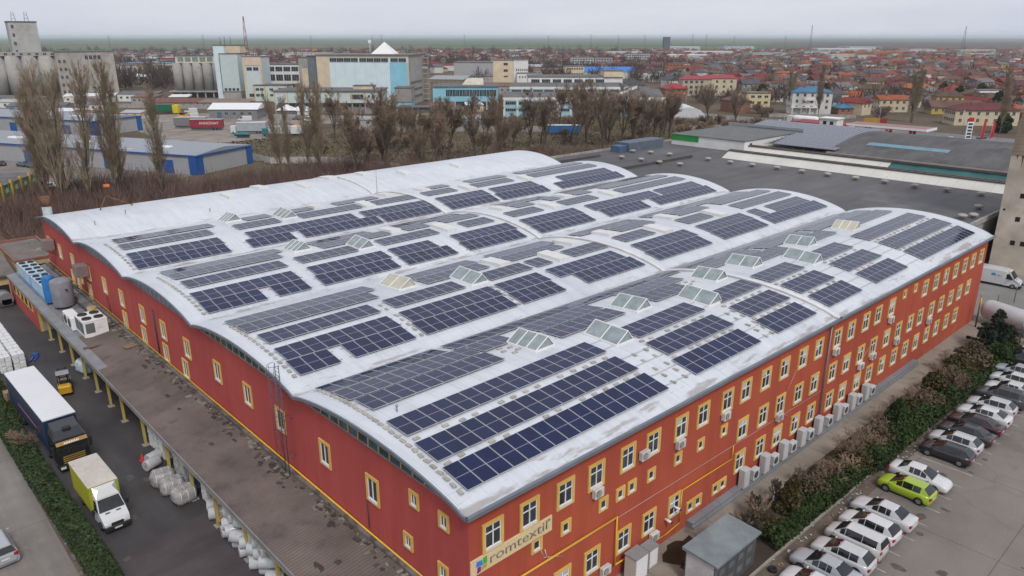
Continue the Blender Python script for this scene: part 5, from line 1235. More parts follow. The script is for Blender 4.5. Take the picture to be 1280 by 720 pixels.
# ---- box truck
LIMEB = P('box_lime', (0.36, 0.36, 0.025), .45, .08); BOXROOF = P('box_roof_dirty', (0.50, 0.46, 0.41), .6, .1, .5, dirt=((0.38, .34, .29), .56, 1.1)); VANW = paint('van_white', (.56, .57, .585), .3)
def van_cab(t, mat, w_=1.0, y0=0.0, h=2.35, trim=True):
    """cab nose towards -y from y0; returns nothing"""
    prof = [(0, .35, 1.0), (0, 2.2, .86), (-.35, h, .82), (-.62, h - .08, .82), (-1.25, 1.42, .95), (-1.95, 1.05, .93), (-2.12, .8, .9), (-2.15, .4, .88)]
    b = MB(); n = len(prof)
    v = [(-q * w_, y0 + y, z) for y, z, q in prof] + [(q * w_, y0 + y, z) for y, z, q in prof]
    b.add(v, [tuple(range(n)), tuple(range(2 * n - 1, n - 1, -1))]); b.add(v, [(i, i + n, (i + 1) % n + n, (i + 1) % n) for i in range(n)])
    b.build('cab', mat, t)
    MB().add([(-.9 * w_, y0 - 1.27, 1.44), (.9 * w_, y0 - 1.27, 1.44), (.76 * w_, y0 - .66, h - .12), (-.76 * w_, y0 - .66, h - .12)], [(0, 1, 2, 3)]).xform(Matrix.Translation((0, -.012, .01))).build('windscreen', CGL, t)
    for s_ in (1, -1):
        MB().add([(s_ * .93 * w_, y0 - .12, 1.32), (s_ * .95 * w_, y0 - 1.15, 1.4), (s_ * .83 * w_, y0 - .58, 2.1), (s_ * .87 * w_, y0 - .12, 2.1)], [(0, 1, 2, 3) if s_ > 0 else (3, 2, 1, 0)]).xform(Matrix.Translation((s_ * .05, 0, 0))).build('side_window', CGL, t)
        MB().add([(s_ * .5 * w_, y0 - 2.14, .72), (s_ * .88 * w_, y0 - 2.06, .78), (s_ * .88 * w_, y0 - 1.93, 1.03), (s_ * .6 * w_, y0 - 2.05, .96)], [(0, 1, 2, 3) if s_ < 0 else (3, 2, 1, 0)]).xform(Matrix.Translation((s_ * .02, -.05, .03))).build('headlight', LAMP, t)
        MB().rbox(s_ * (w_ + .2) - .1, s_ * (w_ + .2) + .1, y0 - 1.0, y0 - .86, 1.35, 1.75, .03).tube((s_ * w_ * .9, y0 - .9, 1.45), (s_ * (w_ + .15), y0 - .93, 1.5), .03).build('mirror', TRIM, t)
        MB().box(s_ * .38 - .16, s_ * .38 + .16, y0 - 1.48, y0 - 1.38, 1.32, 1.36).xform(Matrix.Translation((0, 0, 0))).build('bonnet_vent', TRIM, t)
    MB().rbox(-.92 * w_, .92 * w_, y0 - 2.24, y0 - 1.9, .26, .62, .06).build('bumper', TRIM, t); MB().box(-.42, .42, y0 - 2.19, y0 - 2.14, .66, .86).build('grille', TRIM, t)
    MB().box(-.26, .26, y0 - 2.255, y0 - 2.235, .36, .47).build('number_plate', PLATE, t)
t = thing('box_truck', 'small white box truck with lime yellow cargo body parked in the yard', 'truck', (10.65, 57.0, .006), .02)
MB().box(-1.02, 1.02, 0, 5.0, .75, 3.0).build('cargo_box', LIMEB, t); MB().rbox(-1.05, 1.05, -.03, 5.03, 3.0, 3.07, .03).build('box_roof', BOXROOF, t); MB().box(-1.04, 1.04, -.05, -.005, .75, 3.0).build('box_front_frame', LIMEB, t)
van_cab(t, VANW, .98, -.12, 2.3)
MB().add([(-.88, -.14, 2.28), (.88, -.14, 2.28), (.8, -.75, 2.26), (-.8, -.75, 2.26), (-.82, -.12, 2.98), (.82, -.12, 2.98), (.5, -.38, 2.8), (-.5, -.38, 2.8)], [(0, 1, 5, 4), (1, 2, 6, 5), (2, 3, 7, 6), (3, 0, 4, 7), (4, 5, 6, 7)]).build('wind_deflector', VANW, t)
MB().box(-.7, .7, .1, 4.9, .5, .75).build('chassis', DARKM, t)
for y in (-1.35, 3.2):
    for s_ in (1, -1): wheel(t, s_ * .88, y, .35, .24, s_)

# ---- white delivery van by the tower
t = thing('delivery_van', 'white high roof delivery van with a blue round logo parked beyond the facade', 'van', (125.2, 28.9, .006), .03)
rings = []
for y, z1, w_ in ((3.6, 2.2, .93), (3.45, 2.5, .97), (2.5, 2.62, 1.0), (0, 2.62, 1.0), (-.9, 2.62, .99), (-1.35, 2.5, .97)):
    rings.append([(w_, y, .4), (w_, y, 1.4), (w_ * .93, y, z1 - .25), (w_ * .8, y, z1), (-w_ * .8, y, z1), (-w_ * .93, y, z1 - .25), (-w_, y, 1.4), (-w_, y, .4)])
MB().loft(rings, 0, False).build('cargo_body', VANW, t); van_cab(t, VANW, 1.0, -1.0, 2.5)
MB().lathe([(.32, -.006), (.32, .006)], (-.985, .4, 1.62), 22, axis='x').build('logo', P('logo_disc_blue', (0.02, .2, .5), .5), t)
MB().lathe([(.16, -.006), (.16, .006)], (-.992, .32, 1.62), 22, axis='x').build('logo_center', P('logo_teal', (0.1, .45, .5), .5), t)
text('alfo', .42, P('logo_text', (.2, .24, .3), .5), t, Matrix.Translation((-1.0, -.05, 1.5)) @ Matrix.Rotation(-pi / 2, 4, 'Z') @ Matrix.Rotation(pi / 2, 4, 'X'), .004)
for y in (-2.2, 2.3):
    for s_ in (1, -1): wheel(t, s_ * .86, y, .36, .25, s_)

# ---- forklift
FY = paint('forklift_yellow', (.60, .33, .012), .4)
t = thing('forklift', 'yellow forklift with grey roof standing between trailer and canopy', 'forklift', (13.9, 83.2, .006), -.18)
MB().rbox(-.6, .6, -1.25, -.35, .35, 1.15, .12).build('counterweight', FY, t); MB().rbox(-.58, .58, -.35, 1.0, .3, .8, .06).build('chassis', TRIM, t); MB().rbox(-.6, -.42, -.3, .35, .8, 1.0, .04).build('side_cover', FY, t)
MB().rbox(-.28, .28, -.35, .2, .8, .95, .04).rbox(-.28, .28, -.45, -.33, .9, 1.5, .04).build('seat', TRIM, t)
b = MB()
for x in (-.52, .52): b.tube((x, -.55, 1.1), (x, -.35, 2.15), .04).tube((x, .95, .8), (x, .55, 2.15), .04)
b.build('guard_posts', TRIM, t); MB().rbox(-.6, .6, -.5, .65, 2.15, 2.22, .03).build('overhead_guard', GREY, t)
b = MB()
for x in (-.35, .35): b.box(x - .06, x + .06, 1.05, 1.2, .1, 2.3)
b.box(-.45, .45, 1.05, 1.2, 2.2, 2.3).box(-.45, .45, 1.05, 1.2, 1.2, 1.3); b.build('mast', DARKM, t)
b = MB().box(-.5, .5, 1.2, 1.28, .25, .75)
for x in (-.3, .3): b.box(x - .06, x + .06, 1.28, 2.4, .12, .18)
b.build('fork', DARKM, t)
for y, r in ((-.8, .28), (.7, .34)):
    for s_ in (1, -1): wheel(t, s_ * .55, y, r, .22, s_)
t = thing('timber_pallet', 'wooden pallet carried on the forks of the yellow forklift', 'pallet', (14.35, 85.35, .2), -.18)
b = MB()
for q in range(3):
    for k in range(6): b.box(-.6, .6, -.5 + k * .18, -.38 + k * .18, q * .15 + .1, q * .15 + .13)
    for k in (-.55, -.05, .45): b.box(k, k + .1, -.5, .5, q * .15, q * .15 + .1)
b.build('slats', PALW, t)

# ---- tower, horizontal tank and posts at the far end of the facade
TOWC = P('tower_concrete', (0.45, 0.395, 0.335), .9, .25, .3, bmp=.4, dirt=((0.36, .29, .225), .56, .35)); TOWB = striped('tower_upper_shuttering', (0.21, 0.165, 0.125), (0.13, .10, .08), 2, .55, .14, .9, .35, dirt=((0.30, .19, .08), .56, .5))
t = thing('ruined_tower', 'tall weathered concrete tower with brown upper part and rusty window holes', 'tower')
t.location = F(75.2, 113.5); t.rotation_euler = (0, 0, FR - .64)
MB().box(0, 13, 0, 13, 0, 18.2).build('lower_shaft', TOWC, t); MB().add([(-.1, -.1, 18.2), (13.1, -.1, 18.2), (13.1, 13.1, 18.2), (-.1, 13.1, 18.2), (.9, .6, 34), (12, .6, 34), (12, 12, 34), (.9, 12, 34)], [(0, 1, 5, 4), (1, 2, 6, 5), (2, 3, 7, 6), (3, 0, 4, 7), (4, 5, 6, 7), (0, 3, 2, 1)]).build('upper_shaft', TOWB, t)
HOLE = P('window_hole', (.012, .012, .012), .9); RSTN = P('rust_streak', (0.17, .085, .03), .9, .4, 1.5)
for z in (4.5, 8.2, 11.8, 15.0, 17.2):
    for x in (2.2, 3.5): MB().box(x, x + .62, -.03, 0, z, z + .72).build('window', HOLE, t)
for x in (.4, 3.1, 5.4): MB().box(x, x + .3, -.03, 0, 9.7, 10.0).build('window', HOLE, t)
for x in (2.0, 3.0): MB().box(x, x + .8, -.03 - .1, .2, 17.35 - .1, 18.1).build('window', HOLE, t)
MB().box(3.0, 3.9, .17, .22, 21.6, 22.1).box(2.6, 3.2, .17, .22, 21.9, 22.3).build('window', HOLE, t)
b = MB(); rg = random.Random(21)
for k in range(26): x = rg.uniform(.6, 8); l_ = rg.uniform(.4, 2.6); q = rg.uniform(.05, .18); b.add([(x - q, -.012, 18.15), (x + q, -.012, 18.15), (x + q * .2, -.012, 18.15 - l_)], [(0, 2, 1)])
b.build('rust_streaks', RSTN, t)
b = MB().lathe([(1.0, -.004), (1.0, .004)], (6.0, -.012, 5.4), 20, axis='y').build('round_scar', P('scar', (.24, .22, .2), .9, .3, 1.2), t)
t = thing('horizontal_tank', 'large white horizontal tank behind the spruce', 'tank', (105.5, 21.6, 0), -.35)
MB().lathe([(.05, -4.2), (.75, -4.05), (1.2, -3.7), (1.3, -3.3), (1.3, 3.3), (1.2, 3.7), (.75, 4.05), (.05, 4.2)], (0, 0, 1.75), 24, axis='y').build('shell', P('tank_white', (0.46, 0.475, 0.49), .4, .1, .6), t)
for y in (-2.2, 2.2): MB().box(-1, 1, y - .2, y + .2, 0, .9).build('saddle', CONC, t)
for k, (x, y, h, m, nm) in enumerate(((103.6, 25.2, 3.9, 'a', 'dark tilted post'), (107.6, 26.2, 3.5, 'b', 'slim post'), (112.5, 25.4, 2.6, 'b', 'slim post'), (117.9, 24.7, 2.6, 'b', 'slim post'), (101.6, 19.8, 2.6, 'b', 'slim post'), (109.6, 19.4, 3.0, 'b', 'slim post'))):
    t = thing('fence_post', 'yellow tipped dark post standing between facade end and the van' if m == 'a' else 'thin dark fence post in the open ground beyond the facade end', 'post', (x, y, 0), 0, 'posts beyond the facade', m == 'b')
    MB().tube((0, 0, 0), (.1 if m == 'a' else 0, 0, h * .7), .09 if m == 'a' else .05).build('shaft', DARKM, t); MB().tube((.1 if m == 'a' else 0, 0, h * .7), (.15 if m == 'a' else 0, 0, h), .09 if m == 'a' else .05).build('tip', YPIPE if m == 'a' else GREY, t)
# ================================================================== NEIGHBOURS, WORKS, TOWN, FIELDS
def frame_thing(name, lab, cat, r, a, group=None, order=False, rz=0, z=0): return thing(name, lab, cat, F(r, a, z), FR + rz, group, order)
DKW = glass('dark_window', (0.03, 0.036, 0.042), .2); WINF = P('pale_window_frame', (.5, .5, .48), .7)
PANE_CACHE = {}
def pane(w_, h, mat=None, bars=1):
    k = (round(w_, 2), round(h, 2), (mat or DKW).name, bars)
    if k not in PANE_CACHE:
        b = MB().box(-w_ / 2, w_ / 2, -.04, .02, -h / 2, h / 2, 0); t_ = .07
        for i in range(bars): x = -w_ / 2 + w_ * (i + 1) / (bars + 1); b.box(x - t_ / 2, x + t_ / 2, -.08, -.041, -h / 2, h / 2, 1)
        b.box(-w_ / 2, w_ / 2, -.10, -.041, -h / 2 - .12, -h / 2, 1)
        PANE_CACHE[k] = b.mesh('window', [mat or DKW, WINF])
    return PANE_CACHE[k]
def win_row(t, x0, x1, n, z, w_, h, y=0.0, face='f', mat=None, bars=1):
    me = pane(w_, h, mat, bars)
    for i in range(n):
        u = x0 + (x1 - x0) * (i + .5) / n
        link('window', me, t, (u, y, z) if face == 'f' else (y, u, z), 0 if face == 'f' else (pi / 2 if face == 'r' else -pi / 2))
def block(t, x0, x1, y0, y1, z0, z1, wall, roof=None, par=.35, name='wall', roofname='roof', over=.25):
    MB().box(x0, x1, y0, y1, z0, z1).build(name, wall, t)
    if roof: MB().box(x0 - over, x1 + over, y0 - over, y1 + over, z1, z1 + par).build(roofname, roof, t)
FELT = paving('roof_felt', (0.125, 0.12, 0.12), scale=.25, patch=((0.2, 0.195, 0.19), .6, .08))
SILO = P('silo_concrete', (0.34, 0.33, 0.315), .9, .2, .12, fine=2.5, fvar=.15, dirt=((0.2, 0.18, 0.165), .56, .16))
SILOL = striped('silo_concrete_pale', (0.34, 0.315, 0.285), (0.22, 0.2, 0.18), (.734, -.68), 4.2, .06, .9, .18, dirt=((0.22, 0.2, 0.18), .58, .12), bm=.2)
PALEB = striped('pale_blue_panel', (0.60, 0.71, 0.75), (0.40, 0.47, 0.5), (.734, -.68), 5.6, .03, .8, .07, dirt=((0.5, 0.59, 0.62), .6, .15), bm=.1)
SKYB = P('sky_blue_panel', (0.25, 0.52, 0.64), .8, .08, .2); CREAMW = P('cream_plaster', (0.60, 0.50, 0.36), .9, .12, .2, dirt=((0.38, 0.3, 0.22), .62, .25)); GREYW = P('grey_plaster', (0.33, 0.315, 0.3), .9, .2, .2, dirt=((0.22, .21, .2), .58, .2)); OFFW = P('off_white_plaster', (0.66, 0.66, 0.64), .9, .08, .3)
TEALB = P('teal_glass_block', (0.17, 0.25, 0.27), .3, .25, .8)
# ---- grain works, far left
t = frame_thing('grain_silo_block', 'tall grey concrete grain store with rows of dark windows behind the left poplars', 'silo building', -270, 464, rz=.55)
block(t, 0, 31, 0, 26, 0, 26.3, SILOL, FELT, .6); win_row(t, 15, 24, 4, 23.2, 1.6, 2.4)
for z in (21, 16.5, 12, 7.5, 3.5): win_row(t, .5, 5.5, 2, z, 1.2, 2.0)
win_row(t, 14, 25, 5, 2.2, 1.5, 1.3); win_row(t, 16, 26, 3, 5.6, 1.5, 1)
t = frame_thing('grain_silos', 'row of round grey concrete grain silos beside the leaning tall tower', 'silos', -330, 460, rz=.3)
for k in range(7): MB().lathe([(4.6, 0), (4.6, 24)], (4.6 + k * 8.9, 4.6, 0), 24).build('silo', SILO, t)
MB().box(0, 63, 1, 9, 24, 26.3).build('gallery', GREYW, t); win_row(t, 2, 60, 14, 25.1, 1.6, 1.2, 1.0)
t = frame_thing('elevator_tower', 'tallest grey elevator tower with two aerial frames on its flat top', 'tower', -312, 492, rz=.66)
block(t, 0, 15.5, 0, 14, 0, 43.5, P('tower_pale', (0.40, 0.40, 0.385), .9, .12, .12, dirt=((0.3, 0.27, .23), .56, .1)), FELT, .8)
for z in range(6, 42, 5): win_row(t, 1, 3.2, 1, z, 1.3, 2.2)
for x in (4, 11):
    b = MB()
    for dx in (-1.2, 1.2): b.tube((x + dx, 6, 44.2), (x + dx * .4, 6, 50), .16, n=4)
    b.tube((x - .8, 6, 46), (x + .8, 6, 46), .12, n=4).tube((x - .6, 6, 48), (x + .6, 6, 48), .12, n=4); b.build('aerial_frame', DARKM, t)
t = frame_thing('round_silos', 'row of five round pale grey silos on a dark platform with a glazed gallery', 'silos', -205, 469)
for k in range(5): MB().lathe([(2.9, 4), (2.9, 19.6), (2.6, 19.9)], (3 + k * 6, 3, 0), 26).build('silo', SILO, t)
MB().box(-2, 31, -1.5, 8, 3.2, 4).build('platform', GREYW, t)
for k in range(7): MB().box(-1 + k * 5, -.2 + k * 5, -.8, 0, 0, 3.2).build('pillar', GREYW, t)
MB().box(-1, 30, 2, 8, 0, 3.2).build('wall', P('dark_grey_green', (0.09, 0.105, 0.1), .9), t)  # even dark grey-green wall set back under the platform
block(t, 3, 27, 1, 7, 20, 24, CREAMW, FELT, .5, 'gallery'); win_row(t, 4, 26, 5, 22.2, 3.4, 2.6, 1.0, mat=TEALB)
t = frame_thing('mill_tower', 'pale blue windowless mill tower with a cream stair head', 'mill', -174, 456)
block(t, 0, 6.5, 2, 14, 0, 30.2, PALEB, FELT, .4); block(t, 6.5, 15, 4, 14, 26, 30.2, CREAMW, FELT, .4, 'stair_head'); block(t, 4, 14.2, 0, 12, 4.5, 25.5, P('pale_mint_wall', (0.50, 0.57, 0.57), .9, .06, .3, dirt=((0.42, .4, .36), .64, .3)), FELT, .4, 'mill_front')
MB().box(4, 14.2, .5, 12, 0, 4.5).build('base', GREYW, t); win_row(t, 4.5, 13.8, 4, 5.6, 1.6, 1.5); MB().box(4 - .3, 4, -.1, 0, 3, 26).build('downpipe', DARKM, t)
for x in (3, 5.5, 9): MB().tube((x, 7, 30.5), (x, 7, 34 + x % 2), .12, n=4).build('aerial', DARKM, t)
t = frame_thing('mill_block', 'cream framed mill block joined to the pale blue mill tower', 'mill', -153.5, 446)
block(t, 0, 10.4, 0, 16, 0, 24, P('mill_pale', (.52, .58, .58), .9, .06, .3), FELT, .4); MB().box(0, 1, -.25, 0, 0, 24).box(9.6, 10.6, -.25, 0, 0, 24).box(1, 9.6, -.25, 0, 19.5, 24).build('trim', CREAMW, t); win_row(t, 1.6, 9, 2, 17.6, 3, 1.8); win_row(t, 1.6, 9, 2, 3, 2.8, 1.8)
t = frame_thing('mill_offices', 'white office block with three bands of dark windows behind the low pale front', 'office block', -153, 471)
block(t, 0, 24.8, 0, 14, 0, 19.1, OFFW, FELT, .6)
for z in (16.6, 11.6, 6.8): win_row(t, .4, 24.4, 5, z, 4.1, 2.6 if z > 16 or z < 8 else 3.6, bars=2)
block(t, 24.8, 32, -1, 14, 0, 23, GREYW, FELT, .5, 'stair_core'); MB().box(26.5, 30, -1.06, -1, 3, 17).build('panel', CREAMW, t)
t = frame_thing('mill_annex', 'low pale blue annex with yellow pilasters in front of the white offices', 'annex', -147, 441)
block(t, 0, 19, 0, 12, 0, 8.6, P('annex_pale', (.50, .58, .56), .9, .06), FELT, .5)
for x in (0, 6, 13.6, 18.4): MB().box(x, x + .6, -.12, 0, 0, 8.6).build('pilaster', YEL, t)
for z in (6.6, 3.4): win_row(t, .8, 5.8, 2, z, 2.0, 1.4); win_row(t, 14, 18.3, 1, z, 4, 1.5, bars=2); win_row(t, 8, 12, 1, z, 2, 1.2)
# ---- the big pale blue hall
t = frame_thing('cold_store', 'big pale blue slab building with cream corner and white pyramid on its roof', 'factory block', -105.0, 421, rz=-.12)
block(t, 0, 50.5, 0, 30, 0, 25.6, PALEB, P('slab_roof_grey', (.17, .165, .165), .8, .2, .1), .5, over=.7)
MB().box(-.1, 6, -.15, -.005, 0, 25.6).box(49.9, 50.6, -.15, -.005, 0, 25.6).box(6, 6.9, -.15, -.005, 0, 25.6).box(6.9, 49.9, -.12, -.005, 24.6, 25.6).build('cream_trim', CREAMW, t); MB().box(40.2, 49.9, -.1, -.005, 0, 22).build('bright_panel', SKYB, t)
win_row(t, 7.2, 23, 4, 23.3, 3.7, 1.9, -.13, bars=2); win_row(t, 23.6, 39.6, 4, 23.3, 3.7, 1.9, -.13, bars=2); win_row(t, 40.6, 49.4, 2, 23.3, 4.0, 1.9, -.13, bars=2)
MB().quad((50.62, .1, 0), (50.62, 30, 0), (50.62, 30, 25.6), (50.62, .1, 25.6)).build('side_wall', GREYW, t)
for z in (3.8, 7.6, 11.4): win_row(t, 2, 28, 7, z, 3.2, 1.4, 50.66, 'r')
b = MB()
for k in range(9): b.box(51, 54, 29, 33, 1 + k * 2.8, 1.25 + k * 2.8)
for x, y in ((51, 29), (53.8, 29), (51, 32.8), (53.8, 32.8)): b.box(x, x + .25, y, y + .25, 0, 25)
b.build('fire_stair', GREYW, t)
MB().add([(26, 14, 26.1), (38.5, 14, 26.1), (38.5, 26, 26.1), (26, 26, 26.1), (32.2, 20, 32.4)], [(0, 1, 4), (1, 2, 4), (2, 3, 4), (3, 0, 4), (3, 2, 1, 0)]).build('roof_pyramid', P('pyramid_white', (.72, .72, .72), .5, .05), t)
MB().tube((25, 16, 26), (25, 16, 32), .14, n=5).rbox(24.2, 25.8, 15.6, 16.4, 31.6, 33.4, .1).build('floodlight', WHITE, t)
block(t, -6, -.2, 2, 20, 0, 25, P('stair_glass_grey', (.14, .16, .18), .4, .2), FELT, .4, 'stair_tower')
t = frame_thing('loading_annex', 'long low pale annex with ochre pilasters and loading bays below the slab', 'annex', -113, 366)
block(t, 0, 50, 0, 24, 5.2, 10.4, P('annex_mint', (.47, .56, .55), .9, .08, .3, dirt=((.38, .42, .4), .6, .3)), FELT, .5, over=.6); MB().box(1, 49.5, 2, 24, 0, 5.2).build('bay_wall', P('bay_grey', (.26, .255, .25), .9, .2, .6), t)
for k in range(9): x = .2 + k * 6.1; MB().box(x, x + .5, -.12, 0, 5.2, 10.4).build('pilaster', YEL, t); MB().box(x, x + .5, .2, .7, 0, 5.2).build('post', GREYW, t)
win_row(t, 36, 43, 1, 8, 6, 2.2, bars=3); win_row(t, 44, 49, 2, 8.2, .9, 1.2); win_row(t, 2, 48, 12, 3.8, 2.4, 1.2, 2.0)
block(t, 36, 46, 10, 16, 10.9, 12.4, CREAMW, FELT, .3, 'roof_house'); MB().rbox(15, 16.6, 8, 9.6, 10.9, 12.2, .3).build('roof_vent', P('vent_red', (.16, .07, .06), .8), t)
t = frame_thing('grey_fin_block', 'grey block with close vertical fins between annex and bright blue panel', 'block', -57.6, 380)
block(t, 0, 8, 0, 14, 4.4, 11, P('fin_wall', (.3, .28, .27), .9), FELT, .4); MB().box(.2, 7.8, .3, 14, 0, 4.4).build('base', SKYB, t)
for k in range(9): MB().box(k * .95, k * .95 + .3, -.3, 0, 4.6, 10.8).build('fin', GREYW, t)
t = frame_thing('gate_house', 'small dark flat roofed gate house with a lime signboard below the blue slab', 'gatehouse', -52, 352)
block(t, 0, 14, 0, 8, 0, 4.2, P('gate_dark', (.1, .1, .1), .8), FELT, .4, over=.8); MB().box(6, 14, -.15, 0, 0, 1.9).build('signboard', P('sign_lime', (.25, .36, .05), .7), t); MB().box(8.6, 12.5, -.2, -.15, .6, 1.5).build('sign_field', OFFW, t); win_row(t, .5, 5.5, 2, 2.2, 1.9, 2.0)
t = frame_thing('blue_hall', 'sky blue hall with one long window band on concrete pillars', 'hall', -39.8, 389)
block(t, 0, 32.6, 0, 26, 4, 11, SKYB, FELT, .5, over=.5); MB().box(1, 32, 2, 26, 0, 4).build('base', GREYW, t); win_row(t, 6.5, 32, 15, 8.2, 1.5, 3.2, bars=1)
for k in range(7): MB().box(k * 5.35, k * 5.35 + .6, 0, .6, 0, 4).build('pillar', OFFW, t)
win_row(t, 14, 31, 5, 2.2, 2.6, 1.3, 2.0); MB().quad((32.63, 0, 0), (32.63, 26, 0), (32.63, 26, 11), (32.63, 0, 11)).build('side_wall', CREAMW, t); win_row(t, 6, 22, 3, 8, 1.4, 2.4, 32.66, 'r')
MB().add([(14, 12, 11.5), (25, 12, 11.5), (25, 22, 11.5), (14, 22, 11.5), (16, 21, 14.4), (24.6, 21, 14.4)], [(0, 1, 5, 4), (1, 2, 5), (2, 3, 4, 5), (3, 0, 4)]).build('roof_light', P('roof_light_cream', (.5, .46, .38), .7), t)
t = frame_thing('cream_tower_block', 'square cream and white tower block with few small windows in the middle of the works', 'tower block', -13.5, 560)
block(t, 0, 14.5, 0, 20, 0, 19, CREAMW, FELT, .4); block(t, 14.6, 25, -.5, 20, 0, 19.2, OFFW, FELT, .4, 'white_half'); block(t, 17, 31, -8, -.6, 0, 10.4, OFFW, FELT, .4, 'white_annex')
for z in (16.5, 12, 8): win_row(t, 7.4, 10.6, 1, z, 3, 1.7 if z > 9 else 1, bars=1)
win_row(t, 16, 25, 6, 12.5, .8, 1.4, -.5); win_row(t, 18, 30, 6, 8, .9, 1.2, -8)
t = frame_thing('stepped_factory', 'long stepped factory with three white and pale blue window storeys', 'factory', -4, 350)
AQUA = P('aqua_panel', (0.30, 0.50, 0.55), .9, .12, .4)
block(t, 0, 73.6, 0, 40, 0, 8.6, AQUA, FELT, .2); MB().box(-.2, 73.8, -.3, 0, 7.6, 8.9).build('cornice', OFFW, t)
for k in range(13): x = k * 6.1; MB().box(x, x + .7, -.3, -.01, 0, 7.6).build('pilaster', OFFW, t)
for k in range(12):
    for z in (6.4, 3.4): win_row(t, k * 6.1 + .9, k * 6.1 + 5.9, 1, z, 4.6, 1.3, bars=4)
block(t, 3, 64, 42, 82, 0, 10.6, AQUA, FELT, .3, 'middle_storey'); MB().box(2.8, 64.2, 41.7, 42, 9.8, 11).build('cornice', OFFW, t)
for k in range(11): win_row(t, 3.6 + k * 5.5, 8.8 + k * 5.5, 1, 8.6, 4.7, 1.7, 42, bars=5)
block(t, 12.9, 65.5, 82.5, 110, 0, 13.6, OFFW, FELT, .4, 'top_storey'); win_row(t, 14, 56, 7, 11.6, 4.6, 2, 82.5, bars=3); block(t, 55, 65.6, 81.5, 100, 13.9, 17, CREAMW, FELT, .3, 'stair_head')
MB().add([(50, -.4, 8.9), (52.5, -.4, 8.9), (52.5, -.4, 9.9), (60.5, -.4, 13.0), (60.5, -.4, 14.2), (50, -.4, 10.0), (50, 0, 8.9), (52.5, 0, 8.9), (52.5, 0, 9.9), (60.5, 0, 13.0), (60.5, 0, 14.2), (50, 0, 10.0)], [(0, 1, 2, 3, 4, 5), (11, 10, 9, 8, 7, 6), (5, 4, 10, 11), (4, 3, 9, 10), (3, 2, 8, 9), (0, 5, 11, 6)]).build('gable_parapet', OFFW, t); MB().add([(50.2, .0, 8.7), (73.4, .0, 8.7), (73.4, 14, 11.6), (60.5, 14, 13.4), (52, 14, 9.6)], [(0, 1, 2, 3, 4)]).build('lean_roof', FELT, t)
t = frame_thing('shipping_container', 'long blue trailer box standing alone in the scrub', 'container', 13.5, 286); MB().rbox(0, 12.2, 0, 2.5, .9, 3.5, .05).build('box', P('container_blue', (.025, .12, .30), .6, .15, .8), t); MB().rbox(-.05, 12.25, -.05, 2.55, 3.5, 3.6, .03).build('roof', OFFW, t)
for x in (8.5, 9.7, 10.9): wheel(t, x, .3, .45, .3, 1)
# panel fences
def panel_fence(name, lab, pts, h, mat, post=2.6):
    t = thing(name, lab, 'fence', (pts[0][0], pts[0][1], 0)); o = Vector((pts[0][0], pts[0][1], 0)); b = MB()
    for p, q in zip(pts[:-1], pts[1:]):
        p, q = Vector((*p, 0)) - o, Vector((*q, 0)) - o; L = (q - p).length; n = max(1, int(L / post)); d = (q - p) / n; nn = Vector((-d.y, d.x, 0)).normalized()
        for k in range(n):
            a, c = p + d * k, p + d * (k + 1); hh = h * (1 if k % 7 else .93)
            b.add([a - nn * .05, c - nn * .05, c + nn * .05, a + nn * .05, a - nn * .05 + Vector((0, 0, hh)), c - nn * .05 + Vector((0, 0, hh)), c + nn * .05 + Vector((0, 0, hh)), a + nn * .05 + Vector((0, 0, hh))], [(0, 1, 5, 4), (1, 2, 6, 5), (2, 3, 7, 6), (3, 0, 4, 7), (4, 5, 6, 7)])
            b.box(a.x - .1, a.x + .1, a.y - .1, a.y + .1, 0, h + .1)
    b.build('panels', mat, t)
FENC = P('fence_concrete', (.31, .29, .275), .95, .25, .6)
f0 = F(-64, 297); f1 = F(13, 294); panel_fence('concrete_fence', 'grey concrete panel fence along the far side of the scrub field', [(f0.x, f0.y), (f1.x, f1.y)], 2.4, FENC)
panel_fence('concrete_fence', 'pale concrete fence running back from the blue trimmed warehouse', [(94, 246), (97, 208), (110, 197), (118, 173)], 1.9, P('fence_pale', (.40, .39, .38), .95, .2, .6))
f0 = F(70, 300); f1 = F(112, 310); panel_fence('concrete_fence', 'grey wall strip along the street beside the tanker truck', [(f0.x, f0.y), (f1.x, f1.y)], 1.8, FENC)
f0 = F(118, 352); f1 = F(131, 350); panel_fence('concrete_fence', 'low grey wall in front of the white house with blue roof', [(f0.x, f0.y), (F(155, 345).x, F(155, 345).y)], 1.7, FENC)

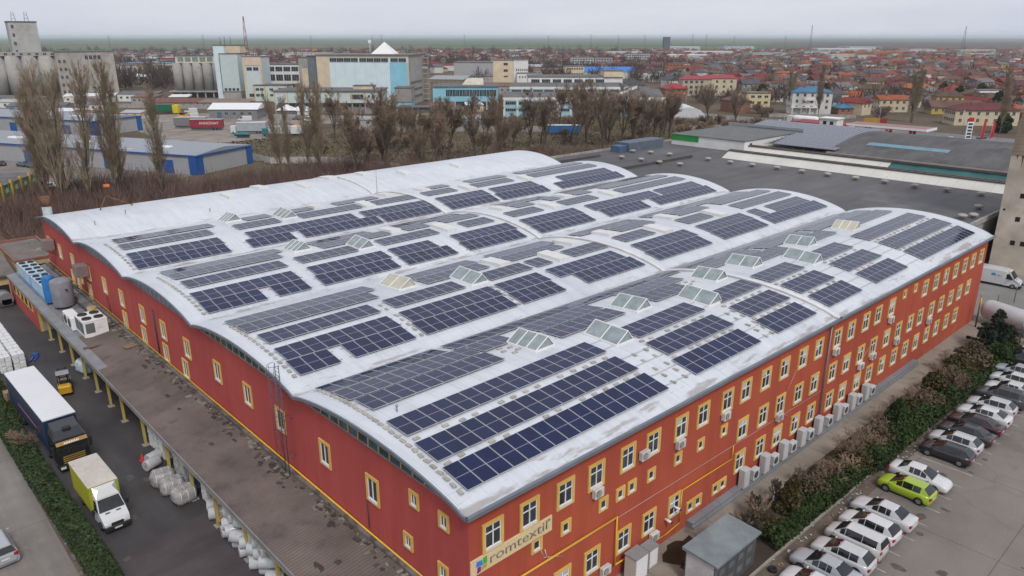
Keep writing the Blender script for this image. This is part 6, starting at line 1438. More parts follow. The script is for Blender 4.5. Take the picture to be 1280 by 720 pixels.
# ---- blue trimmed warehouses, left
WHR = P('warehouse_roof', (0.25, 0.27, 0.305), .5, .1, .06, dirt=((.2, .215, .24), .6, .1)); WHW = striped('warehouse_cladding', (0.33, 0.335, 0.345), (.25, .255, .26), 2, .9, .08, .6, .06, bm=.2); BTR = P('trim_blue', (0.02, 0.085, 0.29), .5, .1)
def warehouse(lab, ox, oy, L, Wd, h, front_doors, roof=WHR):
    t = thing('warehouse', lab, 'warehouse', (ox, oy, 0), atan2(.893, -.45))   # local x runs away along the front, -y ... faces the lot
    MB().box(0, L, -Wd, 0, 0, h).build('wall', WHW, t)
    MB().add([(-.3, .3, h + .05), (L + .3, .3, h + .05), (L + .3, -Wd / 2, h + 1.1), (-.3, -Wd / 2, h + 1.1), (L + .3, -Wd - .3, h + .05), (-.3, -Wd - .3, h + .05)], [(0, 1, 2, 3), (3, 2, 4, 5), (0, 3, 5), (1, 4, 2)]).build('roof', roof, t)
    MB().box(-.35, L + .35, .3, .4, h - .35, h + .05).build('gutter', BTR, t); MB().box(-.45, -.31, -Wd - .3, .3, h - .35, h + .05).build('gutter', BTR, t)
    for x in (0, L * .25, L * .5, L * .75): MB().box(x - .1, x + 2.4, .02, .3, 0, h - .36).build('pilaster', BTR, t)
    MB().box(-.3, -.02, -Wd - .1, -Wd + 2.2, 0, h - .36).build('pilaster', BTR, t); MB().box(-.3, -.02, -2.2, .1, 0, h - .36).build('pilaster', BTR, t)
    for x in front_doors: MB().box(x, x + 3.6, .02, .12, 0, 3.6).build('gate', BTR, t)
    for x in (L * .12, L * .37, L * .6, L * .85): MB().rbox(x, x + 5, -7.5, -5.5, h + .35, h + 1.0, .2).build('skylight', WHITE, t)
    for x in (L * .2, L * .45, L * .7): MB().box(x, x + 9, -2.6, -2.0, h + .2, h + .3).build('roof_strip', OFFW, t)
warehouse('long light grey warehouse with blue corner trims nearest the factory', 74, 203, 120, 22, 5.2, (8, 50, 60, 76, 96))
warehouse('second light grey warehouse with blue trims behind the nearer one', 78, 311, 110, 22, 5.6, (12, 40))
t = thing('garden_store', 'dark roofed store with yellow frames and green signboards at the left edge', 'store', (37, 202, 0), atan2(-.83, -.55))
# local x runs from the near corner back towards the photo's left edge, local -y faces the lot
block(t, 0, 40, -26, 0, 0, 5.0, P('store_wall', (.2, .2, .2), .8), FELT, .3)
SGN = P('sign_green', (.02, .26, .05), .6)
for k in range(9):
    x = k * 4.4; MB().box(x, x + .55, .02, .5, 0, 5.9).build('frame_post', P('store_yellow', (.5, .33, .05), .7), t)
    s_ = MB().box(x + .7, x + 4.2, .06, .2, 2.9, 4.9).build('signboard', SGN, t); MB().add([(x + 1.6, .21, 3.5), (x + 3.3, .21, 3.5), (x + 3.3, .21, 4.1), (x + 2.45, .21, 4.6), (x + 1.6, .21, 4.1)], [(0, 1, 2, 3, 4)]).build('sign_emblem', P('sign_pale', (.45, .6, .45), .6), s_)
    link('window', pane(3.2, 2.2, TEALB, 3), t, (x + 2.45, .1, 1.5), pi)
def simple_car(pn, col, lab, x, y, rz, kind='hatch'): return car(kind, pn, col, lab, (x, y, .01), rz, 'cars outside the blue trimmed warehouse')
AW = atan2(.925, -.38)
for k, (x, y, c_, nm) in enumerate(((36.5, 262, (.6, .61, .62), 'white'), (38.5, 257.5, (.03, .03, .035), 'black'), (43, 251.5, (.03, .1, .09), 'dark teal'), (44.5, 247, (.05, .06, .06), 'dark green'), (45.8, 243.5, (.6, .62, .64), 'silver white'), (38.5, 214, (.1, .1, .11), 'dark grey'), (40, 209, (.55, .56, .58), 'pale silver'), (45, 199, (.6, .61, .62), 'white'))):
    simple_car('lot_paint_%d' % k, c_, '%s car %s' % (nm, ['first from the left outside the blue trimmed warehouse', 'left of the dark teal car by the warehouse', 'outside the warehouse between black and dark green cars', 'outside the warehouse beside the dark teal car', 'last of the row outside the blue trimmed warehouse', 'standing near the green signed store', 'nose to nose with the dark grey car near the store', 'half hidden by poplars near the green signed store'][k]), x, y, .3 if k < 5 else 1.2)
sheet('warehouse_lot', [(20, 300), (52, 262), (73, 204), (60, 196), (42, 206), (10, 250)], .02, CPAVE)
# ---- haulage yard between warehouse and mills
sheet('haulage_yard', [(90, 262), (120, 262), (150, 300), (178, 282), (190, 300), (150, 370), (118, 380), (96, 330)], .02, paving('yard_gravel', (.24, .21, .185), scale=.15, patch=((.16, .14, .125), .55, .1)))
t = frame_thing('white_roof_shed', 'low grey shed with bright white sloping roof beside the haulage yard', 'shed', -135.5, 343)
block(t, 0, 21.5, 0, 14, 0, 4.2, P('shed_grey', (.2, .2, .205), .8, .15, .4)); MB().add([(-.5, -.5, 4.25), (22, -.5, 4.25), (22, 14.5, 4.25), (-.5, 14.5, 4.25), (-.5, 7, 6.6), (22, 7, 6.6)], [(0, 1, 5, 4), (2, 3, 4, 5), (0, 4, 3), (1, 2, 5)]).build('roof', P('roof_white', (.68, .69, .7), .5, .04), t); win_row(t, 6, 20, 4, 2.4, 1.2, 1.2); MB().box(3.5, 5.6, -.06, 0, 0, 3).build('door', P('shed_door', (.08, .14, .18), .7), t)
t = frame_thing('white_roof_shed', 'small shed with twin white peaked roofs below the cream mill', 'shed', -108, 352); block(t, 0, 14, 0, 9, 0, 3, P('shed_dark', (.13, .13, .13), .8))
for x in (0, 7): MB().add([(x - .2, -.4, 3), (x + 7.2, -.4, 3), (x + 7.2, 9.4, 3), (x - .2, 9.4, 3), (x + 3.5, 4.5, 5.4)], [(0, 1, 4), (1, 2, 4), (2, 3, 4), (3, 0, 4)]).build('roof', MATS['roof_white'], t)
t = frame_thing('row_of_garages', 'long low building with dark red roof in front of the round silos', 'shed', -184, 396); block(t, 0, 22, 0, 9, 0, 3.0, GREYW); MB().add([(-.5, -.5, 3), (22.5, -.5, 3), (22.5, 9.5, 4.4), (-.5, 9.5, 4.4)], [(0, 1, 2, 3)]).build('roof', P('dark_red_roof', (.17, .06, .05), .8, .15, .3), t); win_row(t, 1, 21, 5, 1.8, 1.5, 1)
t = frame_thing('row_of_garages', 'long low building with brown roof joined to the dark red roofed one', 'shed', -161.5, 396); block(t, 0, 26, 0, 9, 0, 3.0, GREYW); MB().add([(-.5, -.5, 3), (26.5, -.5, 3), (26.5, 9.5, 4.3), (-.5, 9.5, 4.3)], [(0, 1, 2, 3)]).build('roof', P('brown_roof', (.2, .15, .12), .8, .15, .3), t); win_row(t, 1, 25, 6, 1.8, 1.5, 1)
def trailer(name, lab, r, a, L, body, roof, rz=0, h=3.7, print_=None, cabcol=None):
    t = frame_thing(name, lab, 'trailer', r, a, 'trucks and trailers in the haulage yard', rz=rz)
    MB().box(0, L, 0, 2.5, 1.0, h).build('box', body, t); MB().rbox(-.04, L + .04, -.04, 2.54, h, h + .1, .03).build('roof', roof, t); MB().box(.4, L - .4, .2, 2.3, .6, 1.0).build('chassis', DARKM, t)
    for x in (L - 3.6, L - 2.3, L - 1.0): wheel(t, x, .3, .48, .3, 1)
    if print_: text(print_[0], print_[1], OFFW, t, Matrix.Translation((print_[2], -.03, print_[3])) @ Matrix.Rotation(pi / 2, 4, 'X'), .01)
    if cabcol: MB().rbox(-2.4, -.3, .1, 2.4, .5, 3.0, .15).build('cab', cabcol, t); MB().box(-2.42, -2.3, .3, 2.2, 1.7, 2.7).build('windscreen', CGL, t); wheel(t, -1.4, .3, .48, .3, 1)
    return t
trailer('parked_trailer', 'dark red trailer with white lettering in the haulage yard', -126.7, 300, 12.6, P('trailer_red', (.25, .03, .045), .5, .1), P('trailer_top_grey', (.42, .42, .43), .5), .04, 4.2, ('ANNONAY', 1.5, 3.6, 2.3))
trailer('parked_trailer', 'grey trailer with pale roof behind the dark red trailer', -136, 307, 12.6, P('trailer_grey', (.17, .175, .18), .6, .1), P('trailer_top_pale', (.55, .55, .55), .5), .04, 4.3)
trailer('articulated_truck', 'white cabbed truck with pale grey trailer right of the dark red trailer', -104.5, 289, 11, P('trailer_pale', (.33, .36, .39), .6, .1), P('trailer_top_white', (.66, .67, .68), .5), .06, 4.2, None, VANW)
trailer('parked_trailer', 'green box trailer with a yellow end below the round silos', -172, 368, 9.5, P('trailer_green', (.015, .12, .06), .6, .1), FELT, .03, 4.2); t = frame_thing('cargo_box', 'bright yellow cargo box beside the green trailer', 'cargo box', -162.3, 367); MB().rbox(0, 2.8, 0, 2.5, .4, 4.2, .06).build('box', P('cargo_yellow', (.6, .47, .02), .6), t)
trailer('articulated_truck', 'truck with long white trailer among the mid left poplars', -90, 281, 13, P('trailer_white', (.58, .6, .61), .5, .05), WHITE, .05, 3.6, None, P('cab_teal', (.03, .16, .19), .5))
def small_van(lab, r, a, mat, rz=0):
    t = frame_thing('small_van', lab, 'van', r, a, 'vans in the haulage yard', rz=rz); MB().rbox(-1, 1, -.6, 3.4, .35, 2.3, .2).build('cargo_body', mat, t); van_cab(t, mat, 1.0, -.5, 2.2, False)
    for y in (-1.7, 2.4):
        for s_ in (1, -1): wheel(t, s_ * .86, y, .34, .22, s_)
small_van('white van parked before the white roofed shed', -117, 334, VANW, -1.4); small_van('white van in the lot below the loading annex', -88, 332, VANW, -.5); small_van('white tow van beside the orange machine', -146, 348, VANW, -.9); small_van('white van beside the green box trailer', -156, 372, VANW, -1.2)
t = frame_thing('orange_machine', 'orange loader parked at the back of the haulage yard', 'loader', -150.5, 344); MB().rbox(0, 5, 0, 2.2, .6, 1.7, .2).build('body', P('machine_orange', (.6, .25, .02), .5), t); MB().rbox(1.2, 3, .3, 1.9, 1.7, 2.8, .15).build('cab', CGL, t); MB().box(-1.4, 0, 0, 2.2, .2, 1.2).build('bucket', DARKM, t)
for x in (.8, 4.0): wheel(t, x, .2, .6, .4, 1)
for k, (r, a, c_) in enumerate(((-74, 330, (.2, .21, .22)), (-70, 331, (.3, .31, .33)), (-44, 338, (.55, .56, .58)), (-96, 341, (.15, .15, .16)))): o = car('hatch', 'works_paint_%d' % k, c_, ['dark grey car in the lot below the loading annex', 'silver car right of the dark grey car below the annex', 'white car beside the lime signboard', 'charcoal car left of the white van below the annex'][k], F(r, a, .01), FR + 1.4, 'cars below the works')
t = frame_thing('covered_boat', 'small boat under a teal cover at the haulage yard corner', 'boat', -98.5, 277); MB().loft([[(x, .2 + w_, 1.3), (x, .8, .5 + abs(x) * .05), (x, 1.4 - w_, 1.3), (x, .8, 2.1 - abs(x) * .2)] for x, w_ in ((-3, .5), (-2, .0), (0, -.3), (2, -.3), (2.8, -.1))], 0, True).build('hull_cover', P('cover_teal', (.03, .17, .2), .6), t); MB().box(-2, 2.4, .4, 1.2, 0, .6).build('trailer', DARKM, t)
for k, (r, a) in enumerate(((-40, 297), (-31, 300), (-86, 300))): t = frame_thing('orange_machine', ['orange excavator in the scrub behind the middle trees', 'orange digger arm beside the middle tree', 'red orange loader by the mid left poplars'][k], 'excavator', r, a); MB().rbox(0, 3.2, 0, 2, .9, 2.3, .2).build('body', MATS['machine_orange'], t); MB().tube((3, 1, 1.8), (4.6, 1, 2.6), .2, n=5).build('arm', MATS['machine_orange'], t); MB().rbox(-.2, 3.4, -.2, 2.2, 0, .8, .2).build('tracks', DARK, t)

# ---- the flat-roofed neighbour with saw-tooth strips, array and barrel roof
NF = paving('neighbour_felt', (0.105, 0.10, 0.103), scale=.06, patch=((0.155, 0.15, 0.15), .57, .05), streak=(.03, .3, 1), joint=((0, 11.0),), rough=.7)
NX0, NX1, NY0, NY1, NZ = 107.0, 226.0, 34.2, 122.5, 8.0
nb = thing('neighbour_hall', 'huge flat dark grey roofed hall with barrel roof behind the red factory', 'hall', (NX0, NY0, 0))
def npart(name, mb, mats): mb.v = [(x - NX0, y - NY0, z) for x, y, z in mb.v]; return mb.build(name, mats, nb)
npart('wall', MB().box(NX0, NX1, NY0, NY1, 0, NZ - .3), GREYW); npart('roof', MB().box(NX0 - .1, NX1 + .1, NY0 - .1, NY1 + .1, NZ - .3, NZ), NF)
b = MB().box(NX0 - .2, NX1, NY1, NY1 + .4, NZ - .5, NZ + .5).box(NX0 - .3, NX0 - .1, 90, NY1, NZ - .5, NZ + .35).box(NX0, NX1, NY0 - .45, NY0 - .1, NZ - .4, NZ + .35); npart('parapet', b, FENC)
b = MB().box(107.2, 152, 101.4, 102.0, NZ, NZ + .55).box(120, 120.6, 102.0, 117.0, NZ, NZ + .5).box(120.6, 137, 117, 117.5, NZ, NZ + .5); npart('fire_wall', b, P('fire_wall_felt', (.07, .068, .07), .8))
STRIPW = striped('strip_glazing_white', (.56, .55, .51), (.42, .41, .37), 1, 3.1, .04, .5, .08, dirt=((.44, .41, .33), .6, .4)); STRIPT = P('strip_glazing_teal', (.025, .10, .10), .3, .3, .4)
def saw(name, x, y0, y1, mat, h=1.6): 
    npart(name, MB().add([(x, y0, NZ), (x, y1, NZ), (x + 3.6, y1, NZ + h), (x + 3.6, y0, NZ + h), (x + 4.2, y1, NZ), (x + 4.2, y0, NZ)], [(0, 1, 2, 3)[::-1]]), mat)
    npart('strip_back', MB().add([(x + 3.6, y0, NZ + h), (x + 3.6, y1, NZ + h), (x + 4.3, y1, NZ), (x + 4.3, y0, NZ), (x, y0, NZ), (x, y1, NZ)], [(0, 1, 2, 3), (0, 3, 4), (1, 5, 2)]), GREYW)
    npart('strip_ridge', MB().box(x + 3.4, x + 3.8, y0 - .2, y1 + .2, NZ + h + .01, NZ + h + .12), RUST); npart('strip_ridge', MB().box(x + 2.7, x + 3.0, y0 - .2, y1 + .2, NZ + h - .2, NZ + h - .02), DARKM)
saw('glazed_strip', 156.6, 36, 96.5, STRIPW); saw('glazed_strip', 167.0, 63.2, 98, STRIPW); saw('glazed_strip', 167.0, 36, 63.0, STRIPT)
b = MB(); n = 18; pr = [(177 + 43 * i / n, NZ + .4 + 3.6 * sin(pi * (.06 + .88 * i / n))) for i in range(n + 1)]
for (xa, za), (xb, zb) in zip(pr[:-1], pr[1:]): b.add([(xa, 34.5, za), (xb, 34.5, zb), (xb, 81, zb), (xa, 81, za)], [(0, 1, 2, 3)], 0, True)
npart('barrel_roof', b, paving('barrel_felt', (.105, .10, .102), scale=.1, streak=(.04, .5, 1), patch=((.07, .068, .07), .58, .12)))
b = MB().add([(x, 81, z) for x, z in pr] + [(pr[-1][0], 81, NZ), (pr[0][0], 81, NZ)], [tuple(range(n + 3))[::-1]]).add([(x, 34.5, z) for x, z in pr] + [(pr[-1][0], 34.5, NZ), (pr[0][0], 34.5, NZ)], [tuple(range(n + 3))])
b.box(176.8, 177, 34.5, 81, NZ, pr[0][1]); npart('barrel_gable', b, GREYW)
q = 9; b = MB().add([(pr[q][0], 52, pr[q][1] + .06), (pr[q + 1][0], 52, pr[q + 1][1] + .06), (pr[q + 1][0], 70, pr[q + 1][1] + .06), (pr[q][0], 70, pr[q][1] + .06)], [(0, 1, 2, 3)]); b.v = [(x - 14.4, y + 5, NZ + .4 + 3.6 * sin(pi * (.06 + .88 * (x - 14.4 - 177) / 43)) + .06) for x, y, z in b.v]; npart('blue_sheet', b, P('sheet_blue', (.13, .24, .30), .5))
# roof-top white box with green end
b = MB().box(168, 176, 97.5, 110.6, NZ, 10.6); npart('roof_house', b, OFFW); b = MB().box(168, 176, 110.6, 119, NZ, 10.6); npart('roof_house_end', b, OFFW)
npart('green_band', MB().box(167.9, 167.99, 110.7, 119.1, 9.2, 10.75), SGN); npart('roof_house_roof', MB().box(167.8, 196, 97.3, 119.2, 10.6, 10.76), P('roof_house_felt', (.13, .13, .13), .7)); npart('roof_house_side', MB().box(176, 195, 97.5, 119, NZ, 10.6), OFFW)
npart('roof_upstand', MB().box(196.2, 196.6, 97, 119.6, 10.0, 11.6), GREY); npart('white_flashing', MB().box(200, 201, 108, 119, 10.3, 10.9), OFFW)
npart('roof_door', MB().box(170.5, 171.5, 97.44, 97.5, NZ, 10), DARKM)
t = thing('grey_roof_unit', 'large grey blue plant box at the far left corner of the flat roof', 'roof unit', (148, 117.2, NZ)); MB().rbox(0, 14, 0, 4, 0, 2.2, .1).build('casing', P('unit_blue_grey', (.10, .125, .16), .6), t); MB().rbox(-3, -.1, .5, 3.5, 0, 1.6, .1).build('side_casing', P('unit_blue', (.06, .11, .19), .6), t)
def vent(x, y, lab):
    t = thing('roof_vent', lab, 'roof vent', (x, y, NZ), 0, 'mushroom vents on the flat roof', True); MB().lathe([(.38, 0), (.36, .45)], n=12).build('collar', GREY, t); MB().lathe([(.75, .42), (.75, .62), (.45, .78), (.05, .8)], n=12).build('cowl', P('vent_cowl', (.34, .31, .28), .8, .2), t)
for x, y in ((150.3, 96.1), (150.0, 90.2), (150.2, 84.8), (150.8, 79.3), (150.5, 73.5), (150.7, 68.1), (150.8, 62.4), (151.1, 56.9), (150.7, 51.2), (151.0, 45.7), (151.5, 40.2)): vent(x, y, 'mushroom vent in the long row beside the white glazed strip')
for x, y in ((138.1, 111.5), (138.6, 106.2), (138.4, 100.9), (139.5, 96.2), (147.6, 115.7), (149.2, 111.6), (149.9, 106.5)): vent(x, y, 'mushroom vent on the far left of the flat roof')
for x, y in ((129.7, 36.4), (131.6, 35.4), (139.1, 36.9)): vent(x, y, 'mushroom vent near the tower edge of the flat roof')
b = MB(); pv = 0
for i in range(15):
    for j in range(31):
        x, y = 177.6 + i * 2.05, 79.0 + j * 1.08 + i * .12; o = len(b.v)
        if y > 96.2 and x < 194.4: continue
        z = 9.6 + 2.1 * i / 14; b.uv[len(b.f) + 1] = ((0, 0), (1, 0), (1, 1), (0, 1)); b.box(x, x + 1.86, y, y + 0.94, z, z + .05, 0); k_ = len(b.m); b.box(x - .19, x - .01, y, y + 1.08, z, z + .04, 1).box(x, x + 1.86, y + .95, y + 1.07, z, z + .04, 1); b.m[k_:] = [1] * (len(b.m) - k_); b.xform(Matrix.Translation((x, 0, z)) @ Matrix.Rotation(-.0728, 4, 'Y') @ Matrix.Translation((-x, 0, -z)), o)
struct(tag(b.build('solar_panels', [CELLS, GREY]), 'dense rows of solar panels on the raised roof beside the barrel roof', 'solar panels'), 'stuff')
b = MB()
for i in range(16): z = 9.5 + 2.1 * i / 14; b.tube((177.6 + i * 2.05, 79, z), (177.6 + i * 2.05, 112.5, z), .08, n=4)
for j in range(14): b.tube((177.3, 79.5 + j * 2.6, NZ), (179.0, 79.5 + j * 2.6, 9.6), .07, n=4); b.tube((204, 79.5 + j * 2.6, NZ), (204, 79.5 + j * 2.6, 11.6), .07, n=4)
npart('array_frame', b, GREY)
t = thing('white_cabin', 'tiny white cabin standing at the far edge of the array roof', 'cabin', (214, 96, 0)); MB().box(0, 4, 0, 5, 0, 12.8).build('wall', OFFW, t); MB().box(-.3, 4.3, -.3, 5.3, 12.8, 13.1).build('roof', OFFW, t); MB().box(-.05, 0, 1, 2, 11, 12.2).box(-.05, 0, 3, 4, 11, 12.2).build('window', DKW, t)

# ---- street, petrol station
STR = paving('street_asphalt', (.17, .165, .165), scale=.06, patch=((.22, .215, .21), .58, .05), streak=(.4, .03, 1))
sheet('street', [(300, -160), (318, -160), (318, 330), (300, 330)], .04, STR); sheet('forecourt', [(228, 20), (300, 20), (300, 135), (228, 128)], .03, STR)
struct(MB().box(299.8, 300, -160, 330, 0, .18).box(318, 318.2, -160, 330, 0, .18).build('kerb', FENC))
b = MB()
for k in range(70): b.quad((308.9, -160 + k * 7, .05), (309.2, -160 + k * 7, .05), (309.2, -156.6 + k * 7, .05), (308.9, -156.6 + k * 7, .05))
struct(b.build('lane_marking', LINE))
SRED = P('station_red', (.42, .02, .03), .5)
t = thing('petrol_canopy', 'white edged flat petrol station canopy on red pillars', 'petrol station', (273, 92, 0)); MB().box(0, 9.5, 0, 27, 4.9, 5.7).build('canopy_edge', WHITE, t); MB().box(.25, 9.25, .25, 26.75, 5.7, 5.74).build('canopy_top', P('canopy_top_red', (.28, .17, .165), .8, .15), t); MB().box(-.02, .0, 0, 27, 4.9, 5.05).build('stripe', SRED, t)
for y in (6, 14, 21):
    for x in (3, 6.5): MB().box(x - .4, x + .4, y - .4, y + .4, 0, 4.9).build('pillar', SRED, t)
t = thing('petrol_shop', 'low white petrol shop with dark red roof edge left of the canopy', 'shop', (276, 121.5, 0)); block(t, 0, 10, 0, 20, 0, 4.2, OFFW, P('shop_roof', (.24, .05, .055), .7), .5); MB().box(-.06, 0, 2, 17, .5, 3).build('window', DKW, t)
for k, (x, y, lab) in enumerate(((277, 97.5, 'red white pump island under the right of the canopy'), (277, 106, 'red white pump island under the middle of the canopy'), (277, 113, 'red white pump island under the left of the canopy'))): t = thing('fuel_pump', lab, 'fuel pump', (x, y, .04), 0, 'petrol pumps'); MB().rbox(-.4, .4, -.6, .6, .15, 2.1, .05).build('housing', SRED, t); MB().box(-.7, .7, -1.6, 1.6, 0, .15).build('island', FENC, t)
t = frame_thing('price_sign', 'tall white petrol price pylon with red top and dark price panels', 'sign', 158.8, 266)
MB().box(0, 2.0, 0, .5, .8, 7.0).build('pylon', WHITE, t); MB().box(.1, 1.9, -.08, -.001, 7.0, 8.4).box(-.2, 2.2, -.06, .56, 7.02, 7.2).build('red_top', SRED, t)
for k in range(5): MB().box(.25, 1.75, -.05, -.001, 1.4 + k * 1.1, 2.1 + k * 1.1).build('price_panel', P('price_dark', (.03, .05, .09), .4), t)
MB().box(.3, .6, .1, .4, 0, .8).box(1.4, 1.7, .1, .4, 0, .8).build('feet', DARKM, t)
for k, (r, lab) in enumerate(((162.6, 'red feather flag next to the price pylon'), (166.0, 'red feather flag farther right of the price pylon'))): t = frame_thing('feather_flag', lab, 'flag', r, 264, 'red feather flags'); MB().tube((0, 0, 0), (.5, 0, 7.4), .06, n=5).build('pole', GREY, t); MB().add([(.15, -.02, 1.4), (1.2, -.02, 1.9), (1.45, -.02, 6.4), (.95, -.02, 7.6), (.5, -.02, 7.4)] + [(.15, .02, 1.4), (1.2, .02, 1.9), (1.45, .02, 6.4), (.95, .02, 7.6), (.5, .02, 7.4)], [(0, 1, 2, 3, 4), (9, 8, 7, 6, 5), (0, 5, 6, 1), (1, 6, 7, 2), (2, 7, 8, 3), (3, 8, 9, 4)]).build('cloth', SRED, t)
t = thing('tanker_truck', 'white tanker truck driving on the street behind the array roof', 'truck', (309, 152, .05), .05)
MB().lathe([(.1, -5.2), (1.1, -5.0), (1.25, -4.5), (1.25, 4.5), (1.1, 5.0), (.1, 5.2)], (0, 0, 2.3), 18, axis='y').build('tank', WHITE, t); MB().box(-.9, .9, -5, 6, .7, 1.1).build('chassis', DARKM, t); MB().rbox(-1.2, 1.2, 5.6, 7.8, .6, 3.4, .15).build('cab', VANW, t); MB().box(-1.0, 1.0, 7.78, 7.83, 1.8, 2.9).build('windscreen', CGL, t)
for y in (-4, -2.7, 4.4, 6.8):
    for s_ in (1, -1): wheel(t, s_ * 1.0, y, .5, .35, s_)
for k, (x, y, c_, lab) in enumerate(((311, 86, (.05, .07, .1), 'dark blue car at the kerb beyond the petrol canopy'), (296, 92, (.5, .5, .52), 'silver car leaving the petrol forecourt'), (305, 60, (.3, .3, .32), 'grey car on the street by the feather flags'), (304, 190, (.1, .1, .1), 'black car on the street behind the trees'))): car('hatch', 'street_paint_%d' % k, c_, lab, (x, y, .05), 0 if k else 1.3, 'cars on the street')
def lamp(x, y, h, lab, rz=0):
    t = thing('street_lamp', lab, 'street lamp', (x, y, 0), rz, 'street lamps', True); MB().tube((0, 0, 0), (0, 0, h), .12, .07, 6).tube((0, 0, h), (1.6, 0, h + .35), .06, n=5).build('pole', GREY, t); MB().rbox(1.4, 2.3, -.16, .16, h + .28, h + .45, .04).build('lamp_head', WHITE, t)
for k in range(12): lamp(319, -60 + k * 31, 8.5, 'grey street lamp along the town street', pi)
for x, y in ((262, 60), (268, 140), (240, 128)): lamp(x, y, 8, 'tall lamp on the petrol forecourt')

# ---- houses
ROOFS = [P('tile_' + n_, c_, .85, .22, .35, fine=3, fvar=.15, rnd=.18) for n_, c_ in (('red', (.20, .035, .032)), ('maroon', (.115, .035, .036)), ('orange', (.26, .075, .03)), ('brown', (.115, .066, .05)), ('rust', (.165, .06, .04)), ('grey', (.13, .125, .125)), ('slate', (.07, .07, .08)), ('tan', (.19, .125, .085)))]
RNAME = ['red', 'maroon', 'orange', 'brown', 'rust coloured', 'grey', 'dark slate', 'tan']; RW = [12, 17, 7, 22, 11, 15, 8, 8]
WALLS = [P('render_' + n_, c_, .9, .1, .4, rnd=.1) for n_, c_ in (('white', (.58, .57, .55)), ('cream', (.52, .44, .31)), ('yellow', (.50, .36, .12)), ('grey', (.33, .32, .31)), ('pink', (.42, .28, .25)), ('brick', (.26, .12, .08)))]
WNAME = ['white', 'cream', 'yellow', 'grey', 'pinkish', 'brick']; WW = [44, 22, 4, 22, 5, 3]
CHIM = P('chimney_brick', (.22, .12, .09), .9, .2)
def house_geo(w_, d, h, rh, hip, ov=.5):
    wl, rf = MB(), MB()
    wl.add([(0, 0, 0), (w_, 0, 0), (w_, d, 0), (0, d, 0), (0, 0, h), (w_, 0, h), (w_, d, h), (0, d, h)], [(0, 1, 5, 4), (1, 2, 6, 5), (2, 3, 7, 6), (3, 0, 4, 7), (4, 5, 6, 7)])
    a, b_ = -ov, w_ + ov; c, e = -ov, d + ov; hp = min(w_, d) * .5 if hip else 0; z = h + .03; m = d / 2
    v = [(a, c, z), (b_, c, z), (b_, e, z), (a, e, z), (a + hp, m, z + rh), (b_ - hp, m, z + rh), (a, c, z - .18), (b_, c, z - .18), (b_, e, z - .18), (a, e, z - .18)]
    if hp * 2 >= (b_ - a) - .2: v[4] = v[5] = ((a + b_) / 2, m, z + rh)
    rf.add(v, [(0, 1, 5, 4), (2, 3, 4, 5), (1, 2, 5), (3, 0, 4), (6, 7, 1, 0), (7, 8, 2, 1), (8, 9, 3, 2), (9, 6, 0, 3)], 0)
    if not hip:
        wl.add([(0, 0, h), (0, d, h), (0, m, h + rh * .93), (w_, 0, h), (w_, d, h), (w_, m, h + rh * .93)], [(1, 0, 2), (3, 4, 5)])
    return wl, rf
def house(lab, loc, rz, w_, d, h, rh, hip, ri, wi, detail=2, order=True, name='house', group='houses of the town', chim=True):
    wl, rf = house_geo(w_, d, h, rh, hip)
    t = thing(name, lab, 'house', loc, rz, group, order)
    wl.build('wall', WALLS[wi] if isinstance(wi, int) else wi, t); r = rf.build('roof', ROOFS[ri] if isinstance(ri, int) else ri, t)
    if detail > 1:
        if chim: MB().box(w_ * .3, w_ * .3 + .6, d * .35, d * .35 + .6, h + rh * .4, h + rh + .7).build('chimney', CHIM, r)
        nf = max(1, int(h / 2.9))
        for s_ in range(nf):
            z = h - 1.3 - s_ * 2.8; n = max(2, int(w_ / 3.2))
            win_row(t, .5, w_ - .5, n, z, 1.1, 1.3); win_row(t, .5, d - .5, max(1, n - 1), z, 1.0, 1.3, 0, 'l'); win_row(t, .5, d - .5, max(1, n - 1), z, 1.0, 1.3, w_, 'r')
    return t
# named ones beside the street
rh_ = random.Random(77)
t = house('three storey white house with bright blue hipped roof behind two poplars', F(133, 366), FR - .15, 18, 12, 10.2, 2.4, True, P('tile_blue', (.055, .16, .27), .7, .1), 0, order=False); MB().box(5, 10, -1.2, -.02, 6.4, 7.4).build('balcony', OFFW, t); MB().box(-.4, 12, -1.6, -.02, 3.0, 3.5).build('porch_roof', OFFW, t)
for x in (0, 4, 8, 11.5): MB().box(x, x + .5, -1.5, -1.0, 0, 3).build('porch_column', OFFW, t)
house('small house with blue roof right of the blue roofed white house', F(154, 362), FR, 10, 9, 3.2, 2.2, True, MATS['tile_blue'], 5, order=False)
house('cream two storey house with long red roof behind the feather flags', F(184, 318), FR - .1, 25, 11, 6.2, 2.6, True, 1, 1, order=False)
house('long yellow house under a wide brown roof behind the street trees', F(200, 366), FR - .12, 23, 10, 3.2, 3.0, False, 3, 2, order=False)
t = frame_thing('apartment_house', 'beige three storey apartment house with crimson roof beyond the street trees', 'apartments', 106, 482); block(t, 0, 18, 0, 12, 0, 10, P('apt_beige', (.42, .36, .27), .9, .1)); block(t, 14, 34, 2, 14, 0, 10.4, WALLS[1], None, name='front_wall')
for s_ in range(3): win_row(t, .5, 13.5, 4, 8.4 - s_ * 3.1, 1.6, 1.6); win_row(t, 15, 33, 4, 8.6 - s_ * 3.1, 1.4, 1.4, 2.0)
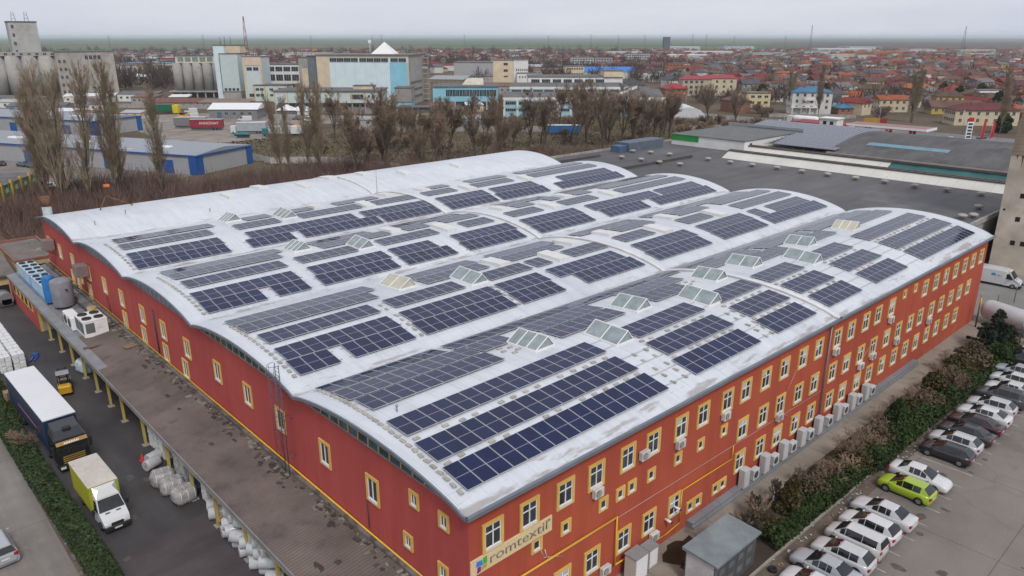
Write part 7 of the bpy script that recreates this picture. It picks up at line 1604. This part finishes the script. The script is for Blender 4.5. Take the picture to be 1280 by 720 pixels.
MB().add([(-.6, -.6, 10.05), (18, -.6, 10.05), (18, 12.6, 10.05), (-.6, 12.6, 10.05), (2, 6, 12), (16, 6, 12)], [(0, 1, 5, 4), (2, 3, 4, 5), (1, 2, 5), (3, 0, 4)]).add([(13.4, 1.4, 10.5), (34.6, 1.4, 10.5), (34.6, 14.6, 10.5), (13.4, 14.6, 10.5), (16, 8, 12.4), (32, 8, 12.4)], [(0, 1, 5, 4), (2, 3, 4, 5), (1, 2, 5), (3, 0, 4)]).build('roof', P('roof_crimson', (.28, .05, .06), .7, .1), t)
t = frame_thing('office_house', 'cream flat roofed office with two window rows left of the tanker truck', 'office', 120, 403); block(t, 0, 15, 0, 10, 0, 7, P('office_cream', (.56, .48, .28), .9, .08), FELT, .4); win_row(t, 4, 14.5, 3, 5.4, 1.9, 1.2); win_row(t, 4, 14.5, 3, 2.4, 1.9, 1.2); MB().box(-6, 0, -3, 8, 0, 3.4).build('shop_front', OFFW, t)
house('two storey house with bright red roof and red sunroom left of the beige apartments', F(93, 470), FR + .1, 14, 12, 5.2, 2.8, True, P('roof_bright_red', (.30, .035, .04), .7, .1), 5, order=False)
house('grey pyramid roofed house behind the stepped factory end', F(77, 520), FR + .3, 14, 14, 4, 4.6, True, 6, 3, order=False)
house('villa with bright orange pyramid roof in the middle of the town', F(237, 460), FR - .1, 14, 13, 6, 3.2, True, P('roof_bright_orange', (.38, .10, .02), .7, .1), 5, order=False)
t = frame_thing('white_villa', 'white cube villa with dark glass floor in the right of the town', 'villa', 266, 440); block(t, 0, 13, 0, 10, 0, 6, WHITE, FELT, .3); MB().box(.4, 12.6, -.05, 0, 3.4, 4.8).build('window', DKW, t); MB().box(.4, 12.6, -.06, 0, 1, 2.4).build('window', P('blue_band', (.06, .12, .3), .4), t)
t = frame_thing('white_hall', 'long white roofed hall beside the street behind the tree row', 'hall', 72, 345); MB().add([(0, 0, 0), (15, 0, 0), (15, 22, 0), (0, 22, 0)] + [(7.5 - 7.5 * cos(pi * k / 8), y, 4.6 * sin(pi * k / 8) + .4) for y in (0, 22) for k in range(9)], [tuple(range(4, 13))[::-1], tuple(range(13, 22))] + [(4 + k, 5 + k, 14 + k, 13 + k) for k in range(8)]).build('arched_roof', P('tarp_white', (.55, .56, .58), .6, .08), t); MB().box(0, 15, -.05, 22, 0, .4).build('base', GREYW, t)
t = frame_thing('yellow_fence', 'ochre and red painted yard fence beside the petrol canopy', 'fence', 148, 322); MB().box(0, 7, 0, .2, 0, 2.6).build('ochre_panel', P('fence_ochre', (.36, .2, .02), .8, .1), t); MB().box(7.05, 10, 0, .2, 0, 2.4).build('red_panel', P('fence_red', (.2, .03, .025), .8, .1), t)
KEEP = [(128, 158, 345, 385), (178, 214, 305, 338), (196, 228, 358, 384), (100, 142, 470, 502), (112, 140, 392, 416), (88, 110, 462, 488), (72, 94, 512, 540), (232, 256, 452, 478), (262, 284, 432, 454), (66, 90, 335, 370), (144, 162, 316, 328)]
def free(r, a): return not any(x0 - 9 < r < x1 + 4 and y0 - 11 < a < y1 + 6 for x0, x1, y0, y1 in KEEP)
def town_edge(a):
    P0 = ((340, .29), (480, .24), (670, .17), (900, .09), (1100, -.02), (1400, -.16), (1700, -.36), (2600, -.5))
    for (a0, k0), (a1, k1) in zip(P0[:-1], P0[1:]):
        if a0 <= a <= a1: return a * (k0 + (k1 - k0) * (a - a0) / (a1 - a0))
    return a * .4
spots = []
a = 338.0; row = 0
while a < 2100:
    stepa = 15 if row % 2 else 23; stepa *= 1 + max(0, a - 800) / 1500
    r = town_edge(a) + rh_.uniform(0, 12)
    while r < a * .82 + 25:
        x = rt.x * r + cos(HEAD) * a
        if x > 328 and free(r, a) and rh_.random() < (.84 if a < 900 else .62): spots.append((r + rh_.uniform(-2.5, 2.5), a + rh_.uniform(-3.5, 3.5)))
        r += rh_.uniform(13, 19) * (1 + max(0, a - 800) / 1600)
    a += stepa; row += 1
spots = [s for s in spots if -60 < project(F(s[0], s[1], 3))[0] < 1345]
far = MB(); FMAT = ROOFS + WALLS
HT = []
for i, (r, a) in enumerate(spots):
    ang = FR + rh_.choice((0, 0, .35, -.25, pi / 2, pi / 2 + .3)) + rh_.uniform(-.09, .09) + .25 * sin(r / 90) 
    w_, d = rh_.uniform(8, 14), rh_.uniform(7.5, 10.5); h = rh_.choice((2.9, 3.1, 3.3, 3.5, 5.6, 6.0)); rh2 = rh_.uniform(1.7, 3.2); hip = rh_.random() < .55
    ri = rh_.choices(range(8), RW)[0]; wi = rh_.choices(range(6), WW)[0]
    if i < 285:
        tall = 'two storey ' if h > 5 else ''
        house('%s%s house with %s %s roof in the town' % (tall, WNAME[wi], RNAME[ri], 'hipped' if hip else 'gabled'), F(r, a), ang, w_, d, h, rh2, hip, ri, wi, 2 if a < 520 else 1)
    else:
        wl, rf = house_geo(w_, d, h, rh2, hip); M = Matrix.Translation(F(r, a)) @ Matrix.Rotation(ang, 4, 'Z')
        o = len(far.v); far.add(wl.v, wl.f, 8 + wi); far.add(rf.v, rf.f, ri); far.xform(M, o)
struct(tag(far.build('distant_houses', FMAT), 'distant mass of small red and brown roofed houses towards the horizon', 'houses', 'houses of the town'), 'stuff')
print('houses', len(spots))
# bigger blocks of flats and sheds beyond
def far_block(lab, r, a, w_, d, h, wall, nfl=3, ncol=8, roof=FELT, name='apartment_block', cat='apartment block'):
    t = frame_thing(name, lab, cat, r, a, rz=rh_.uniform(-.1, .1)); block(t, 0, w_, 0, d, 0, h, wall, roof, .5)
    for s_ in range(nfl): win_row(t, .8, w_ - .8, ncol, h - 1.8 - s_ * (h - 1) / max(nfl, 1), min(2.2, .6 * w_ / ncol), 1.5)
FLAT = P('flat_white', (.46, .46, .45), .9, .1, .2); FLATG = P('flat_grey', (.36, .35, .35), .9, .12, .2)
far_block('greyish white apartment block behind the long blue roof, left one', 68, 900, 26, 12, 12.4, FLAT, 4, 8); far_block('greyish white apartment block behind the long blue roof, right one', 96, 905, 20, 12, 12, FLATG, 4, 6); far_block('pale long apartment block left of the orange brick house', 154, 1062, 32, 14, 13, FLAT, 4, 9)
far_block('orange brick house above the red roofs', 160, 800, 16, 12, 9, P('brick_orange', (.36, .13, .05), .9), 2, 4); far_block('white block with pale roof left end of the blue strip', 47, 690, 17, 14, 10, CREAMW, 2, 7)
t = frame_thing('blue_roofed_hall', 'long hall with vivid blue roof strip behind the works', 'hall', 64, 690); block(t, 0, 46, 0, 18, 0, 5.5, OFFW); MB().add([(-.5, -.5, 5.6), (46.5, -.5, 5.6), (46.5, 18.5, 9.4), (-.5, 18.5, 9.4)], [(0, 1, 2, 3)]).build('roof', P('roof_vivid_blue', (.03, .17, .52), .6, .06), t)
far_block('long low white building with dormers in front of the red roofs', 112, 640, 34, 12, 6, OFFW, 1, 7, ROOFS[5]); far_block('grey windowless storage hall right of the slab building', -52, 700, 62, 40, 13, P('store_grey', (.34, .345, .35), .7, .08), 0, 1); far_block('low grey storage hall in front of the windowless one', -34, 620, 70, 30, 5, P('store_beige', (.36, .34, .31), .8, .1), 0, 1)
far_block('dark tall slab standing on the horizon above the town', 385, 2000, 16, 16, 34, P('slab_dark', (.10, .105, .12), .8), 0, 1, name='tower_block', cat='tower block')
IND = [P('shed_roof_' + n_, c_, .6, .1) for n_, c_ in (('white', (.62, .63, .64)), ('grey', (.36, .37, .38)), ('teal', (.16, .28, .27)), ('orange', (.42, .13, .05)), ('blue', (.08, .18, .36)), ('beige', (.42, .37, .3)))]
k = 0
for r, a, w_, d, ci, h in ((250, 1250, 60, 40, 0, 7), (330, 1500, 90, 40, 0, 8), (430, 1400, 70, 50, 2, 7), (520, 1300, 50, 30, 3, 7), (640, 1500, 120, 40, 3, 8), (560, 1500, 110, 50, 2, 8), (480, 1180, 34, 26, 5, 9), (520, 1180, 26, 20, 5, 8), (760, 1300, 40, 30, 1, 8), (700, 1800, 120, 50, 0, 9), (860, 1700, 60, 40, 1, 9), (1050, 1600, 30, 20, 0, 18), (1100, 1600, 22, 20, 0, 20), (940, 1650, 70, 30, 5, 9), (180, 1500, 70, 40, 0, 7), (-20, 1700, 70, 40, 0, 7), (420, 2100, 80, 60, 0, 9), (900, 2100, 90, 70, 1, 9), (620, 2300, 90, 60, 4, 9), (-420, 1150, 60, 20, 0, 8), (-360, 1250, 70, 26, 5, 10), (-520, 1100, 40, 20, 0, 7), (-250, 1300, 80, 30, 1, 7), (-480, 900, 90, 24, 4, 6), (-330, 760, 60, 20, 0, 5), (-250, 640, 50, 18, 0, 4), (-190, 620, 40, 16, 1, 4)):
    k += 1; nm = ['white', 'grey', 'teal green', 'orange red', 'blue', 'beige'][ci]
    t = frame_thing('industrial_shed', 'distant flat %s shed beyond the houses' % nm, 'industrial shed', r, a, 'distant sheds', True, rh_.uniform(-.15, .15)); block(t, 0, w_, 0, d, 0, h, FLAT if ci != 3 else IND[3], IND[ci], .8)
    for q in range(int(w_ // 14)): link('window', pane(5, 1.2), t, (7 + q * 14, 0, h * .6))

# ---- fields to the horizon
FIELDC = [P('field_' + n_, c_, .95, .15, .004, fine=.03) for n_, c_ in (('winter_wheat', (.075, .115, .035)), ('plough', (.12, .09, .065)), ('stubble', (.16, .135, .085)), ('pasture', (.06, .085, .035)), ('wood', (.07, .058, .05)))]
def field(r0, r1, a0, a1, m, z): o = MB().add([F(r0, a0, z), F(r1, a0, z), F(r1 * a1 / a0, a1, z), F(r0 * a1 / a0, a1, z)], [(0, 1, 2, 3)]).build('field', FIELDC[m]); struct(o)
field(-3000, 700, 2200, 2900, 0, .5); field(-3600, -300, 2900, 3400, 1, .5); field(-300, 1400, 2900, 3600, 3, .5); field(-5000, 1200, 3650, 5200, 0, .6); field(1200, 5200, 3300, 5000, 4, .6); field(-7000, 0, 5200, 7000, 3, .7); field(0, 8000, 5200, 7500, 1, .7); field(-12000, 12000, 7600, 12000, 0, .9); field(-20000, 20000, 12000, 20000, 4, 1.2); field(-2600, -900, 1500, 2200, 2, .4)
# low sheds and stores filling the yards around the mills and silos
SW = [GREYW, OFFW, CREAMW, P('shed_wall_brown', (.23, .18, .15), .9, .15), P('shed_wall_blue', (.2, .3, .4), .8, .1)]; SR = [FELT, IND[0], IND[1], P('shed_roof_rust', (.17, .09, .065), .85, .2, .2), P('shed_roof_tin', (.27, .28, .29), .5, .15)]
SN = ['dark felt', 'white', 'grey', 'rusty brown', 'tin']; sh_ = random.Random(31)
for r, a, w_, d, h in ((-210, 425, 14, 8, 3.5), (-192, 432, 10, 7, 3), (-225, 440, 22, 9, 4), (-250, 430, 26, 8, 3.4), (-285, 420, 30, 9, 3.2), (-232, 408, 12, 8, 3), (-318, 430, 24, 9, 4), (-196, 408, 9, 6, 2.8), (-268, 398, 16, 7, 3), (-300, 392, 20, 8, 3.2), (-212, 385, 8, 6, 2.8),
    (-245, 372, 26, 8, 3), (-128, 418, 9, 7, 3.6), (-118, 398, 12, 8, 3.6), (-134, 372, 7, 5, 2.6), (-98, 350, 8, 5, 2.8), (-210, 350, 14, 6, 2.8), (-196, 338, 12, 6, 3), (-176, 345, 9, 5, 2.6), (-40, 372, 12, 8, 3.2), (-22, 378, 8, 6, 3), (8, 338, 14, 5, 2.8), (-20, 315, 8, 5, 3), (-34, 308, 6, 4, 2.6), (-66, 316, 9, 5, 2.6),
    (-230, 560, 30, 12, 5), (-190, 590, 40, 14, 5), (-260, 610, 44, 12, 5), (-150, 640, 50, 14, 5), (-120, 560, 30, 12, 5), (-320, 620, 30, 12, 5), (-360, 580, 40, 12, 5), (-210, 700, 60, 14, 5), (-300, 740, 50, 14, 6), (-60, 560, 26, 16, 6), (-30, 500, 30, 12, 5), (30, 500, 22, 10, 4), (44, 580, 26, 12, 5), (-20, 800, 50, 16, 6), (20, 740, 30, 12, 5)):
    i_, j_ = sh_.randrange(5), sh_.randrange(5)
    t = frame_thing('low_shed', 'low shed with %s roof in the works yards' % SN[j_], 'shed', r, a, 'low sheds of the works', True, sh_.uniform(-.25, .25)); block(t, 0, w_, 0, d, 0, h, SW[i_])
    up_ = h * .35; MB().add([(-.4, -.4, h + .03), (w_ + .4, -.4, h + .03), (w_ + .4, d + .4, h + up_), (-.4, d + .4, h + up_), (-.4, d + .4, h), (w_ + .4, d + .4, h)], [(0, 1, 2, 3), (0, 3, 4), (1, 5, 2)]).build('roof', SR[j_], t); win_row(t, .5, w_ - .5, max(1, int(w_ // 3.5)), h * .55, 1.3, 1.1)
for k, (pa, pb) in enumerate((((-205, 400), (-150, 392)), ((-300, 380), (-215, 372)), ((-110, 344), (-64, 336)))):
    p, q = F(*pa), F(*pb); panel_fence('concrete_fence', ['grey concrete fence in front of the round silos', 'grey concrete fence in front of the grain silos', 'grey concrete fence below the loading annex'][k], [(p.x, p.y), (q.x, q.y)], 2.2, FENC)
b = MB(); hr_ = random.Random(6)
for k in range(420):
    a = hr_.uniform(760, 1900); r = hr_.uniform(-.52 * a, town_edge(a)); wl, rf = house_geo(hr_.uniform(9, 20), hr_.uniform(8, 11), hr_.choice((3, 3.2, 6)), hr_.uniform(1.2, 2.8), hr_.random() < .5); M = Matrix.Translation(F(r, a)) @ Matrix.Rotation(hr_.uniform(0, 3), 4, 'Z'); o = len(b.v)
    b.add(wl.v, wl.f, 8 + hr_.choice((0, 0, 0, 1, 3))); b.add(rf.v, rf.f, hr_.choices(range(8), [12, 14, 3, 14, 6, 30, 10, 6])[0]); b.xform(M, o)
struct(tag(b.build('distant_houses', FMAT), 'thinly spread low houses and stores beyond the mills on the left', 'houses', 'houses of the town'), 'stuff')
sheet('scrub_field', [(84, 200), (100, 236), (190, 290), (285, 230), (285, 126), (108, 126), (60, 126), (40, 160)], .015, paving('scrub_ground', (.105, .083, .052), scale=.05, patch=((.085, .09, .04), .55, .04), rough=.95))
# pylons and masts
def pylon(r, a, h, lab, group=None, name='power_pylon', cat='pylon', m=None, w0=4.0, arms=True, order=True):
    t = frame_thing(name, lab, cat, r, a, group, order); b = MB(); th = .016 * h * .35
    for sx in (-1, 1): b.tube((sx * w0 / 2, 0, 0), (sx * .3, 0, h), th, n=4)
    for q in range(7): z0, z1 = h * q / 7, h * (q + 1) / 7; x0, x1 = (w0 / 2) * (1 - q / 7) + .3, (w0 / 2) * (1 - (q + 1) / 7) + .3; s_ = 1 if q % 2 else -1; b.tube((s_ * x0, 0, z0), (-s_ * x1, 0, z1), th * .7, n=3)
    if arms:
        for z in (.72, .84, .95): b.tube((-h * .13, 0, h * z), (h * .13, 0, h * z), th * .8, n=3)
    b.build('lattice', m or P('pylon_grey', (.13, .14, .16), .7), t)
    return t
for k, (r, a, h) in enumerate(((-560, 2200, 40), (-380, 2300, 40), (-820, 2100, 40), (-1020, 2000, 38), (-690, 2050, 36), (-150, 2500, 42), (240, 2400, 42), (330, 2450, 40), (420, 2500, 42), (560, 2450, 44), (640, 2600, 44), (120, 2600, 40), (760, 2700, 40), (900, 2600, 38), (-1400, 2300, 40), (-460, 2600, 40))): pylon(r, a, h, 'thin grey power pylon on the horizon', 'power pylons on the horizon')
pylon(-236, 700, 52, 'tall red and grey radio mast behind the mill', None, 'radio_mast', 'mast', P('mast_red', (.24, .09, .09), .6), 5, False, False); pylon(567, 1500, 56, 'slim radio mast above the middle of the town horizon', None, 'radio_mast', 'mast', None, 6, False, False); pylon(858, 1500, 54, 'lattice radio mast above the right of the town', None, 'radio_mast', 'mast', None, 8, False, False)

# ---- trees
def place(name, kind, H, rmin, spots_, lab, group, lv0=1, seeds=4):
    protos = []; tall = []
    for i, (x, y, h) in enumerate(spots_):
        if i < seeds:
            t = tree_thing(name, lab, (x, y, 0), kind, 300 + i * 7 + len(name), H, rmin, group, True, lv0); protos.append(t); hh = max(v.co.z for v in t.children[1].data.vertices); tall.append(hh); t.scale = (h / hh,) * 3; t.rotation_euler = (0, 0, i * 1.7)
        else:
            c = dup(protos[i % seeds], (x, y, 0), i * 1.3); q = h / tall[i % seeds]; c.scale = (q * (.92 if i % 2 else 1.06), q, q)
place('poplar_tree', 'poplar', 24.0, .015, [(37, 180, 26.5), (47, 178, 25), (55, 174, 21.5), (41, 176, 25), (35, 186, 23), (49.5, 183, 22), (87, 181, 18.5), (94, 180, 20.5), (96.5, 178, 21.5), (90.5, 184, 17)], 'tall bare poplar behind the white vault', 'bare poplars behind the factory')
place('poplar_tree', 'poplar', 24.0, .03, [(F(134.8, 373).x, F(134.8, 373).y, 18.3), (F(141, 353).x, F(141, 353).y, 19.2), (F(172, 329).x, F(172, 329).y, 20), (F(184.5, 288).x, F(184.5, 288).y, 20)], 'tall bare poplar beside the town street', 'street poplars', seeds=2)
place('bare_tree', 'spread', 15.0, .02, [(116, 176, 18.5), (138, 242, 15), (129, 177, 13.8), (139, 178, 16), (147, 175, 12), (205, 231, 12), (175, 180, 16), (214, 204, 15.5), (219, 200, 15.5), (196, 174, 18), (192, 163, 16.5), (198, 160, 17.5), (207, 163, 14.7), (217, 155, 16.6), (273, 176, 14), (289, 173, 12.5), (203, 170, 15), (185, 185, 13), (212, 158, 13.5), (225, 190, 12), (121, 186, 12), (232, 168, 12), (202, 155, 13), (107, 172, 11), (122, 168, 10), (133, 186, 12), (144, 168, 9), (154, 180, 12), (163, 176, 11), (168, 188, 13), (180, 178, 14), (186, 170, 13), (190, 176, 15), (200, 178, 13), (209, 176, 14), (214, 168, 13), (221, 162, 12), (227, 172, 12), (150, 216, 11), (172, 222, 12), (190, 228, 12), (236, 182, 11), (246, 176, 11), (99, 166, 14), (111, 184, 15), (126, 166, 13), (150, 168, 11), (133, 196, 13)], 'bare spreading tree in the scrub field', 'bare trees in the scrub field', 2, 5)
CROWN = []
rg = random.Random(14)
for k in range(4):                                                # low trees of the town gardens, one mesh per habit
    segs, m = make_tree('shrub', 500 + k, 2.4); tr, cw = tree_mesh(segs, 0, .045); CROWN.append(cw.mesh('bare_garden_tree', [TWIG]))
cnt = 0
for k in range(330):
    a = rg.uniform(335, 620); r = rg.uniform(town_edge(a) - 4, a * .8); p = F(r, a)
    if p.x < 322 or not free(r, a): continue
    o = link('garden_tree', CROWN[k % 4], None, p, rg.uniform(0, 6)); s_ = rg.uniform(1.1, 2.0); o.scale = (s_, s_, s_ * rg.uniform(.8, 1.2)); tag(o, 'bare brown garden tree between the houses', 'tree', 'bare garden trees', True); cnt += 1
for k, (r, a, s_) in enumerate(((190, 470, 1.5), (243, 420, 1.7), (262, 470, 1.5), (285, 470, 1.5), (176, 420, 1.3), (152, 470, 1.4), (250, 395, 1.6), (188, 292, 1.3))):
    t = frame_thing('evergreen_tree', 'dark round evergreen tree among the town houses' if k < 7 else 'dark evergreen beside the ruined tower', 'tree', r, a, 'evergreens in the town', k < 7); MB().tube((0, 0, 0), (0, 0, 3 * s_), .2).build('trunk', BARK, t); o = blob(1400, (0, 0), 2.1 * s_, 5.2 * s_, .34, IVY, t)
def clumps(pts, per, rad, hgt, blade, width, mat, name, lab, cat):
    """brushy far crowns: thin upright blades in fans"""
    n = len(pts) * per; P0 = np.repeat(np.array(pts), per, 0); sc = P0[:, 3:4] if P0.shape[1] > 3 else np.ones((n, 1))
    d = rng.normal(size=(n, 3)); d /= np.linalg.norm(d, axis=1)[:, None]; q = rng.random((n, 1)) ** .5
    C = P0[:, :3] + np.c_[d[:, :2] * rad * q, np.abs(d[:, 2:]) * hgt * .75 * q + hgt * .22] * sc
    dirn = d * .7; dirn[:, 2] = np.abs(dirn[:, 2]) + .5; dirn /= np.linalg.norm(dirn, axis=1)[:, None]
    sd = np.cross(dirn, rng.normal(size=(n, 3))); sd /= np.linalg.norm(sd, axis=1)[:, None] + 1e-9
    L = blade * (.6 + .8 * rng.random((n, 1))) * sc
    o = quads_object(name, C, sd * width * (.5 + rng.random((n, 1))) * sc, dirn * L, mat); struct(tag(o, lab, cat), 'stuff'); return o
pts = []
for k in range(2600):
    a = 420 + 1700 * rg.random() ** 1.25; r = rg.uniform(town_edge(a) - 10, a * .82 + 20); p = F(r, a); pts.append((p.x, p.y, 0, rg.uniform(.7, 1.4))) if p.x > 330 and free(r, a) else 0
clumps(pts, 30, 3.4, 6.5, 1.5, .13, P('far_twig', (.085, .06, .05), .95, .25, .02), 'distant_trees', 'hazy brown bare trees between the distant houses', 'trees')
pts = []
for k in range(900):                                              # woodland belts left of and behind the works
    z_ = rg.random()
    if z_ < .3: a, r = rg.uniform(520, 700), rg.uniform(-420, -120)
    elif z_ < .65: a, r = rg.gauss(1000, 90), rg.uniform(-760, 200)
    else: a, r = rg.gauss(1650, 180), rg.uniform(-1200, 300)
    p = F(r, a); pts.append((p.x, p.y, 0, rg.uniform(.9, 1.7)))
for k in range(200): p = F(rg.uniform(-30, 150), rg.uniform(590, 900)); pts.append((p.x, p.y, 0, rg.uniform(.8, 1.3)))
clumps(pts, 40, 4.2, 9, 2.0, .16, MATS['far_twig'], 'distant_wood', 'purple brown bare woodland belts behind the works', 'wood')
pts = []
for k in range(3600):
    x = rg.uniform(22, 178); y = rg.uniform(121, 200) if x < 62 else rg.uniform(123.5, 176 + (x - 62) * .12) if x < 112 else rg.uniform(124, 124 + 62 * rg.random() ** 1.3)
    if x > 62 and rg.random() < (x - 62) / 190: continue
    pts.append((x, y, 0, rg.uniform(.6, 1.4)))
clumps(pts, 62, 2.2, 4.2, .9, .022, TWIGR, 'thicket', 'dense red brown bare thicket behind the white vault', 'thicket')
n = 70000; C = np.c_[rng.uniform(98, 292, n), rng.uniform(124, 268, n), np.zeros(n)]
ok = (C[:, 1] < 232 + (C[:, 0] - 100) * .55) & ~((C[:, 0] > 200) & (C[:, 1] > 290 - (C[:, 0] - 200) * .75)); dens = .5 + .5 * np.sin(C[:, 0] * .11 + 2 * np.sin(C[:, 1] * .07)) * np.sin(C[:, 1] * .13 + 1); ok &= rng.random(n) < .25 + .75 * dens
C = C[ok]; n = len(C); hgt = rng.uniform(.15, .75, n); C[:, 2] = hgt * .8
U = np.c_[rng.normal(size=n) * .25, rng.normal(size=n) * .25, np.ones(n)] * hgt[:, None]; S = rng.normal(size=(n, 3)); S[:, 2] = 0; S /= np.linalg.norm(S, axis=1)[:, None]
struct(tag(quads_object('scrub', C, S * .05, U, P('scrub_twig', (.215, .165, .115), .95, .25, .06)), 'brown dead stalks and weeds standing across the scrub field', 'scrub'), 'stuff')
for k in range(90):
    x, y = rg.uniform(110, 285), rg.uniform(126, 235)
    if x > 200 and y > 275 - (x - 200) * .75: continue
    o = link('bare_bush', CROWN[k % 4], None, (x, y, 0), rg.uniform(0, 6)); s_ = rg.uniform(.8, 1.7); o.scale = (s_, s_, s_ * .85); tag(o, 'bare brown bush in the scrub field', 'bush', 'bare bushes in the scrub field', True)
n = 16000; C = np.c_[rng.uniform(95, 285, n), rng.uniform(126, 262, n), np.full(n, .16)]; A, B = rand_axes(rng, n, .26, .3); struct(tag(quads_object('rough_grass', C, A, B, leaf('field_grass', (.075, .07, .03), (.125, .105, .055))), 'matted olive and straw grass of the scrub field', 'grass'), 'stuff')

# ------------------------------------------------------------------ haze
hz = MB().box(-26000, 26000, -26000, 26000, -1.0, 57.0).build('haze', bpy.data.materials.new('haze_air')); struct(tag(hz, 'pale blue air haze lying over the whole plain', 'haze'), 'stuff')
hm = hz.data.materials[0]; hm.use_nodes = True; hn, hl = hm.node_tree.nodes, hm.node_tree.links; hn.clear()
ho = hn.new('ShaderNodeOutputMaterial'); hv = hn.new('ShaderNodeVolumePrincipled'); hv.inputs['Color'].default_value = (.80, .90, 1.0, 1); hv.inputs['Density'].default_value = 0.00008; hv.inputs['Anisotropy'].default_value = .2
hl.new(hv.outputs[0], ho.inputs['Volume'])
# ------------------------------------------------------------------ «which one of its row»
bpy.context.view_layer.update()
by = {}
for o in REPEAT: by.setdefault(o['label'], []).append(o)
for lab, L in by.items():
    if len(L) < 2: continue
    L.sort(key=lambda o: project(o.matrix_world.translation)[0])
    for i, o in enumerate(L): o['label'] = '%s, %s from left' % (lab, ordn(i + 1))
